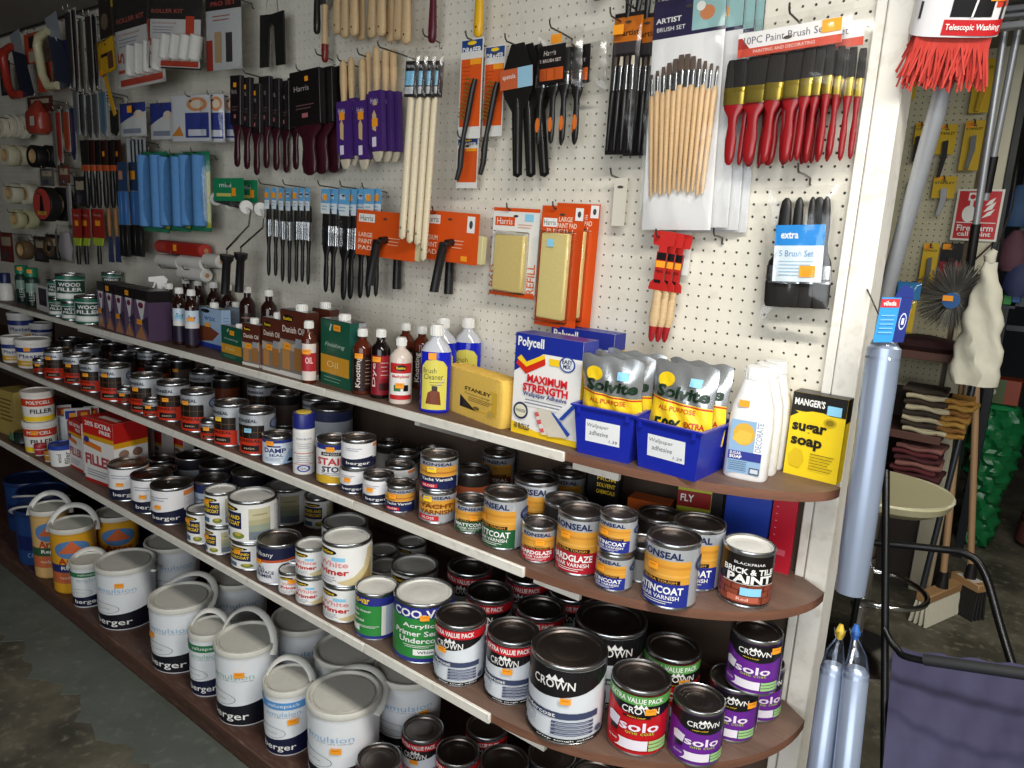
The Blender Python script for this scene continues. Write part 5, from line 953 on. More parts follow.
# ---- long black artist brush pouches
X, Y, ZT, W, H = wq(608, 636, 12, 154, .075)
for k, (dx, dy) in enumerate([(0, 0), (.032, .026)]):
    t = thing('artist_brush_pouch', ['black pouch of slim artist brushes with orange header, in front', 'black pouch of slim artist brushes half hidden behind its twin'][k], 'brush set', (X + dx, Y + dy, ZT), 0, 'black artist brush pouches')
    cardpart(t, W, H, P('#1a1718'), [('r', 0, .80, 1, .97, P('#c8701e')), ('t', 'artist', .6, .86, .6, .04, cK, .02), ('r', .05, .72, .98, .80, P('#3a3438'))], y=.008, z0=-H, name='pouch_back')
    for q in range(4): brush(t, ('pouch', q), (.008, .006, .022, .05, .13, BR_W if q % 2 else BR_T, FER, BLK, 'round'), ((q - 1.5) * W * .2, .002, -H * .30), (0, R(1.5 - q), 0))
    filmpart(t, W * 1.02, H, .016, z0=-H, y0=.002, alpha=.06); sticker_flat(t, -W * .2, -.038, -.010, .026, .020)
    h = MB()
    ob('top_handle', MB().loft([(-.01, .006, .006), (.06, .009, .007), (.14, .010, .008), (.17, .006, .005)], BLK, 12), t, (-.006, .012, 0)); ob('top_handle', MB().loft([(-.01, .006, .006), (.06, .009, .007), (.14, .010, .008), (.16, .006, .005)], BLK, 12), t, (.016, .014, 0), (0, R(6), 0))
hook(X - .02, ZT - .020, .11, 'hook holding the black artist brush pouches')
hook(X + .01, ZT + .004, .10, 'second hook just above the black artist brush pouches')
# ---- brush set with black card and orange ovals
X, Y, ZT, W, H = wq(537, 580, 30, 92, .075)
for n_, (dx, dy) in enumerate([(0, 0), (.048, .030)]):
    t = thing('brush_set_pack', ['black-carded brush set with orange ovals on the handles, in front', 'second black-carded brush set behind the orange-oval one'][n_], 'brush set', (X + dx, Y + dy, ZT), 0, 'black carded brush sets', (0, R(-2), 0))
    cardpart(t, W * .62, H * .62, P('#1c181a'), [('t', 'Harris', .42, .80, .46, .13, P('#e0d8d0'), 0, .2), ('t', '5 BRUSH SET', .45, .60, .80, .09, P('#d8c8c0'), .02), ('r', .06, .08, .94, .40, P('#d8642a')), ('r', .3, .10, .34, .38, P('#b04a1c')), ('r', .6, .10, .64, .38, P('#b04a1c'))], y=-.010, x=-W * .12, z0=-H * .86)
    if n_ == 0: sticker_flat(t, -W * .02, -H * .16, -.012, .030, .020)
    for q in range(4 if n_ == 0 else 2):
        w = [.026, .032, .030, .026][q]
        p = brush(t, ('oval', q), (w, .012, .055, .028, .128, BR_K, FER, BLK), ((q - 1.5) * W * .26, .0 + .004 * (q % 2), -.040), (0, R(2 - q), 0))
        ov = MB(); ov.prism([(.0055 * math.cos(i * .5236), -.168 + .017 * math.sin(i * .5236)) for i in range(12)], .002, P('#d8702a'), 'xz', -.0075); ob('handle_inset', ov, p)
    filmpart(t, W * 1.04, H * 1.05, .034, z0=-H * 1.05, y0=.0, alpha=.07)
hook(X - .01, ZT - .004, .10, 'hook holding the orange-oval brush sets')
# ---- black dustpan scrapers
X, Y, ZT, W, H = wq(497, 530, 44, 178, .07)
for k in range(3):
    t = thing('paper_scraper', 'black plastic paperhanging spatula, %s in its nest under the orange card' % ['front one', 'middle one', 'rear one'][k], 'spatula', (X + .014 * k, Y + .016 * k, ZT), 0, 'black spatulas', (0, R(-4 - 3 * k), 0))
    b = MB(); b.prism([(-W * .18, 0), (W * .20, 0), (W * .46, -H * .22), (W * .42, -H * .36), (W * .16, -H * .50), (W * .13, -H * .98), (0, -H), (-W * .13, -H * .98), (-W * .16, -H * .50), (-W * .42, -H * .36), (-W * .46, -H * .22)], .003, M('#1d1c1b', .28, 0, 'gloss_plastic'), 'xz', 0); ob('blade', b, t)
    ob('grip_rib', MB().loft([(-H * .97, .006, .003), (-H * .5, .008, .005), (-H * .40, .004, .002)], M('#1d1c1b', .28, 0, 'gloss_plastic'), 10), t, (0, -.002, 0))
    if k == 0: cardpart(t, W * .96, H * .15, P('#c8623c'), [('r', .55, .0, 1, 1, P('#9ac8e0')), ('t', 'spatula', .28, .6, .40, .3, cW, .0)], y=-.004, z0=-H * .33, hole=False, name='sleeve_card')
hook(X - .01, ZT - .004, .10, 'hook holding the black spatulas')
# ---- wire brushes on orange cards
def wirebrush(x0, x1, y0, y1, off, lab, small=False):
    X, Y, ZT, W, H = wq(x0, x1, y0, y1, off); t = thing('wire_brush', lab, 'wire brush', (X, Y, ZT), 0, 'carded wire brushes')
    cardpart(t, W, H, P('#e6e4e0'), [('r', .04, .12, .96, .80, P('#e05a20')), ('r', .04, .87, .96, .985, P('#2a4a88')), ('t', 'DRAPER', .5, .885, .84, .06, cW, .03), ('e', .5, .955, .2, .02, cYel), ('r', .45, .74, .94, .80, ORANGE)] + xbar(.1, .72, .4, 5, .04, P('#b04410'), .006), y=.006, z0=-H)
    if not small:
        s = H * .01; pts = [(W * .40, -.012, -H * .42), (W * .30, -.012, -H * .52), (W * .12, -.012, -H * .80), (-W * .02, -.012, -H * .98), (-W * .10, -.012, -H * 1.15), (-W * .12, -.012, -H * 1.30), (-W * .26, -.012, -H * 1.44)]
        m = MB(); m.tube(pts, [.006, .0075, .0075, .006, .0085, .0075, .006], BLK, 10); hd = ob('handle', m, t)
        b = MB()
        for k in range(11):
            for q in range(3):
                f_ = k / 10; x = W * (.36 - .30 * f_); z = -H * (.44 + .38 * f_); b.tube([(x, -.012 + (q - 1) * .003, z), (x - .024, -.012 + (q - 1) * .005, z + .008)], .0019, M('#b89a4a', .4, .7, 'brass_wire'), 5)
        o = ob('wire_bristles', b, t); o['kind'] = 'stuff'
    return X, ZT
x_, z_ = wirebrush(482, 502, 45, 136, .045, 'wire brush on an orange card, behind the front one'); X, ZT = wirebrush(458, 480, 38, 138, .075, 'wire brush on an orange card, front one with crooked black handle')
wirebrush(455, 476, 138, 188, .05, 'small orange carded pack below the wire brushes', True)
hook(X, ZT - .008, .09, 'hook holding the wire brushes'); hook(wq(455, 476, 138, 188, .05)[0], wq(455, 476, 138, 188, .05)[2] - .006, .08, 'hook holding the small orange pack below the wire brushes')
# ---- handles of brushes hung out of the picture at the top
def tophandle(px, y1, off, w, mat, lab, length=.16, tipc=None):
    P0 = aty(px, y1, PEG - off); t = thing('paint_brush', lab, 'brush', (P0.x, P0.y, P0.z), 0, 'brushes along the top edge')
    m = MB(); L = length; m.loft([(0, w * .25, .005), (.006, w * .46, .009), (.03, w * .5, .010), (L * .5, w * .42, .009), (L * .75, w * .34, .008), (L, w * .5, .009)], mat, 14, 2.4); ob('handle', m, t)
    ob('ferrule', MB().loft([(L + .0005, w * .9, .009), (L + .03, w * .9, .009)], FER, 14, 5), t); ob('bristles', MB().loft([(L + .0305, w * .88, .008), (L + .085, w * .8, .005)], BR_W, 14, 5), t)
    ob('hang_hole', MB().loft([(0, .0028, .0028), (.0006, .0028, .0028)], P('#4a3a2c'), 10), t, (0, -.0100, .022), (R(90), 0, 0))
    if tipc: ob('dipped_tip', MB().loft([(-.0006, w * .28, .006), (.006, w * .49, .0096), (.03, w * .53, .0106), (.05, w * .52, .0104)], tipc, 14, 2.4), t)
for k, (px, y1) in enumerate([(337, 34), (345, 38), (354, 36), (361, 40), (372, 38), (381, 36), (390, 42), (398, 40), (406, 44)]):
    tophandle(px, y1, .05 + .02 * (k % 3), .034, WOODH, 'pale wooden brush handle along the top edge, %s of nine' % ORD[k])
tophandle(317, 34, .06, .022, P('#1c1a14'), 'black brush handle with yellow edge at the top edge'); tophandle(325, 62, .05, .020, WOODH, 'wooden brush handle dipped in dark red', tipc=P('#7a2018'))
tophandle(432, 43, .05, .024, P('#5a1426'), 'maroon brush handle at the top edge'); tophandle(478, 37, .05, .026, P('#f0b81a'), 'yellow brush handle at the top edge')
P0 = aty(600, 0, PEG - .05); tophandle(597, 0, .05, .03, BLK, 'black brush handle barely showing at the top edge')
for k, (px, py) in enumerate([(432, 40), (325, 58)]): q = aty(px, py, PEG - .04); hook(q.x, q.z, .07, ['hook beside the maroon brush handle', 'hook beside the dark red dipped handle'][k])
# ---- u shaped black pads
X, Y, ZT, W, H = wq(259, 284, 14, 66, .06); t = thing('strap_pack', 'pair of black strips hanging in an upturned V at the top left', 'pack', (X, Y, ZT), 0)
for s in (-1, 1): ob('strip', MB().prism([(s * W * .01, 0), (s * W * .46, .004), (s * W * .50, -H), (s * W * .16, -H), (s * W * .10, -.04), (s * W * .01, -.025)], .006, P('#1c1b1c'), 'xz', 0), t)
ob('wire_loop', MB().tube([(-W * .25, .003, -.003), (-W * .2, .003, .04), (0, .003, .075), (W * .2, .003, .04), (W * .25, .003, -.003)], .0012, WIRE, 6), t)
# ---- dark cluster of boxed brushes with burgundy handles
def carded(key, w, ch, hl, art, cmat, hm, th=.016, hb=None):
    def mk():
        c = MB(); c.box(-w / 2, w / 2, -th / 2, th / 2, -ch, 0, cmat, .0015); c.flat(art, lambda u, v, l: (-w / 2 + u * w, -th / 2 - l, -ch + v * ch))
        h = MB(); wn = max(.008, w * .22); h.loft([(-ch - .0003, w * .44, th * .40), (-ch - hl * .08, w * .40, th * .40), (-ch - hl * .24, wn, th * .42), (-ch - hl * .45, wn * .86, th * .42), (-ch - hl * .75, wn * 1.08, th * .48), (-ch - hl * .94, wn * .9, th * .42), (-ch - hl, wn * .3, th * .2)], hm, 14, 2.6)
        return c.mesh('sleeve', 0), h.mesh('handle')
    return cached(('carded', key), mk)
def putcarded(key, args, x, y, z, lab, grp, rot=(0, 0, 0), st=None):
    c, h = carded(key, *args); t = thing('paint_brush', lab, 'brush', (x, y, z), 0, grp, rot); ob('sleeve', c, t); ob('handle', h, t)
    if st: sticker_flat(t, st[0], st[1], -args[6] / 2 - .0006 if len(args) > 6 else -.0086, .016, .014)
    return t
aB = [('t', 'Harris', .4, .68, .5, .10, P('#b8a8a8'), 0), ('r', .2, .36, .8, .38, P('#6a4a4e')), ('r', .2, .30, .7, .32, P('#6a4a4e')), ('r', .4, .14, .6, .22, P('#b06a70'))]
X, Y, ZT, W, H = wq(242, 290, 76, 168, .06)
for k in range(7):
    putcarded('cl', (.060, H * .54, H * .46, aB, P('#1f171a'), BURG), X - W * .34 + W * .105 * k, Y - .045 + .017 * k, ZT - .006 * (k % 3) - (.012 if k == 2 else 0), 'black-sleeved brush with burgundy handle, %s in the left cluster' % ORD[k], 'black sleeved brushes', (0, R(2 - k * .5), 0), (0, -.030) if k < 3 else None)
hook(X - W * .2, ZT + .002, .10, 'hook holding the cluster of black-sleeved brushes')
X, Y, ZT, W, H = wq(296, 328, 72, 176, .07)
for k in range(3):
    putcarded('wide', (W * .92, H * .52, H * .48, aB, P('#1a1416'), BURG, .022), X + .026 * k, Y - .02 + .026 * k, ZT + .006 * k, 'wide black-sleeved brush with burgundy handle, %s' % ['front of three', 'middle of three', 'back of three'][k], 'wide black sleeved brushes', (0, R(-3), 0), (.012, -.026) if k == 0 else None)
hook(X - .03, ZT - .002, .10, 'hook holding the wide black-sleeved brushes')
# ---- purple sleeved brushes hung handle up
pm = M('#4a2a78', .45, 0, 'print')
def purple(x, y, z, lab, st):
    def mk():
        h = MB(); h.loft([(0, .004, .004), (-.006, .010, .008), (-.04, .011, .009), (-.075, .008, .007), (-.10, .016, .009)], WOODH, 14, 2.4)
        s = MB(); s.prism([(-.024, -.075), (.024, -.075), (.026, -.180), (-.006, -.180), (-.026, -.165)], .016, pm, 'xz', -.008); s.flat([('t', 'Harris', -.002, -.092, .028, .010, P('#d8d0e8'), 0), ('r', -.012, -.172, .004, -.155, P('#e8e0f0')), ('p', [(-.010, -.142), (.004, -.146), (.006, -.118), (-.002, -.108), (-.010, -.116)], P('#d8b98c'))], lambda u, v, l: (u, -.008 - l, v))
        b = MB(); b.loft([(-.1805, .020, .006), (-.190, .016, .004), (-.198, .008, .002)], BR_W, 14, 4); return h.mesh('handle'), s.mesh('sleeve', 0), b.mesh('bristles')
    h, s, b = cached('purple', mk); t = thing('paint_brush', lab, 'brush', (x, y, z), 0, 'purple sleeved brushes', (0, R(-3), 0)); t.scale = (1.05, 1.1, 1.55); ob('handle', h, t); ob('sleeve', s, t); ob('bristles', b, t)
    if st: sticker_flat(t, .0, -.102 if st == 1 else -.130, -.0088, .022, .014)
for k, (px, py, off, sc) in enumerate([(343, 60, .085, 1), (351, 57, .065, 0), (362, 58, .085, 1), (368, 52, .065, 0), (376, 47, .095, 2), (385, 48, .070, 0), (393, 49, .050, 0)]):
    q = aty(px, py, PEG - off); purple(q.x, q.y, q.z, 'purple-sleeved brush with pale wooden handle pointing up, %s from the left' % ORD[k], sc)
for k, (px, py) in enumerate([(352, 66), (372, 60)]): q = aty(px, py, PEG - .06); hook(q.x - .01, q.z + .004, .10, ['left hook holding the purple-sleeved brushes', 'right hook holding the purple-sleeved brushes'][k])
# ---- long handled radiator brushes
for k, (px, yb, off) in enumerate([(411, 240, .175), (419, 244, .158), (427, 246, .141), (434, 262, .124)]):
    X, Y, ZT, W, H = wq(px - 6, px + 6, 62, yb, off); t = thing('radiator_brush', 'long cream-handled radiator brush, %s from the left of four' % ORD[k], 'brush', (X, Y, ZT), 0, 'long handled radiator brushes', (0, R(3.4), 0))
    m = MB(); m.box(-.017, .017, -.009, .009, -.085, 0, P('#2a2728')); m.flat([('r', .05, .32, .95, .72, BLUESTICK), ('r', .05, .08, .95, .28, P('#dcdcdc')), ('t', 'Harris', .5, .86, .7, .1, cW, 0)], lambda u, v, l: (-.017 + u * .034, -.009 - l, -.085 + v * .085)); ob('head_sleeve', m.mesh('s', 0), t)
    ob('handle', MB().loft([(-.0855, .010, .007), (-.12, .0095, .007), (-H * .9, .0105, .0075), (-H + .006, .010, .007), (-H, .004, .003)], M('#e3d6b8', .5, 0, 'wood', .06, 20), 14, 2.4), t)
    ob('hang_hole', MB().loft([(0, .0035, .0035), (.0006, .0035, .0035)], P('#8a7a5c'), 10), t, (0, -.0076, -H + .03), (R(90), 0, 0))
    filmpart(t, .044, .115, .024, z0=-.09, alpha=.08)
q = aty(412, 55, PEG - .05); hook(q.x, q.z - .01, .17, 'hook holding the long radiator brushes')
# ---- light blue carded brushes
aL = [('r', 0, 0, 1, .42, P('#e4ecf0')), ('t', 'extra', .4, .72, .5, .25, cW, .02)] + xbar(.1, .30, .6, 2, .12, P('#8ab4d0'), .04)
def lbbrush(px, y0, y1, off, w, lab, grp, st):
    X, Y, ZT, _, H = wq(px, px + 1, y0, y1, off); cw = w + .006; ch = H * .25
    t = thing('paint_brush', lab, 'brush', (X, Y, ZT), 0, grp, (0, R(1.5), 0))
    cardpart(t, cw, ch, P('#6aaede'), aL, y=-.008, z0=-ch)
    bl, fl = H * .12, H * .20; b, f, h = cached(('lb', w, round(H, 2)), lambda: brush_meshes(w, .013, bl + .02, fl, H - bl - fl - ch * .75, BR_K, FER, BLK)); z = -ch * .75
    ob('bristles', b, t, (0, 0, z)); ob('ferrule', f, t, (0, 0, z)); ob('handle', h, t, (0, 0, z))
    m = MB(); m.box(-cw / 2, cw / 2, -.009, .009, -ch - bl - fl * 1.0, -ch, film(.05)); ob('clear_sleeve', m, t)
    if st: sticker_flat(t, 0, -ch * .35, -.010, .018, .018)
for k, (px, y1) in enumerate([(269, 270), (276, 271), (283, 276), (290, 278), (297, 276), (303, 277), (309, 278)]):
    lbbrush(px, 188, y1, .085 - .012 * (k % 4), .018, 'slim black brush under a light blue card, %s from the left' % ORD[k], 'slim brushes on light blue cards', k in (0, 1, 2, 4))
for k, (px, y1, w) in enumerate([(327, 286, .036), (334, 287, .036), (345, 294, .046), (352, 293, .046), (362, 292, .040), (370, 291, .036), (378, 290, .030)]):
    lbbrush(px, 189, y1, .095 - .013 * (k % 5), w, 'wide black brush under a light blue card, %s from the left' % ORD[k], 'wide brushes on light blue cards', k in (0, 3, 5, 6))
for k, (px, py) in enumerate([(271, 186), (295, 187), (330, 188), (352, 189), (374, 191)]): q = aty(px, py, PEG - .06); hook(q.x, q.z, .10, 'hook above the light blue carded brushes, %s from the left' % ORD[k])
# ---- orange paint pads with black handles
def padcard(x0, x1, y0, y1, off, lines_, lab, hx, sticker):
    X, Y, ZT, W, H = wq(x0, x1, y0, y1, off); t = thing('paint_pad', lab, 'paint pad', (X, Y, ZT), 0, 'orange carded paint pads', (0, R(2), 0))
    a = [('r', .04, .74, .32, .92, cW), ('t', 'Harris', .18, .83, .22, .12, P('#4a5a4a'), 0), ('r', .80, .62, .93, .94, cW), ('e', .865, .78, .03, .08, P('#4a4a52'))] + [('t', s_, .17, .46 - .145 * k, .24, .10, P('#f8d8c0'), .02) for k, s_ in enumerate(lines_)] + xbar(.56, .44, .20, 3, .07, P('#f0b090'), .02)
    cardpart(t, W, H, P('#e0561c'), a, y=-.012, z0=-H)
    ob('foam_pad', MB().box(W * .44, W * .56, -.008, .012, -H * .98, -H * .42, M('#d8cf9c', .8, 0, 'foam'), .002), t)
    m = MB(); m.loft([(-H * .60, .014, .014, hx * W + .008, -.040, 3), (-H * .64, .017, .016, hx * W + .008, -.040, 3), (-H * .70, .013, .013, hx * W + .002, -.042), (-H * 1.3, .0125, .0125, hx * W - .012, -.044), (-H * 1.62, .013, .013, hx * W - .018, -.046)], BLK, 16); ob('handle', m, t)
    ob('handle_stem', MB().tube([(hx * W + .008, -.036, -H * .62), (hx * W + .008, -.011, -H * .60)], .010, BLK, 10), t)
    if sticker: sticker_flat(t, sticker[0] * W, -H * sticker[1], -.0136, .022, .014)
padcard(359, 418, 212, 258, .115, ['LARGE', 'PAINT', 'PAD'], 'large orange carded paint pad with black handle, left one', .0, (.34, .22)); padcard(425, 481, 212, 262, .055, ['MEDIUM', 'PAINT', 'PAD'], 'medium orange carded paint pad with black handle, right one', .02, (.28, .90))
for k, (px, py, h_) in enumerate([(397, 259, 30), (449, 262, 32)]):
    X, Y, ZT, W, H = wq(px - 5, px + 5, py, py + h_, .03); t = thing('paint_pad', ['paint pad handle peeping out behind the large orange pad', 'paint pad handle peeping out behind the medium orange pad'][k], 'paint pad', (X, Y, ZT), 0, 'orange carded paint pads'); ob('handle', MB().loft([(-H, .013, .013), (-H * .9, .0135, .0135), (0, .012, .012)], BLK, 16), t); cardpart(t, .09, .055, P('#d04c18'), [], y=.004, z0=.002)
for k, (px, py) in enumerate([(372, 212), (440, 212)]): q = aty(px, py, PEG - .05); hook(q.x, q.z - .006, .075, ['hook holding the large orange paint pad', 'hook holding the medium orange paint pad'][k])
# ---- refill pads
X, Y, ZT, W, H = wq(491, 537, 208, 297, .04); t = thing('pad_refill', 'white and orange carded foam refill, beside the larger orange ones', 'pad refill', (X, Y, ZT), 0, None, (0, R(1), 0))
cardpart(t, W, H, P('#ecebe6'), [('r', 0, .96, 1, 1, P('#e0561c')), ('r', 0, 0, 1, .05, P('#e0561c')), ('r', .05, .80, .48, .90, P('#e0561c')), ('t', 'Harris', .26, .85, .34, .07, cW, 0), ('v', 'REFILL', .90, .22, .16, .34, P('#e0703c')), ('v', 'PAD', .06, .22, .12, .26, P('#e0703c')), ('r', .70, .86, .88, .94, BLUESTICK)] + xbar(.56, .82, .3, 2, .03, P('#e0a080'), .008), y=.002, z0=-H)
ob('foam_pad', MB().box(-W * .36, W * .28, -.016, .0018, -H * .94, -H * .30, M('#e6cf86', .8, 0, 'foam', .05, 120), .003), t); ob('blister', MB().box(-W * .40, W * .32, -.019, .0018, -H * .96, -H * .26, film(.06), .003), t)
hook(X - .02, ZT - .008, .05, 'hook holding the white and orange foam refill')
X, Y, ZT, W, H = wq(538, 580, 206, 328, .05)
for k, (dx, dy) in enumerate([(0, 0), (.030, .020)]):
    t = thing('pad_refill', ['large orange carded foam refill, front one', 'large orange carded foam refill, half hidden behind the front one'][k], 'pad refill', (X + dx, Y + dy, ZT + .008 * k), 0, 'large orange foam refills', (0, R(1), 0))
    cardpart(t, W, H, P('#d8501a'), [('r', .05, .83, .38, .90, cW), ('t', 'Harris', .21, .865, .28, .045, P('#4a5a4a'), 0), ('t', 'LARGE', .58, .895, .32, .04, P('#f8d8c0'), .02), ('t', 'PAINT PAD', .62, .845, .46, .04, P('#f8d8c0'), .02), ('t', 'REFILL', .5, .80, .7, .03, P('#f8d8c0'), 0), ('r', .80, .89, .98, .99, cW), ('e', .89, .94, .04, .025, P('#4a4a52'))], y=.002, z0=-H)
    ob('foam_pad', MB().box(-W * .38, W * .26, -.016, .0018, -H * .93, -H * .22, M('#e8d690', .8, 0, 'foam', .05, 120), .003), t); ob('blister', MB().box(-W * .42, W * .31, -.020, .0018, -H * .96, -H * .20, film(.06), .003), t)
    if k == 0: sticker_flat(t, -W * .12, -H * .30, -.0202, .020, .018, BLUESTICK)
hook(X - .02, ZT - .010, .06, 'hook holding the large orange foam refills')
# ---- red brush trio
X, Y, ZT, W, H = wq(650, 672, 231, 343, .08)
for k in range(3):
    t = thing('paint_brush', 'slim brush in a red hanger with red-dipped wooden handle, %s of three' % ['front', 'middle', 'rear'][k], 'brush', (X + .011 * k, Y + .020 * k, ZT - .002 * k), 0, 'red hanger brushes', (0, R(3 + k), 0))
    m = MB(); m.prism([(-.024, 0), (.024, 0), (.026, -.010), (.024, -.030), (.010, -.032), (.009, -.044), (-.009, -.044), (-.010, -.032), (-.024, -.030), (-.026, -.010)], .002, P('#c02a26'), 'xz', -.006); m.prism([(-.012, -.044), (.012, -.044), (.012, -.105), (.020, -.112), (.022, -.128), (-.022, -.128), (-.020, -.112), (-.012, -.105)], .002, P('#b82420'), 'xz', -.0062); m.flat([('r', -.011, -.062, .011, -.046, cK), ('r', -.011, -.078, .011, -.064, ORANGE), ('t', 'Harris', 0, -.086, .016, .008, cK), ('r', -.010, -.112, .006, -.105, cK)], lambda u, v, l: (u, -.0062 - l, v)); ob('hanger', m.mesh('hanger', 0), t)
    ob('handle', MB().loft([(-.128, .010, .006), (-.15, .0095, .0065), (-.19, .012, .008), (-H * .86, .009, .006), (-H * .85 - .001, .009, .006)], WOODH, 14, 2.4), t); ob('dipped_tip', MB().loft([(-H * .855, .0092, .0062), (-H * .96, .007, .005), (-H, .003, .002)], P('#a01c20'), 14, 2.4), t); ob('bristles', MB().box(-.010, .010, -.003, .004, -.126, -.046, BR_T), t)
hook(X - .012, ZT - .016, .10, 'hook holding the red hanger brushes')
cardq = wq(672, 690, 232, 275, .02); t = thing('hanging_card', 'plain white card hanging behind the red hanger brushes', 'card', (cardq[0], cardq[1], cardq[2])); cardpart(t, cardq[3], cardq[4], P('#e6e4de'), [], z0=-cardq[4])
cardq = wq(613, 626, 178, 226, .03); t = thing('hanging_card', 'plain buff card hanging alone on a hook left of the artist brushes', 'card', (cardq[0], cardq[1], cardq[2])); cardpart(t, cardq[3], cardq[4], P('#d8d3c4'), [], z0=-cardq[4])
for k, (px, py) in enumerate([(620, 179), (722, 238), (810, 178)]): q = aty(px, py, PEG - .01); hook(q.x, q.z, [.05, .055, .09][k], ['hook carrying the plain buff card', 'empty hook right of the red hanger brushes', 'hook holding the blue-carded five brush set'][k])
# ---- five brush set in a clear bag, handles up
X, Y, ZT, W, H = wq(760, 834, 186, 318, .04); t = thing('brush_set_pack', 'clear bag of five black brushes with blue and white card, handles up', 'brush set', (X, Y, ZT), 0, None, (0, R(-3), 0))
cardpart(t, W * .66, H * .43, P('#e2ecf2'), [('r', 0, .64, 1, 1, P('#2a90dc')), ('t', 'extra', .30, .82, .36, .12, cW, .03), ('t', '5 Brush Set', .46, .50, .70, .11, P('#4a8cc4'), .0)] + xbar(.12, .36, .7, 5, .06, P('#a8c8dc'), .015), y=-.015, z0=-H * .72, hole=False); sticker_flat(t, W * .14, -H * .64, -.0168, .030, .022)
for k, (u, w) in enumerate([(-.30, .050), (-.10, .038), (.10, .030), (.31, .034), (.22, .056)]):
    brush(t, ('five', w), (w, .013, H * .20, H * .13, H * .52, BR_K, FER, BLK), (u * W, .004 + (.010 if k == 4 else .0), -H * .93), (0, R(180 + 2 - k), 0))
filmpart(t, W, H * 1.06, .034, z0=-H * 1.06, y0=0, alpha=.09)
# ------------------------------------------------------------------ far left of the pegboard
q = [aty(0, 36, PEG - .02), aty(112, 1, PEG - .02)]
tag(ob('hanging_rail', MB().tube([(q[0].x - 1.2, q[0].y, q[0].z + .0), (q[0].x, q[0].y, q[0].z), (q[1].x + .1, q[1].y, q[0].z)], .005, M('#3a332c', .5, .5, 'rail'), 8)), 'dark rail along the top of the pegboard at the far left', 'rail')
for k, px in enumerate([18, 30, 44, 58, 70, 78]): Pq = aty(px, 26 - px * .16, PEG - .02); hook(Pq.x, q[0].z + .004, .16, 'long hook on the dark rail, %s from the left' % ORD[k])
def pack(name, lab, cat, box, off, mat, art, grp=None, rot=(0, 0, 0), bag=.02, alpha=.06, extra=None, cw=.94, ch=.97):
    X, Y, ZT, W, H = wq(*box, off); t = thing(name, lab, cat, (X, Y, ZT), 0, grp, rot)
    cardpart(t, W * cw, H * ch, mat, art, y=.004, z0=-H * .985)
    if extra: extra(t, W, H)
    if bag: filmpart(t, W, H, bag, z0=-H, y0=0, alpha=alpha)
    hook(X, ZT - .012, off + .01, 'hook holding the ' + ' '.join(lab.split()[:12]))
    return t, X, ZT
aK = [('r', 0, .62, 1, 1, P('#2c2a2a')), ('r', .02, .02, .98, .62, P('#d2d0cc')), ('r', .70, .36, .86, .66, P('#c0462c')), ('r', .05, .03, .95, .10, P('#b8402c')), ('t', 'ROLLER KIT', .35, .72, .6, .05, P('#b05a4a'), .02), ('t', 'professional', .3, .57, .44, .03, P('#b86a5a'), 0), ('v', '15', .10, .28, .14, .22, P('#c0563c'))] + xbar(.08, .52, .4, 3, .035, cGrey, .01)
def kit(t, W, H):
    for k in range(4): ob('roller_sleeve', MB().lathe([(.018, 0), (.022, .004), (.022, H * .30), (.018, H * .31)], M('#e2e0da', .9, 0, 'fabric'), 16), t, ((k - 1.5) * W * .17 + W * .12, -.006, -H * .88), (0, R(10), 0))
pack('roller_kit', 'clear pack with a roller kit and black header, hanging front left', 'roller kit', (114, 158, -14, 88), .16, P('#d8d6d2'), aK, 'roller kits', (0, R(-3), R(4)), .05, .08, kit)
pack('roller_kit', 'clear pack with a roller kit turned sideways beside the front one', 'roller kit', (156, 196, -14, 70), .14, P('#2a2828'), aK, 'roller kits', (0, R(4), R(14)), .05, .08, kit)
pack('roller_kit', 'narrow pack with silver window and black side at the top', 'roller kit', (207, 238, -10, 71), .12, P('#c4c6c6'), [('r', 0, .78, 1, 1, P('#241c1c')), ('t', 'PRO SET', .5, .86, .7, .06, P('#b0504a'), .02), ('r', .0, .0, .18, .40, P('#a8382c')), ('r', .24, .1, .44, .5, P('#b89a74')), ('r', .56, .1, .74, .48, P('#3a3438'))] + xbar(.2, .70, .5, 2, .05, P('#b0706a'), .015), 'roller kits', (0, 0, R(8)), .03, .08)
aM = [('r', 0, .0, 1, 1, P('#dcdcda')), ('p', [(0, 1), (1, 1), (1, .74), (.5, .62), (.2, .50), (0, .40)], P('#33408e')), ('e', .72, .66, .18, .12, P('#e8d8c4')), ('r', .1, .1, .8, .24, cGrey)]
aM2 = [('r', 0, 0, 1, 1, P('#d8dadc')), ('r', .35, .08, .95, .62, P('#33408e')), ('r', .42, .12, .88, .26, P('#d8dce4')), ('e', .66, .80, .26, .15, P('#d8925c')), ('e', .66, .80, .16, .09, P('#e4d4c0')), ('p', [(.0, .12), (.3, .12), (.2, .34)], P('#d88a34'))]
for k, (bx, off, ar) in enumerate([((120, 144, 102, 137), .12, aM), ((151, 172, 102, 140), .10, aM), ((174, 206, 94, 142), .15, aM2), ((203, 221, 93, 143), .12, aM2), ((219, 236, 94, 142), .08, aM2)]):
    t, X, ZT = pack('dust_mask_pack', 'blue and white dust mask packet, %s from the left' % ORD[k], 'packet', bx, off, P('#dcdcda'), ar, 'dust mask packets', (0, 0, R(4 + 3 * k)), .03, .08); 
    if k == 0: sticker_flat(t, .02, -.03, -.02, .03, .025)
def sleeves(t, W, H):
    for k in range(2): ob('roller_sleeve', MB().lathe([(.016, 0), (.024, .004), (.024, H * .86), (.016, H * .87)], M('#5b93cf', .9, 0, 'fabric', .1), 18), t, ((k - .5) * W * .46, -.012, -H * .93))
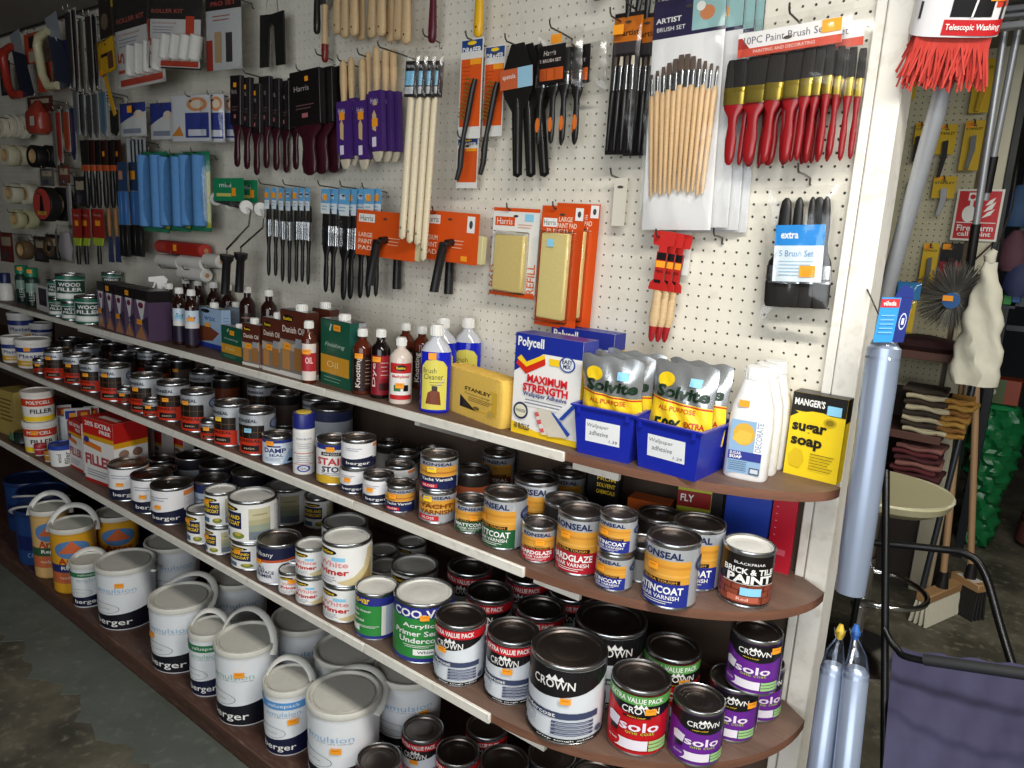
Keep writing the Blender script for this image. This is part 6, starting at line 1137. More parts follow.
for k, (bx, off) in enumerate([((143, 166, 150, 233), .13), ((163, 187, 152, 232), .11), ((184, 208, 150, 232), .09)]):
    pack('roller_sleeve_pack', 'pack of blue roller sleeves with green card, %s from the left of three' % ORD[k], 'roller sleeves', bx, off, P('#2f8a64'), [('r', .8, .05, 1, .75, P('#b8b83c')), ('r', .1, .80, .9, .95, P('#3aa078'))], 'blue roller sleeve packs', (0, 0, R(6)), .06, .07, sleeves)
t, X, ZT = pack('blade_pack', 'grey card pack with dark bars below the left dust mask', 'pack', (125, 145, 138, 164), .10, P('#b8bcc0'), [('r', .2 + .2 * k, .05, .3 + .2 * k, .95, P('#30343c')) for k in range(4)], None, (0, 0, 0), 0)
# mini roller frames with green cards
for k, (hx, px, py, lab) in enumerate([(229, 212, 201, 'front mini roller frame with green card and black handle'), (243, 226, 205, 'rear mini roller frame with green card and black handle')]):
    yw = PEG - (.15 - .05 * k); A = aty(px + 4, 199 + 4 * k, yw + .04); B = aty(px + 34, 207 + 2 * k, yw); Hh = aty(hx - 2, 255 - 2 * k, yw - .02); He = aty(hx - 4, 294 - 2 * k, yw - .02)
    t = thing('mini_roller_tool', lab, 'roller frame', (B.x, B.y, B.z), 0, 'mini roller frames'); rel = lambda v: Vector(v) - Vector((B.x, B.y, B.z))
    ob('wire_frame', MB().tube([rel(A), rel(B), rel(B) + Vector((.035, -.005, -.01)), rel(B) + Vector((.03, -.01, -.06)), rel(Hh) + Vector((0, 0, .02)), rel(Hh)], .0035, CHROME, 8), t)
    d = (rel(B) - rel(A)).normalized(); m = MB(); m.tube([rel(A), rel(A) + d * .004, rel(A) + d * .15, rel(A) + d * .152], [.010, .012, .012, .010], M('#3a3a3c', .6, 0, 'cage'), 12); ob('roller_cage', m, t)
    for e in (rel(A), rel(B)): ob('end_cap', MB().tube([e - d * .004, e + d * .004], .022, WHITE, 16), t)
    ob('handle', MB().tube([rel(Hh), rel(Hh) + (rel(He) - rel(Hh)) * .12, rel(Hh) + (rel(He) - rel(Hh)) * .2, rel(He)], [.024, .022, .014, .015], BLK, 14), t)
    C = aty([228, 249][k], [178, 180][k], yw); cw = aty([244, 257][k], 190, yw).x - aty([214, 241][k], 190, yw).x; c_ = rel((C.x, C.y, C.z)); cardpart(t, cw, .075, P('#1f8a5c'), [('t', 'mini', .4, .7, .4, .2, cW, 0), ('r', .1, .2, .6, .34, P('#d8d070'))], y=c_.y, z0=c_.z - .075, x=c_.x); sticker_flat(t, c_.x + cw * .2, c_.z - .045, c_.y - .002, .022, .026)
# small rollers lying in a bracket
for k, (x0, x1, py, c, lab) in enumerate([(160, 206, 248, '#b4362c', 'red packed mini roller'), (160, 182, 262, '#d8d4cc', 'white mini roller at the left'), (182, 206, 263, '#e0dcd6', 'white mini roller in the upper pair'), (182, 207, 274, '#e0dcd6', 'white mini roller in the lower pair'), (207, 222, 262, '#d4d0c8', 'white mini roller at the right end')]):
    yw = PEG - .05; A = aty(x0, py - 2, yw); B = aty(x1, py + 1, yw); t = thing('mini_roller', lab + ' lying across hooks above the top shelf', 'roller', (A.x, A.y, A.z), 0, 'mini rollers'); L = B.x - A.x
    ob('sleeve', MB().tube([(0, 0, 0), (.004, 0, 0), (L - .004, 0, 0), (L, 0, 0)], [.022, .026, .026, .022], M(c, .9, 0, 'fabric'), 16), t); ob('core', MB().tube([(-.002, 0, 0), (L + .002, 0, 0)], .009, P('#b8865a'), 12), t)
    if k == 0: ob('card', MB().box(L * .3, L * .95, -.030, -.028, -.02, .02, P('#a8281e')), t); sticker_flat(t, L * .5, .002, -.0305, .024, .024)
    hook(A.x + L * .5, A.z - .030, .09, 'hook under the ' + lab)
# tapes
def tape(px, py, off, r, th, c, lab, core='#c8a878', disc=None):
    Pq = aty(px, py, PEG - off); t = thing('tape_roll', lab, 'tape', (Pq.x, Pq.y, Pq.z), 0, 'rolls of tape', (0, 0, R(8))); n = 28
    m = MB(); pr = [(r * .62, 0), (r * .97, 0), (r, .002), (r, th - .002), (r * .97, th), (r * .62, th), (r * .62, 0)]; vs = []; fs = []
    for rr, y in pr:
        for i in range(n): a = 2 * math.pi * i / n; vs.append((rr * math.cos(a), y, rr * math.sin(a)))
    for j in range(len(pr) - 1):
        for i in range(n): fs.append((j * n + i, (j + 1) * n + i, (j + 1) * n + (i + 1) % n, j * n + (i + 1) % n))
    m.add(vs, fs, M(c, .5, 0, 'tape')); ob('tape', m, t)
    m = MB(); vs = []; fs = []
    for rr, y in [(r * .615, .001), (r * .615, th - .001), (r * .56, th - .001), (r * .56, .001), (r * .615, .001)]:
        for i in range(n): a = 2 * math.pi * i / n; vs.append((rr * math.cos(a), y, rr * math.sin(a)))
    for j in range(4):
        for i in range(n): fs.append((j * n + i, (j + 1) * n + i, (j + 1) * n + (i + 1) % n, j * n + (i + 1) % n))
    m.add(vs, fs, M(core, .7, 0, 'board')); ob('core', m, t)
    if disc:
        m = MB(); m.prism([(r * .9 * math.cos(i * .2618), r * .9 * math.sin(i * .2618)) for i in range(24)], .0012, P(disc), 'xz', -.002); m.flat([('p', [(-.25, -.5), (.25, -.5), (.1, .5), (-.1, .5)], cK), ('r', -.45, -.62, .45, -.42, P('#c8a040')), ('t', 'TAPE', 0, -.52, .6, .14, cK)], lambda u, v, l: (u * r, -.002 - l, v * r)); ob('label', m.mesh('label', 0), t)
    return Pq
rows = [([(-2, 126), (6, 126), (13, 126), (21, 127)], .055, .024, '#d8d2c0', 'cream masking tape roll in the upper row'), ([(4, 155), (14, 155)], .050, .05, '#cfc9ac', 'broad cream tape roll in the second row'), ([(32, 156), (46, 156)], .050, .05, '#151314', 'black tape roll in the second row'), ([(8, 193), (24, 194)], .050, .05, '#cfcab4', 'cream tape roll in the third row'), ([(14, 219), (26, 219)], .046, .04, '#c8c39a', 'pale yellow tape roll in the fourth row'), ([(20, 250), (48, 247)], .046, .045, '#6a5238', 'brown tape roll in the bottom row')]
for ps, r, th, c, lab in rows:
    for k, (px, py) in enumerate(ps):
        Pq = tape(px, py, .16 - (th + .006) * k * .9, r, th, c, lab + ', %s from the left' % ORD[k])
    hook(Pq.x, Pq.z + r * .52, .19, 'hook through the ' + lab.replace('roll', 'rolls'))
Pq = tape(42, 204, .20, .075, .045, '#141213', 'big black tape roll with red disc label', '#3a3028', '#b04038'); tape(58, 204, .13, .075, .045, '#171516', 'big black tape roll behind the red-disc one'); hook(Pq.x, Pq.z + .040, .22, 'hook through the two big black tape rolls')
Pq = aty(38, 118, PEG - .14); t = thing('tape_pack', 'red packed tape hanging right of the cream masking tape', 'tape', (Pq.x, Pq.y, Pq.z), 0); ob('pack', MB().loft([(-.07, .06, .03), (-.05, .075, .04), (.02, .07, .04), (.06, .03, .015), (.075, .02, .004)], P('#9c3a2c'), 18, 2.8), t); ob('label', MB().box(.02, .065, -.0415, -.0405, -.04, .0, P('#c8c0b8')), t)
# saws, files and blades
Pq = aty(20, 70, PEG - .12)
def dsaw(px, py, c, bc, lab, s=1.0):
    Pq = aty(px, py, PEG - .12); t = thing('hand_saw', lab, 'saw', (Pq.x, Pq.y, Pq.z), 0, 'hand saws', (0, R(-14), R(6)))
    pts = [(.02, -.01, .10), (-.05, -.01, .10), (-.075, -.01, .07), (-.078, -.01, -.05), (-.05, -.01, -.105), (.02, -.01, -.12)]
    ob('handle', MB().tube([(x * s, y, z * s) for x, y, z in pts], [.016, .019, .019, .018, .019, .017], P(c), 12), t); ob('blade', MB().prism([(.0, .09 * s), (.10 * s, .04 * s), (.12 * s, -.15 * s), (.0, -.13 * s)], .003, P(bc), 'xz', -.002), t); ob('card', MB().box(.0, .09 * s, .002, .004, .02, .16 * s, P('#8a9096')), t)
dsaw(16, 70, '#a83426', '#1d2638', 'saw with red D handle and dark blue blade at the far left'); dsaw(52, 58, '#cfc6a0', '#2a3046', 'saw with cream D handle beside the red one', 1.05)
pack('tool_card', 'orange tool card with black blade between the saw handles', 'tool card', (23, 39, 32, 64), .10, P('#c4462a'), [('r', .3, .5, .7, .9, cK), ('r', .25, .05, .7, .4, P('#b8a890'))], 'tool cards', (0, 0, 0), 0); pack('tool_card', 'lower orange tool card below the saw handles', 'tool card', (36, 51, 62, 92), .10, P('#c4462a'), [('r', .35, .1, .8, .55, cK), ('r', .42, .2, .7, .4, P('#d8b898'))], 'tool cards', (0, 0, 0), 0)
pack('tool_card', 'dark blue tool card with orange sticker', 'tool card', (56, 66, 40, 70), .11, P('#2a2c5c'), [('r', .3, .4, .9, .65, ORANGE)], 'tool cards', (0, 0, 0), 0)
for k, (x0, x1, y0, y1, c, off) in enumerate([(67, 72, 12, 88, '#3a3438', .15), (72, 77, 10, 92, '#4a3a38', .13), (80, 84, 20, 95, '#7a7468', .10), (87, 92, 16, 92, '#3c3232', .12), (93, 97, 16, 90, '#33302f', .10), (74, 78, 92, 135, '#6a7076', .13), (80, 84, 94, 136, '#4a4c50', .11), (87, 91, 95, 138, '#40444a', .10), (93, 98, 94, 138, '#5a5a5c', .12), (100, 106, 92, 136, '#5c7c92', .11), (110, 119, 110, 136, '#2e2c2c', .08), (57, 61, 112, 163, '#a83c30', .12), (64, 69, 112, 152, '#b8522c', .12), (70, 75, 108, 160, '#2a2f5c', .11), (53, 57, 110, 170, '#8a8a80', .10), (68, 71, 186, 235, '#a09c9c', .12)]):
    X, Y, ZT, W, H = wq(x0, x1, y0, y1, off); t = thing('blade_pack', 'long narrow tool in a slim sleeve at the far left, %s of the slim packs' % ORD[k], 'blade pack', (X, Y, ZT), 0, 'slim tool packs'); hook(X, ZT + .001, off + .01, 'hook holding the slim sleeved tool, %s of the slim packs' % ORD[k])
    ob('tool', MB().prism([(-W * .4, 0), (W * .4, 0), (W * .4, -H * .8), (W * .1, -H), (-W * .4, -H * .85)], .006, M(c, .4, .3, 'steel'), 'xz', -.003), t); ob('card', MB().box(-W * .48, W * .48, .004, .0055, -H, .012, P('#b4b2ac')), t)
pack('knife_pack', 'yellow knife pack with orange sticker near the roller kit', 'knife pack', (95, 114, 38, 74), .14, P('#d8a81e'), [('r', .2, .5, .7, .6, cK), ('r', .55, .1, .85, .6, P('#5a3a30')), ('r', .0, .0, .25, .16, ORANGE)], None, (0, R(-6), 0), .03)
ob_ = wq(98, 113, 75, 100, .12); t = thing('folding_rule', 'yellow strip hanging below the yellow knife pack', 'rule', (ob_[0], ob_[1], ob_[2]), 0, None, (0, R(-24), 0)); ob('strip', MB().box(-.012, .012, -.002, .002, -.17, 0, P('#d09a1c'), .001), t); ob('end_clip', MB().box(-.014, .014, -.004, .004, -.006, .006, STEEL, .001), t)
pack('knife_pack', 'dark carded pack above the yellow knives', 'knife pack', (97, 116, -6, 38), .13, P('#2a2220'), [('r', .7, .7, .95, .95, P('#c8a42a')), ('e', .3, .4, .2, .2, P('#6a5a4a'))], None, (0, 0, 0), 0)
# scrapers and filling knives
for k, px in enumerate([86, 92, 98, 105, 112, 118]):
    X, Y, ZT, W, H = wq(px - 4, px + 4, 140, 208, .14 - .015 * k); t = thing('filling_knife', 'black-handled filling knife with orange band, %s from the left' % ORD[k], 'filling knife', (X, Y, ZT), 0, 'black handled filling knives')
    ob('blade_sleeve', MB().prism([(-W * .5, 0), (W * .5, 0), (W * .42, -H * .36), (-W * .42, -H * .36)], .004, P('#3a1c18' if k % 2 else '#221c1c'), 'xz', -.002), t); ob('band', MB().box(-W * .4, W * .4, -.005, .005, -H * .45, -H * .365, P('#b8542c')), t)
    ob('handle', MB().loft([(-H, .006, .005), (-H * .95, .012, .009), (-H * .7, .014, .010), (-H * .48, .010, .008), (-H * .451, .012, .006)], BLK, 14), t)
    if k in (3, 5): sticker_flat(t, 0, -H * .2, -.0028, .02, .02)
for k, (x0, x1) in enumerate([(73, 82), (80, 91), (92, 105)]):
    X, Y, ZT, W, H = wq(x0, x1, 209, 264, .15 - .02 * k); t = thing('paint_scraper', 'scraper on a red card with lime tip and black handle, %s from the left' % ORD[k], 'scraper', (X, Y, ZT), 0, 'scrapers on red cards')
    cardpart(t, W * .95, H * .52, P('#a02c24'), [('t', 'Stanley', .5, .78, .6, .1, P('#d8b0a8'), 0), ('r', .3, .42, .7, .6, ORANGE)], z0=-H * .52); ob('lime_tip', MB().prism([(-W * .4, -H * .52), (W * .4, -H * .52), (W * .28, -H * .66), (-W * .28, -H * .66)], .006, P('#a8c03c'), 'xz', -.004), t); ob('handle', MB().loft([(-H, .010, .008), (-H * .8, .012, .009), (-H * .661, .010, .006)], BLK, 14), t)
for k, (px, c) in enumerate([(110, '#9a6a40'), (117, '#a87848')]):
    X, Y, ZT, W, H = wq(px - 3, px + 3, 208, 262, .10); t = thing('putty_knife', 'wooden-handled knife hanging blade down, %s of the pair' % ['left', 'right'][k], 'knife', (X, Y, ZT), 0, 'wooden handled knives'); ob('handle', MB().loft([(-H * .52, .007, .006), (-H * .3, .011, .009), (-.004, .010, .008), (0, .006, .005)], M(c, .5, 0, 'wood'), 12), t); ob('blade', MB().prism([(-W * .3, -H * .52), (W * .3, -H * .52), (W * .45, -H), (-W * .45, -H)], .002, P('#34406a'), 'xz', 0), t)
for k, (x0, x1) in enumerate([(119, 129), (130, 143)]):
    X, Y, ZT, W, H = wq(x0, x1, 162, 256, .13 - .03 * k); t = thing('paint_brush', 'blue-sleeved long brush with black foot, %s of two' % ['left', 'right'][k], 'brush', (X, Y, ZT), 0, 'blue sleeved brushes'); cardpart(t, W * .9, H * .30, P('#2c4668'), [('r', .1, .4, .5, .7, ORANGE if k else P('#c88a6a'))], z0=-H * .30)
    for s in (-1, 1): ob('bristle_strip', MB().box(s * W * .22 - W * .16, s * W * .22 + W * .16, -.008, .006, -H * .66, -H * .305, P('#3f70b0'), .002), t); ob('foot', MB().box(s * W * .22 - W * .17, s * W * .22 + W * .17, -.009, .007, -H, -H * .662, BLK, .002), t)
X, Y, ZT, W, H = wq(58, 73, 225, 262, .14); t = thing('sundry_bag', 'small clear bag of pale sundries under the big black tape', 'bag', (X, Y, ZT)); ob('contents', MB().loft([(-H * .95, W * .3, .01), (-H * .6, W * .42, .02), (-H * .2, W * .25, .012)], P('#a8a2a4'), 14), t); filmpart(t, W, H, .05, z0=-H, alpha=.1)
for k, (x0, x1, y0, y1, c, lab) in enumerate([(0, 11, 232, 262, '#7a2c2c', 'red sundry pack at the very left edge above the top shelf'), (34, 46, 236, 262, '#3a2c26', 'dark carded pack between the brown tapes'), (46, 58, 234, 260, '#2a2624', 'black carded pack left of the clear sundry bag'), (0, 9, 60, 96, '#22242c', 'dark pack at the very left edge beside the red saw'), (28, 50, 96, 112, '#5a2a24', 'maroon pack above the red tape pack'), (40, 52, 168, 186, '#6a6a66', 'grey pack above the big black tape'), (58, 68, 165, 186, '#7a4438', 'rust coloured small pack right of the tapes'), (74, 84, 176, 206, '#2c2a30', 'dark blade pack left of the filling knives')]):
    pack('sundry_pack', lab, 'pack', (x0, x1, y0, y1), .13 - .01 * (k % 4), P(c), [('r', .15, .55, .85, .85, P('#b8a890')), ('r', .2, .1, .6, .35, P('#4a4a56'))], 'sundry packs at the far left', (0, 0, R(5)), .02)
# ------------------------------------------------------------------ packs leaning in the gap beside the post
def line_y(pts): return [aty(px, py, y) for px, py, y in pts]
TUBE = M('#a4b2ca', .30, .45, 'silver_sleeve', .12, 8)
Pb = line_y([(946, 78, .06), (893, 268, .20)]); d = (Pb[1] - Pb[0]).normalized(); base = Pb[0] + d * ((0.003 - Pb[0].z) / d.z)
t = thing('telescopic_brush', 'telescopic broom upside down with red bristles and card sleeve, leaning by the white post', 'broom', (base.x, base.y, 0))
rel = lambda v: Vector(v) - Vector((base.x, base.y, 0))
ob('pole', MB().tube([rel(base), rel(base) + (rel(Pb[0]) - rel(base)) * .5], .0125, STEEL, 14), t); ob('upper_pole', MB().tube([rel(base) + (rel(Pb[0]) - rel(base)) * .5, rel(Pb[0])], .0155, STEEL, 16), t)
c = rel(Pb[0]) - d * .030 + Vector((-.010, -.006, 0)); ax = (aty(975, 62, .08) - aty(900, 52, .04)).normalized(); up = -d; ax = (ax - up * ax.dot(up)).normalized(); nn = ax.cross(up).normalized()
m = MB(); rb = random.Random(3)
def bp(a, b, e): return c + ax * a + up * b + nn * e
for i in range(38):
    for j in range(13):
        a = -.054 + .108 * i / 37; e = -.036 + .072 * j / 12; tip = bp(a * 1.15 + rb.uniform(-.013, .013), -.028 + rb.uniform(-.016, .016), e * 1.3 + rb.uniform(-.010, .010)); m.tube([bp(a, .075, e), bp(a * 1.03, .03, e * 1.1), tip], [.0026, .0024, .0020], M('#cf3a2c', .6, 0, 'red_bristle', .15), 4)
o = ob('bristles', m, t); o['kind'] = 'stuff'
m = MB(); ring = [bp(-.061, .0, -.042), bp(.061, .0, -.042), bp(.061, .0, .042), bp(-.061, .0, .042)]
vs = [p + up * .072 for p in ring] + [p + up * .098 for p in ring]; m.add(vs, [(0, 1, 2, 3)[::-1], (4, 5, 6, 7)] + [(i, (i + 1) % 4, 4 + (i + 1) % 4, 4 + i) for i in range(4)], BLK); ob('brush_block', m, t)
# card sleeve round the block
sl = MB(); L = .30; w2, d2 = .068, .050; N = 24; prof = []
for i in range(N):
    a = 2 * math.pi * i / N; cc, ss = math.cos(a), math.sin(a); prof.append((w2 * math.copysign(abs(cc) ** .5, cc), d2 * math.copysign(abs(ss) ** .5, ss)))
vs = [bp(a, .045, e) for a, e in prof] + [bp(a, .045 + L, e) for a, e in prof]; sl.add(vs, [(i, (i + 1) % N, N + (i + 1) % N, N + i) for i in range(N)], P('#e4e2e4')); ob('card_sleeve', sl, t)
sgn = 1 if nn.dot(CAM - Vector((base.x, base.y, 0)) - c) > 0 else -1
m = MB(); fl = lambda u, v, l: bp(u, v, sgn * (d2 * (1 - (abs(u) / w2) ** 4) ** .25 + l + .0003) if abs(u) < w2 * .999 else 0)
def strips(u0, u1, v0, v1, mat, n=8): return [('r', u0 + (u1 - u0) * k / n, v0, u0 + (u1 - u0) * (k + 1) / n, v1, mat) for k in range(n)]
m.flat(strips(-.022, .0655, .048, .072, P('#c8242a'), 14), fl); m.flat(strips(-.015, .046, .076, .17, cK, 10) + strips(.049, .0655, .09, .16, P('#d2402a'), 4), lambda u, v, l: fl(u, v, .0004)); m.flat([('t', 'Telescopic Washing', .022, .060, .080, .012, cW, .02), ('p', [(.016, .076), (.019, .076), (.028, .17), (.025, .17)], cW)], lambda u, v, l: fl(u, v, .0030)); m.flat([('r', .038, .100, .058, .124, ORANGE)], lambda u, v, l: fl(u, v, .0034)); ob('sleeve_print', m.mesh('p', 0), t)
# silver sleeved rolls
def roll(pts, r, lab, blue=True):
    q = line_y(pts); b = q[-1]; d = (q[1] - q[0]).normalized(); t = thing('sleeved_roll', lab, 'roll', (b.x, b.y, b.z), 0, 'silver sleeved rolls'); rl = [p - b for p in q]
    n = 7; pp = [rl[0] + (rl[1] - rl[0]) * k / (n - 1) for k in range(n)]
    ob('roll', MB().tube([pp[0] - d * .012] + pp, [r * .55, r, r * 1.02, r * .98, r * 1.01, r, r * .98, r * .9], TUBE, 22), t)
    return t, rl, d
t, rl, d = roll([(884, 348, -.035), (850, 592, -.065)], .029, 'wide silver plastic-wrapped roll leaning against the white post')
ob('plastic_neck', MB().tube([rl[0] - d * .03, rl[0] - d * .012, rl[0] + d * .02], [.012, .022, .0305], film(.10), 14, False), t)
pn = Vector((-.312, .043, t.location.z + rl[0].z + .10)) - t.location; ob('hanging_cord', MB().tube([rl[0] - d * .03, (rl[0] - d * .03) * .4 + pn * .6, pn], .0016, WIRE, 6), t)
m = MB(); a0 = rl[0] - d * .015 - Vector((.014, .010, 0)); xx = Vector((.79, .61, .05)) * .72; zz = Vector((.05, 0, 1)).normalized() * .95
yy = xx.cross(zz).normalized(); yy = -yy if yy.y > 0 else yy
q4 = lambda u, v, l: a0 + xx * u + zz * v + yy * (.030 + l)
m.flat([('r', -.028, 0, .020, .085, P('#3a98dc')), ('r', .020, 0, .048, .085, P('#26347e')), ('r', -.028, .066, .018, .082, P('#c8343c')), ('t', 'vileda', -.006, .074, .032, .009, cW, .02), ('p', [(.0, .085), (.048, .085), (.044, .100), (.018, .110)], P('#26347e')), ('e', .034, .040, .009, .016, P('#c8d0e8')), ('e', .034, .040, .007, .013, P('#26347e')), ('r', .031, .034, .037, .046, P('#e8ecf4'))] + [('r', -.022, .050 - k * .008, .012, .052 - k * .008, P('#8ac4ec')) for k in range(5)], q4)
m.add([q4(-.028, 0, 0), q4(.048, 0, 0), q4(.048, .085, 0), q4(-.028, .085, 0)], [(0, 3, 2, 1)], P('#26347e')); ob('printed_tag', m.mesh('tag', 0), t)
for k, (pts, lab) in enumerate([([(833, 668, -.05), (815, 800, -.10)], 'left of the two low silver-blue wrapped rolls at the bottom edge'), ([(856, 672, -.06), (842, 805, -.11)], 'right of the two low silver-blue wrapped rolls at the bottom edge')]):
    q = line_y(pts); d = (q[1] - q[0]).normalized(); e = q[0] + d * ((.02 - q[0].z) / d.z); t = thing('sleeved_roll', lab, 'roll', (e.x, e.y, 0), 0, 'silver sleeved rolls'); r0 = q[0] - Vector((e.x, e.y, 0)); r1 = e - Vector((e.x, e.y, 0))
    ob('roll', MB().tube([r0 - d * .01, r0, r0 * .5 + r1 * .5, r1], [.016, .0235, .024, .023], TUBE, 22), t)
    nk = r0 - d * .06 + Vector((.004 if k == 0 else -.008, 0, 0)); ob('plastic_neck', MB().tube([nk - d * .02, nk, r0 - d * .03, r0 + d * .01], [.012, .007, .018, .025], film(.14, (.8, .88, 1)), 14, False), t)
    ob('tag_end', MB().tube([nk - d * .03, nk - d * .012, nk], [.004, .010, .005], P('#2a62b0' if k else '#d8b83a'), 8), t)
# ------------------------------------------------------------------ the back room
YB = 2.2
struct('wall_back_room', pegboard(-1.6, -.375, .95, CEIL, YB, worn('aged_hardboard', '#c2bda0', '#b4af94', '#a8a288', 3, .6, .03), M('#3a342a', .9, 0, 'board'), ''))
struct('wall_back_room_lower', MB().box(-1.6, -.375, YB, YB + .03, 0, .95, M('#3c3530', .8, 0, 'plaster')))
pil = M('#cfcbb4', .6, 0, 'plaster', .05, 5)
struct('trim_10', MB().box(-.374, -.292, YB - .02, YB + .10, 0, CEIL, pil, .003)); struct('trim_11', MB().box(-.291, -.262, YB - .03, YB + .10, 0, CEIL, P('#1a1b1c'), .003)); struct('trim_12', MB().box(-.392, -.376, YB - .008, YB - .0005, .95, CEIL, P('#5a4c3c')))
# sign
X0 = aty(955, 190, YB - .03); t = thing('fire_sign', 'red fire alarm call point sign with white hand and flames', 'sign', (aty(977, 215, YB - .03).x, YB - .031, aty(977, 241, YB - .03).z)); hs = aty(977, 189, YB - .03).z - aty(977, 241, YB - .03).z; ws = aty(1001, 215, YB - .03).x - aty(954, 215, YB - .03).x
ob('panel', MB().box(-ws / 2, ws / 2, 0, .003, 0, hs, P('#e6e2da')), t)
m = MB(); m.flat([('r', .05, .04, .95, .96, P('#c8242c')), ('r', .26, .78, .44, .93, cW), ('e', .35, .85, .06, .045, P('#c8242c')), ('p', [(.31, .80), (.38, .80), (.38, .62), (.31, .62)], cW), ('e', .32, .52, .15, .16, cW), ('p', [(.60, .44), (.78, .50), (.86, .62), (.72, .56)], cW), ('p', [(.62, .56), (.80, .62), (.86, .76), (.72, .68)], cW), ('p', [(.64, .68), (.78, .72), (.84, .84), (.72, .78)], cW), ('r', .08, .345, .92, .36, cW), ('t', 'Fire alarm', .5, .25, .78, .12, cW, .02), ('t', 'call point', .5, .12, .72, .12, cW, .02)], lambda u, v, l: (-ws / 2 + u * ws, -l * 2, v * hs)); ob('print', m.mesh('p', 0), t)
# carded knives
cards = [(977, 997, 58, 112, 'open'), (938, 958, 124, 178, 'pen'), (916, 930, 122, 162, 'grip'), (966, 986, 120, 170, 'grey'), (934, 957, 176, 216, 'steel'), (908, 920, 60, 130, 'grip'), (924, 940, 243, 290, 'pale'), (942, 964, 243, 290, 'red'), (908, 924, 180, 238, 'white')]
for k, (x0, x1, y0, y1, kind) in enumerate(cards):
    X, Y, ZT, W, H = wq(x0, x1, y0, y1, 0); Pq = aty((x0 + x1) / 2, y0, YB - .04); Pe = aty((x0 + x1) / 2, y1, YB - .04); W = aty(x1, y0, YB - .04).x - aty(x0, y0, YB - .04).x; H = Pq.z - Pe.z
    lab = {'open': 'yellow carded knife with open yellow handle at the top right', 'pen': 'yellow carded black pen knife behind the broom pole', 'grip': 'yellow carded black tool, %s of the pole-side pair' % ('lower' if y0 > 100 else 'upper'), 'grey': 'yellow carded grey knife above the fire sign', 'steel': 'yellow carded knife with steel blade left of the fire sign', 'pale': 'yellow carded small tool under the steel knife', 'red': 'red and black carded tool below the fire sign', 'white': 'white handled tool hanging beside the broom pole'}[kind]
    t = thing('knife_card', lab, 'knife card', (Pq.x, Pq.y, Pq.z), 0, 'carded knives on the back pegboard'); cm = {'red': '#8a2430', 'white': '#c8c4c0'}.get(kind, '#d8b428'); ch = H * (1 if kind in ('red', 'grey', 'open', 'pale') else .55)
    cardpart(t, W, ch, P(cm), ([('t', 'STANLEY', .5, .70 if ch < H else .84, .86, .10 if ch < H else .05, cK, .02)] if kind not in ('red', 'white') else [('r', 0, .6, 1, 1, cK)]) + [('r', .05, .86, .5, .98, ORANGE)], y=.01, z0=-ch)
    tm = {'grey': P('#7a7c80'), 'steel': STEEL, 'open': P('#c8a424'), 'pale': P('#6a6a6a'), 'red': P('#3a2a2a'), 'white': P('#d8d4d0')}.get(kind, BLK)
    ob('tool', MB().prism([(-W * .10, -H * .32), (W * .16, -H * .30), (W * .20, -H * .6), (W * .02, -H * .98), (-W * .14, -H * .98), (-W * .06, -H * .6)] if kind != 'grip' else [(-W * .3, -H * .35), (W * .1, -H * .35), (W * .3, -H * .9), (-W * .3, -H)], .014, tm, 'xz', -.006), t)
    m = MB(); m.tube([(0, YB - Pq.y + .002, -.012), (0, -.02, -.012), (0, -.025, -.002)], .003, WIRE, 6); ob('wall_pin', m, t)
# shelf unit with folded goods
def backshelf(z, lab, y0=YB - .36, x0=-1.3, x1=-.315):
    t = thing('back_shelf', lab, 'shelf', (-.8, y0, z)); ob('board', MB().box(x0 + .8, x1 + .8, 0, YB - y0 - .021, -.02, 0, M('#4a2c26', .6, 0, 'wood'), .002), t); ob('lip', MB().box(x0 + .8, x1 + .8, -.012, -.0005, -.03, .002, M('#5a3830', .6, 0, 'wood'), .002), t)
zs = aty(930, 353, YB - .36).z; backshelf(zs, 'dark brown shelf under the back pegboard'); z2 = aty(930, 436, YB - .36).z; backshelf(z2, 'lower dark brown shelf holding folded cloths'); z3 = aty(920, 492, YB - .36).z; backshelf(z3, 'bottom dark shelf with folded red cloths')
o_ = aty(930, 350, YB - .25); t = thing('folded_sheet', 'dark maroon folded sheet lying on the back shelf', 'cloth', (o_.x - .03, YB - .30, zs + .0005)); ob('cloth', MB().loft([(0, .15, .10, 0, .10), (.015, .16, .11, .01, .10), (.04, .12, .10, -.01, .10), (.05, .05, .08, -.02, .10)], M('#3c1c1e', .8, 0, 'fabric'), 24, 3), t)
def folded(px, py, zb, n, cols, w, lab, grp):
    b = aty(px, py, YB - .34)
    for k in range(n):
        h = .022; t = thing('folded_glove_pair', lab % ORD[k], 'cloth', (b.x + rnd.uniform(-.012, .012), YB - .345, zb + .001 + k * (h + .0015)), R(rnd.uniform(-4, 4)), grp); m = MB(); pts = []
        for i in range(13): u = i / 12; pts.append((-w / 2 + w * u, .0, h * .45 + .004 * math.sin(u * 9 + k)))
        m.tube(pts, [h * .42] * 13, M(cols[k % len(cols)], .85, 0, 'fabric'), 8); ob('folded_edge', m, t); ob('fold', MB().box(-w / 2, w / 2, .0, .16, 0.001, h * .9, M(cols[k % len(cols)], .85, 0, 'fabric'), .004), t)
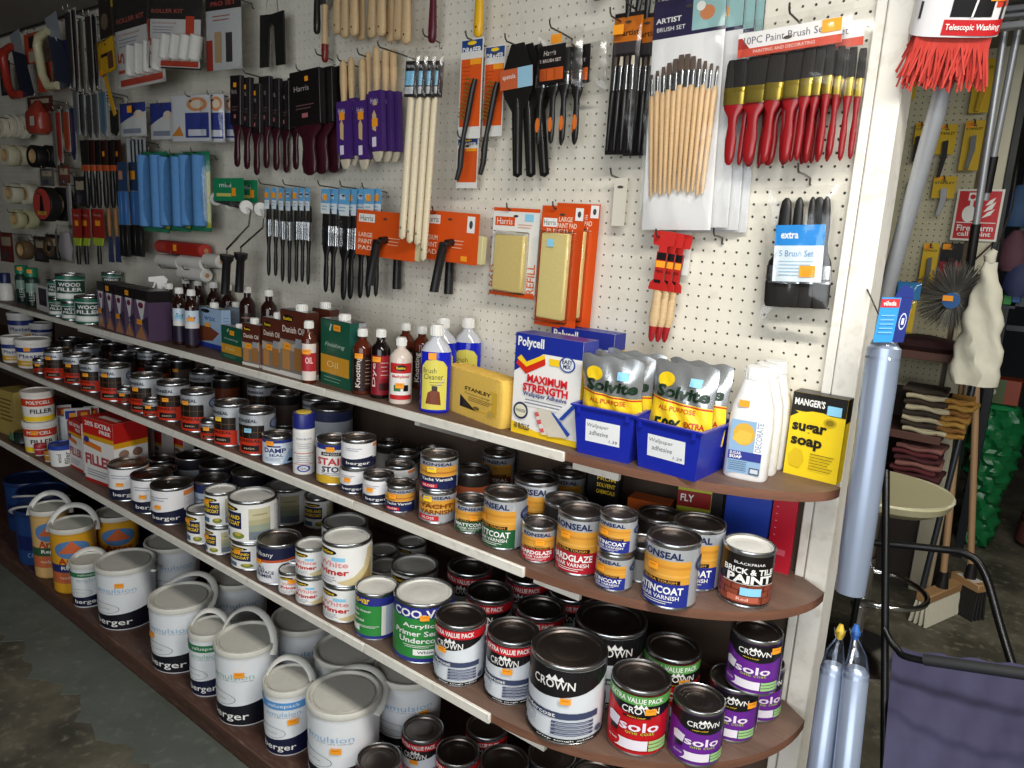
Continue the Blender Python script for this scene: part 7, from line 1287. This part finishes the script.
folded(921, 430, z2, 8, ['#cfc4a4', '#40342a', '#c8bd9e', '#3a3028'], .16, 'cream folded glove in the left stack on the back shelf, %s from the bottom', 'folded cream gloves'); folded(954, 426, z2, 7, ['#a87a34', '#8a5e2a', '#b48a40'], .10, 'ochre folded glove in the right stack on the back shelf, %s from the bottom', 'folded ochre gloves'); folded(912, 485, z3, 8, ['#5c2228', '#8a5a54', '#4a1c22'], .17, 'dark red folded cloth on the bottom shelf, %s from the bottom', 'folded red cloths')
# chimney brush
c0 = aty(955, 297, 1.80); t = thing('flue_brush', 'round grey wire flue brush with blue and orange tag', 'brush', (c0.x, c0.y, c0.z)); m = MB(); rb = random.Random(5)
for k in range(620):
    a = rb.uniform(0, 2 * math.pi); e = rb.uniform(-.9, .9); L = rb.uniform(.11, .145); dv = Vector((math.cos(a), e * .55, math.sin(a))).normalized(); m.tube([dv * .015, dv * L * .6 + Vector((0, 0, -.004)), dv * L], [.0016, .0014, .0008], M('#6a6862', .5, .3, 'wire_bristle'), 4)
o = ob('wire_bristles', m, t); o['kind'] = 'stuff'; ob('hub', MB().tube([(0, -.05, 0), (0, .05, 0)], .018, STEEL, 12), t); ob('tag_disc', MB().tube([(0, -.105, -.01), (0, -.10, -.01)], .030, P('#2a5c98'), 18), t); ob('price_sticker', MB().box(-.028, .006, -.108, -.1055, -.012, .008, ORANGE), t)
m = MB(); m.tube([(0, 0, 0), (.03, .1, .14), (.06, YB - c0.y - .001, .22)], .004, WIRE, 6); ob('hanger', m, t)
# blue and yellow packs beside it
for k, (x0, x1, y0, y1, c, lab) in enumerate([(897, 922, 282, 300, '#2f7ab4', 'blue cloth pack with orange sticker left of the flue brush'), (899, 917, 300, 333, '#c8a82c', 'yellow carded pack with clear pouch under the blue one')]):
    Pq = aty((x0 + x1) / 2, y0, 1.7); Pe = aty((x0 + x1) / 2, y1, 1.7); W = aty(x1, y0, 1.7).x - aty(x0, y0, 1.7).x; H = Pq.z - Pe.z; t = thing('sundry_pack', lab, 'pack', (Pq.x, Pq.y, Pq.z)); cardpart(t, W, H, P(c), [('r', .3, .3, .7, .6, ORANGE)] if k == 0 else [('r', .2, .1, .5, .6, P('#3a3020')), ('r', .3, .75, .8, .92, P('#4a8a3c'))], z0=-H); filmpart(t, W, H, .03, z0=-H, alpha=.08); m = MB(); m.tube([(0, 0, -.006), (0, YB - 1.7 - .002, .02)], .003, WIRE, 6); ob('hook_wire', m, t)
# brooms, poles
def leaner(name, lab, cat, foot, top, r, mat, grp=None):
    t = thing(name, lab, cat, (foot.x, foot.y, 0), 0, grp); rl = Vector((top.x - foot.x, top.y - foot.y, top.z)); ob('handle', MB().tube([(0, 0, foot.z), rl], r, mat, 12), t); return t, rl
HW = M('#a88662', .5, 0, 'wood')
for k, (fx, fy, tx, ty, yb, yt) in enumerate([(942, 585, 968, 330, 1.98, 2.10), (970, 576, 978, 335, 2.10, 2.12)]):
    ft = aty(fx, fy, yb); tp = aty(tx, ty, yt); t, rl = leaner('broom', ['broom with wooden head and white bristles, left of the two', 'dark-bristled broom with white sticker, right of the two'][k], 'broom', ft, tp, .014, HW, 'brooms standing on the floor')
    z0 = ft.z; ang = R(70) if k == 0 else R(-35)
    hd = MB(); hd.box(-.15 if k == 0 else -.07, .15 if k == 0 else .07, -.028, .028, z0 - .045, z0 - .008, M('#a8835a', .5, 0, 'wood'), .004); o = ob('head', hd, t, (0, 0, 0), (0, 0, ang)); ob('socket', MB().tube([(0, 0, z0 - .012), (0, 0, z0 + .06)], [.026, .018], BLK, 12), t)
    m = MB()
    for i in range(26 if k == 0 else 13):
        for j in range(4):
            x = (-.145 + .29 * i / 25) if k == 0 else (-.065 + .13 * i / 12); y = -.022 + .044 * j / 3; m.tube([(x, y, z0 - .044), (x * 1.06, y * 1.5, .002)], [.0055, .0065], M('#d8d4c0' if k == 0 else '#1c1a18', .8, 0, 'bristle'), 5)
    bo = ob('bristles', m, t, (0, 0, 0), (0, 0, ang)); bo['kind'] = 'stuff'
    if k: ob('sticker', MB().box(-.045, .045, -.024, .024, z0 - .0079, z0 - .0065, P('#d8d2cc')), t, (0, 0, 0), (0, 0, ang))
for k, (fx, fy, tx, ty, yb, yt, c, r) in enumerate([(918, 600, 975, 378, 1.9, 2.02, '#44484e', .012), (926, 598, 978, 330, 1.97, 2.06, '#9a8a72', .010)]):
    ft = aty(fx, fy, yb); ft.z = 0.001; tp = aty(tx, ty, yt); t, rl = leaner('loose_pole', ['dark grey metal pole leaning left of the brooms', 'slim pale pole leaning between the grey pole and the brooms'][k], 'pole', ft, tp, r, M(c, .35, .6 if k == 0 else 0, 'pole')); ob('end_cap', MB().tube([rl * .985, rl * 1.004], r * 1.15, BLK, 12), t)
for k, (ax_, ay, bx_, by) in enumerate([(1012, -20, 967, 285), (1027, -15, 985, 200)]):
    a = aty(ax_, ay, 1.75); b = aty(bx_, by, 1.90); t = thing('hanging_pole', ['silver extension pole slanting down past the fire sign', 'second silver pole behind the slanting one at the top right'][k], 'pole', (b.x, b.y, b.z)); rl = a - b; ob('tube', MB().tube([(0, 0, 0), rl], .013, STEEL, 12), t); ob('collar', MB().tube([rl * .04, rl * .22], .017, BLK, 12), t)
# ceiling rail at the top right
a = aty(985, 32, 1.6); b = aty(1060, 20, 1.6); t = thing('shutter_rail', 'silver metal rail under the ceiling at the top right', 'rail', (a.x, a.y, a.z)); L = b.x - a.x
for k, (dz, hh) in enumerate([(0, .022), (.035, .012), (.055, .018)]): ob('rail_bar', MB().box(-.12, L, -.02, .02, dz, dz + hh, STEEL, .003), t)
ob('rail_hanger', MB().box(.02, .05, -.008, .008, .073, CEIL - a.z - .0005, STEEL), t)
# white cloth bag, boxes and green bag
c0 = aty(990, 262, 1.75); ce = aty(997, 386, 1.75); H = c0.z - ce.z; W = (aty(1014, 350, 1.75) - aty(966, 350, 1.75)).length
t = thing('cloth_bag', 'white cloth bag hanging beside the brooms', 'bag', (c0.x, c0.y, c0.z)); m = MB(); secs = []
for j in range(15):
    v = j / 14; wv = W * (.12 + .40 * min(1, v * 1.5) ** .8) * (1 - .06 * math.sin(v * 13)); secs.append((-H * v + .004 * math.sin(j * 2.1), wv, .05 * (.3 + v), W * (.02 + .10 * v), 0, 2.4))
m.loft(secs, M('#d8d5c4', .85, 0, 'fabric', .12, 20), 26)
m.v = [(x + .006 * math.sin(z * 60 + x * 30), y + .010 * math.sin(x * 70 + z * 25), z) for x, y, z in m.v]; ob('bag', m, t); ob('drawn_neck', MB().tube([(0, 0, -.004), (-.004, 0, .02), (.010, .0, .045)], [.018, .022, .010], M('#cfccba', .85, 0, 'fabric'), 12), t); ob('hanging_cord', MB().tube([(.010, 0, .04), (.03, .1, .2), (.0, YB - .031 - c0.y, .40)], .003, WIRE, 6), t)
fl_ = lambda px, py, y: aty(px, py, y)
a = fl_(987, 500, 3.1); g = thing('refuse_sack', 'green plastic bag bulging on the floor behind the broom handles', 'bag', (a.x - .02, 3.1, 0)); zt = aty(987, 405, 3.1).z; zm = .0; m = MB(); key = [(0, .05, .08), (.05, .08, .10), (.2, .085, .10), (.4, .078, .10), (.55, .105, .12), (.68, .12, .12), (.8, .125, .13), (.92, .115, .12), (1, .09, .10)]; secs = []
for j in range(41):
    v = j / 40; i = max(n for n in range(len(key) - 1) if key[n][0] <= v + 1e-6); f0 = (v - key[i][0]) / (key[i + 1][0] - key[i][0]); secs.append((zt * v, key[i][1] + (key[i + 1][1] - key[i][1]) * f0 + .006 * math.sin(j * 1.9), key[i][2] + (key[i + 1][2] - key[i][2]) * f0 + .006 * math.sin(j * 2.3)))
m.loft(secs, M('#1c7a44', .3, 0, 'plastic_bag', .25, 12), 40, 2.4)
m.v = [(x + .010 * math.sin(z * 62 + y * 70) + .006 * math.sin(z * 30 - x * 110), y + .014 * math.sin(x * 75 + z * 48), z) for x, y, z in m.v]; ob('bag', m, g); ob('bag_lip', MB().loft([(zt + .0005, .09, .10), (zt + .015, .08, .09), (zt + .03, .04, .06)], M('#24884e', .3, 0, 'plastic_bag'), 28, 2.6), g)
t = thing('orange_box', 'orange and olive box above the green bag', 'box', (a.x - .02, 3.06, zt + .032)); ob('carton', MB().box(-.085, .075, -.06, .08, 0, .13, P('#8a3a22'), .003), t); ob('olive_panel', MB().box(-.084, .01, -.0615, -.0605, .002, .128, P('#4a5a34')), t); ob('round_mark', MB().tube([(-.045, -.064, .06), (-.045, -.062, .06)], .017, P('#b8b4a8'), 14), t)
t = thing('brown_bundle', 'brown bundle on the floor right of the green bag', 'bundle', (a.x + .30, 3.3, 0)); ob('bundle', MB().loft([(0, .12, .12), (.03, .15, .14), (.22, .13, .12), (.34, .08, .08)], M('#5a2e26', .7, 0, 'fabric'), 20, 2.6), t); ob('band', MB().loft([(.15, .142, .134), (.165, .142, .134)], P('#3a2420'), 20, 2.6), t)
# goods on the right edge
for k, (px, py, c, lab) in enumerate([(1018, 205, '#3a5a86', 'blue bundle hanging at the right edge'), (1014, 250, '#6a4450', 'mauve bundle hanging at the right edge'), (1020, 275, '#38406a', 'dark blue pack hanging at the right edge')]):
    Pq = aty(px, py, 2.72); t = thing('hanging_bundle', lab, 'bundle', (Pq.x, Pq.y, Pq.z), 0, 'bundles at the right edge'); ob('bundle', MB().loft([(-.10, .04, .04), (-.06, .07, .05), (.03, .06, .05), (.09, .02, .02)], M(c, .7, 0, 'fabric', .2, 20), 16), t); ob('strap', MB().tube([(0, 0, .085), (0, .04, .20), (0, .075, .30)], .006, BLK, 8), t)
for k, (x0, x1, y0, y1, c) in enumerate([(1000, 1012, 272, 308, '#3fae4a'), (1008, 1022, 272, 306, '#2f6ab0')]):
    Pq = aty((x0 + x1) / 2, y1, 2.779); Pt = aty((x0 + x1) / 2, y0, 2.779); h = Pt.z - Pq.z; t = thing('blister_pack', ['green framed pack at the right edge', 'blue and green pack at the right edge'][k], 'pack', (Pq.x, 2.779, Pq.z)); ob('card', MB().box(-.035, .035, 0, .004, 0, h, P('#2a3038')), t); ob('top_band', MB().box(-.036, .036, -.004, -.0005, h * .86, h, P('#3fae4a')), t); ob('item', MB().box(-.018, .018, -.022, -.0005, h * .1, h * .8, P(c), .004), t)
t = thing('display_rack', 'dark metal rack in the shadows at the right edge', 'rack', (-.02, 2.80, 0))
for x in (-.22, .30): ob('upright', MB().box(x - .02, x + .02, -.02, .02, 0, 2.0, P('#202226'), .002), t)
for z in (1.20, 1.62): ob('crossbar', MB().box(-.2, .28, -.016, .016, z, z + .03, P('#202226'), .002), t)
# ------------------------------------------------------------------ stool and chair
sc = Vector((-.445, 1.42, 0)); t = thing('bar_stool', 'cream seated stool with chrome column and foot ring', 'stool', sc); zs_ = .675
m = MB(); m.loft([(zs_ - .055, .10, .10), (zs_ - .045, .20, .19), (zs_ - .02, .238, .225), (zs_ + .004, .245, .232), (zs_ + .010, .238, .225), (zs_ + .004, .20, .19), (zs_ - .006, .10, .10), (zs_ - .008, .01, .01)], M('#bdb894', .32, 0, 'vinyl'), 40, 2.4); ob('seat', m, t)
rr = MB(); rr.tube([(.243 * math.cos(2 * math.pi * k / 40), .230 * math.sin(2 * math.pi * k / 40), zs_ + .004) for k in range(41)], .006, M('#d8d6be', .3, 0, 'piping'), 8, False); ob('seat_piping', rr, t)
ob('column', MB().lathe([(.030, .20), (.030, .40), (.022, .401), (.022, zs_ - .056)], CHROME, 20), t); ob('collar', MB().lathe([(.034, .186), (.034, .20)], CHROME, 20), t); ob('lower_column', MB().lathe([(.026, .03), (.026, .1855)], CHROME, 20), t); ob('base', MB().lathe([(.20, 0), (.20, .006), (.05, .028), (.03, .0295)], CHROME, 32), t)
fr = MB(); fr.tube([(.16 * math.cos(a) + .06, .16 * math.sin(a) - .03, .30) for a in [math.pi * 2 * k / 32 for k in range(33)]], .010, CHROME, 10, False); ob('foot_ring', fr, t)
chx = thing('folding_chair', 'black framed chair with purple fabric seat in the bottom right corner', 'chair', (.05, .45, 0)); O = Vector((.05, .45, 0)); BLM = M('#191a1c', .3, .4, 'black_enamel'); FAB = M('#454364', .8, 0, 'fabric', .14, 14)
def pt(px, py, y): return aty(px, py, y) - O
m = MB()
def seatfn(u, v):
    a = pt(893, 648, .62).lerp(pt(1075, 672, .70), u); b = pt(880, 800, .02).lerp(pt(1075, 830, .08), u); p = a.lerp(b, v); return (p.x, p.y, p.z - .03 * math.sin(math.pi * u) * math.sin(math.pi * v) + .004 * math.sin(u * 30 + v * 12))
m.grid(18, 18, seatfn, FAB); m.grid(18, 18, lambda u, v: (lambda p: (p[0], p[1], p[2] - .006))(seatfn(u, v)), FAB); ob('seat', m, chx)
def smooth(pts, n=6):
    out = []
    for i in range(len(pts) - 1):
        p0 = pts[max(i - 1, 0)]; p1 = pts[i]; p2 = pts[i + 1]; p3 = pts[min(i + 2, len(pts) - 1)]
        for k in range(n):
            s = k / n; out.append(.5 * ((2 * p1) + (p2 - p0) * s + (2 * p0 - 5 * p1 + 4 * p2 - p3) * s * s + (3 * p1 - p0 - 3 * p2 + p3) * s ** 3))
    return out + [pts[-1]]
up_ = pt(886, 470, .60); lo_ = pt(884, 800, .30); dn = lo_ + (lo_ - up_) * ((0.004 - lo_.z) / (lo_.z - up_.z))
ob('front_upright', MB().tube([up_, lo_, dn], .0095, BLM, 12), chx)
ob('back_rail', MB().tube(smooth([pt(868, 542, .86), pt(930, 548, .88), pt(966, 554, .88), pt(984, 572, .86), pt(1000, 625, .80), pt(1014, 670, .74), pt(1026, 700, .70)]), .011, BLM, 12), chx)
ob('arm_tube', MB().tube(smooth([pt(884, 628, .42), pt(896, 648, .40), pt(920, 660, .38), pt(1060, 680, .36)]), .0085, BLM, 12), chx); ob('arm_grip', MB().tube([pt(924, 659.5, .375), pt(1060, 679, .355)], .0135, M('#26272a', .55, 0, 'rubber'), 14), chx)
bl_ = pt(870, 560, .84); ob('rear_leg', MB().tube([pt(868, 542, .86), Vector((bl_.x - .02, bl_.y, .30)), Vector((bl_.x - .03, bl_.y + .02, .004))], .0095, BLM, 12), chx)
rl_ = pt(1060, 680, .36); ob('front_leg', MB().tube([rl_, Vector((rl_.x, rl_.y - .05, .004))], .0095, BLM, 12), chx); r2_ = pt(1026, 700, .70); ob('rear_leg', MB().tube([r2_, Vector((r2_.x + .02, r2_.y + .08, .004))], .0095, BLM, 12), chx)
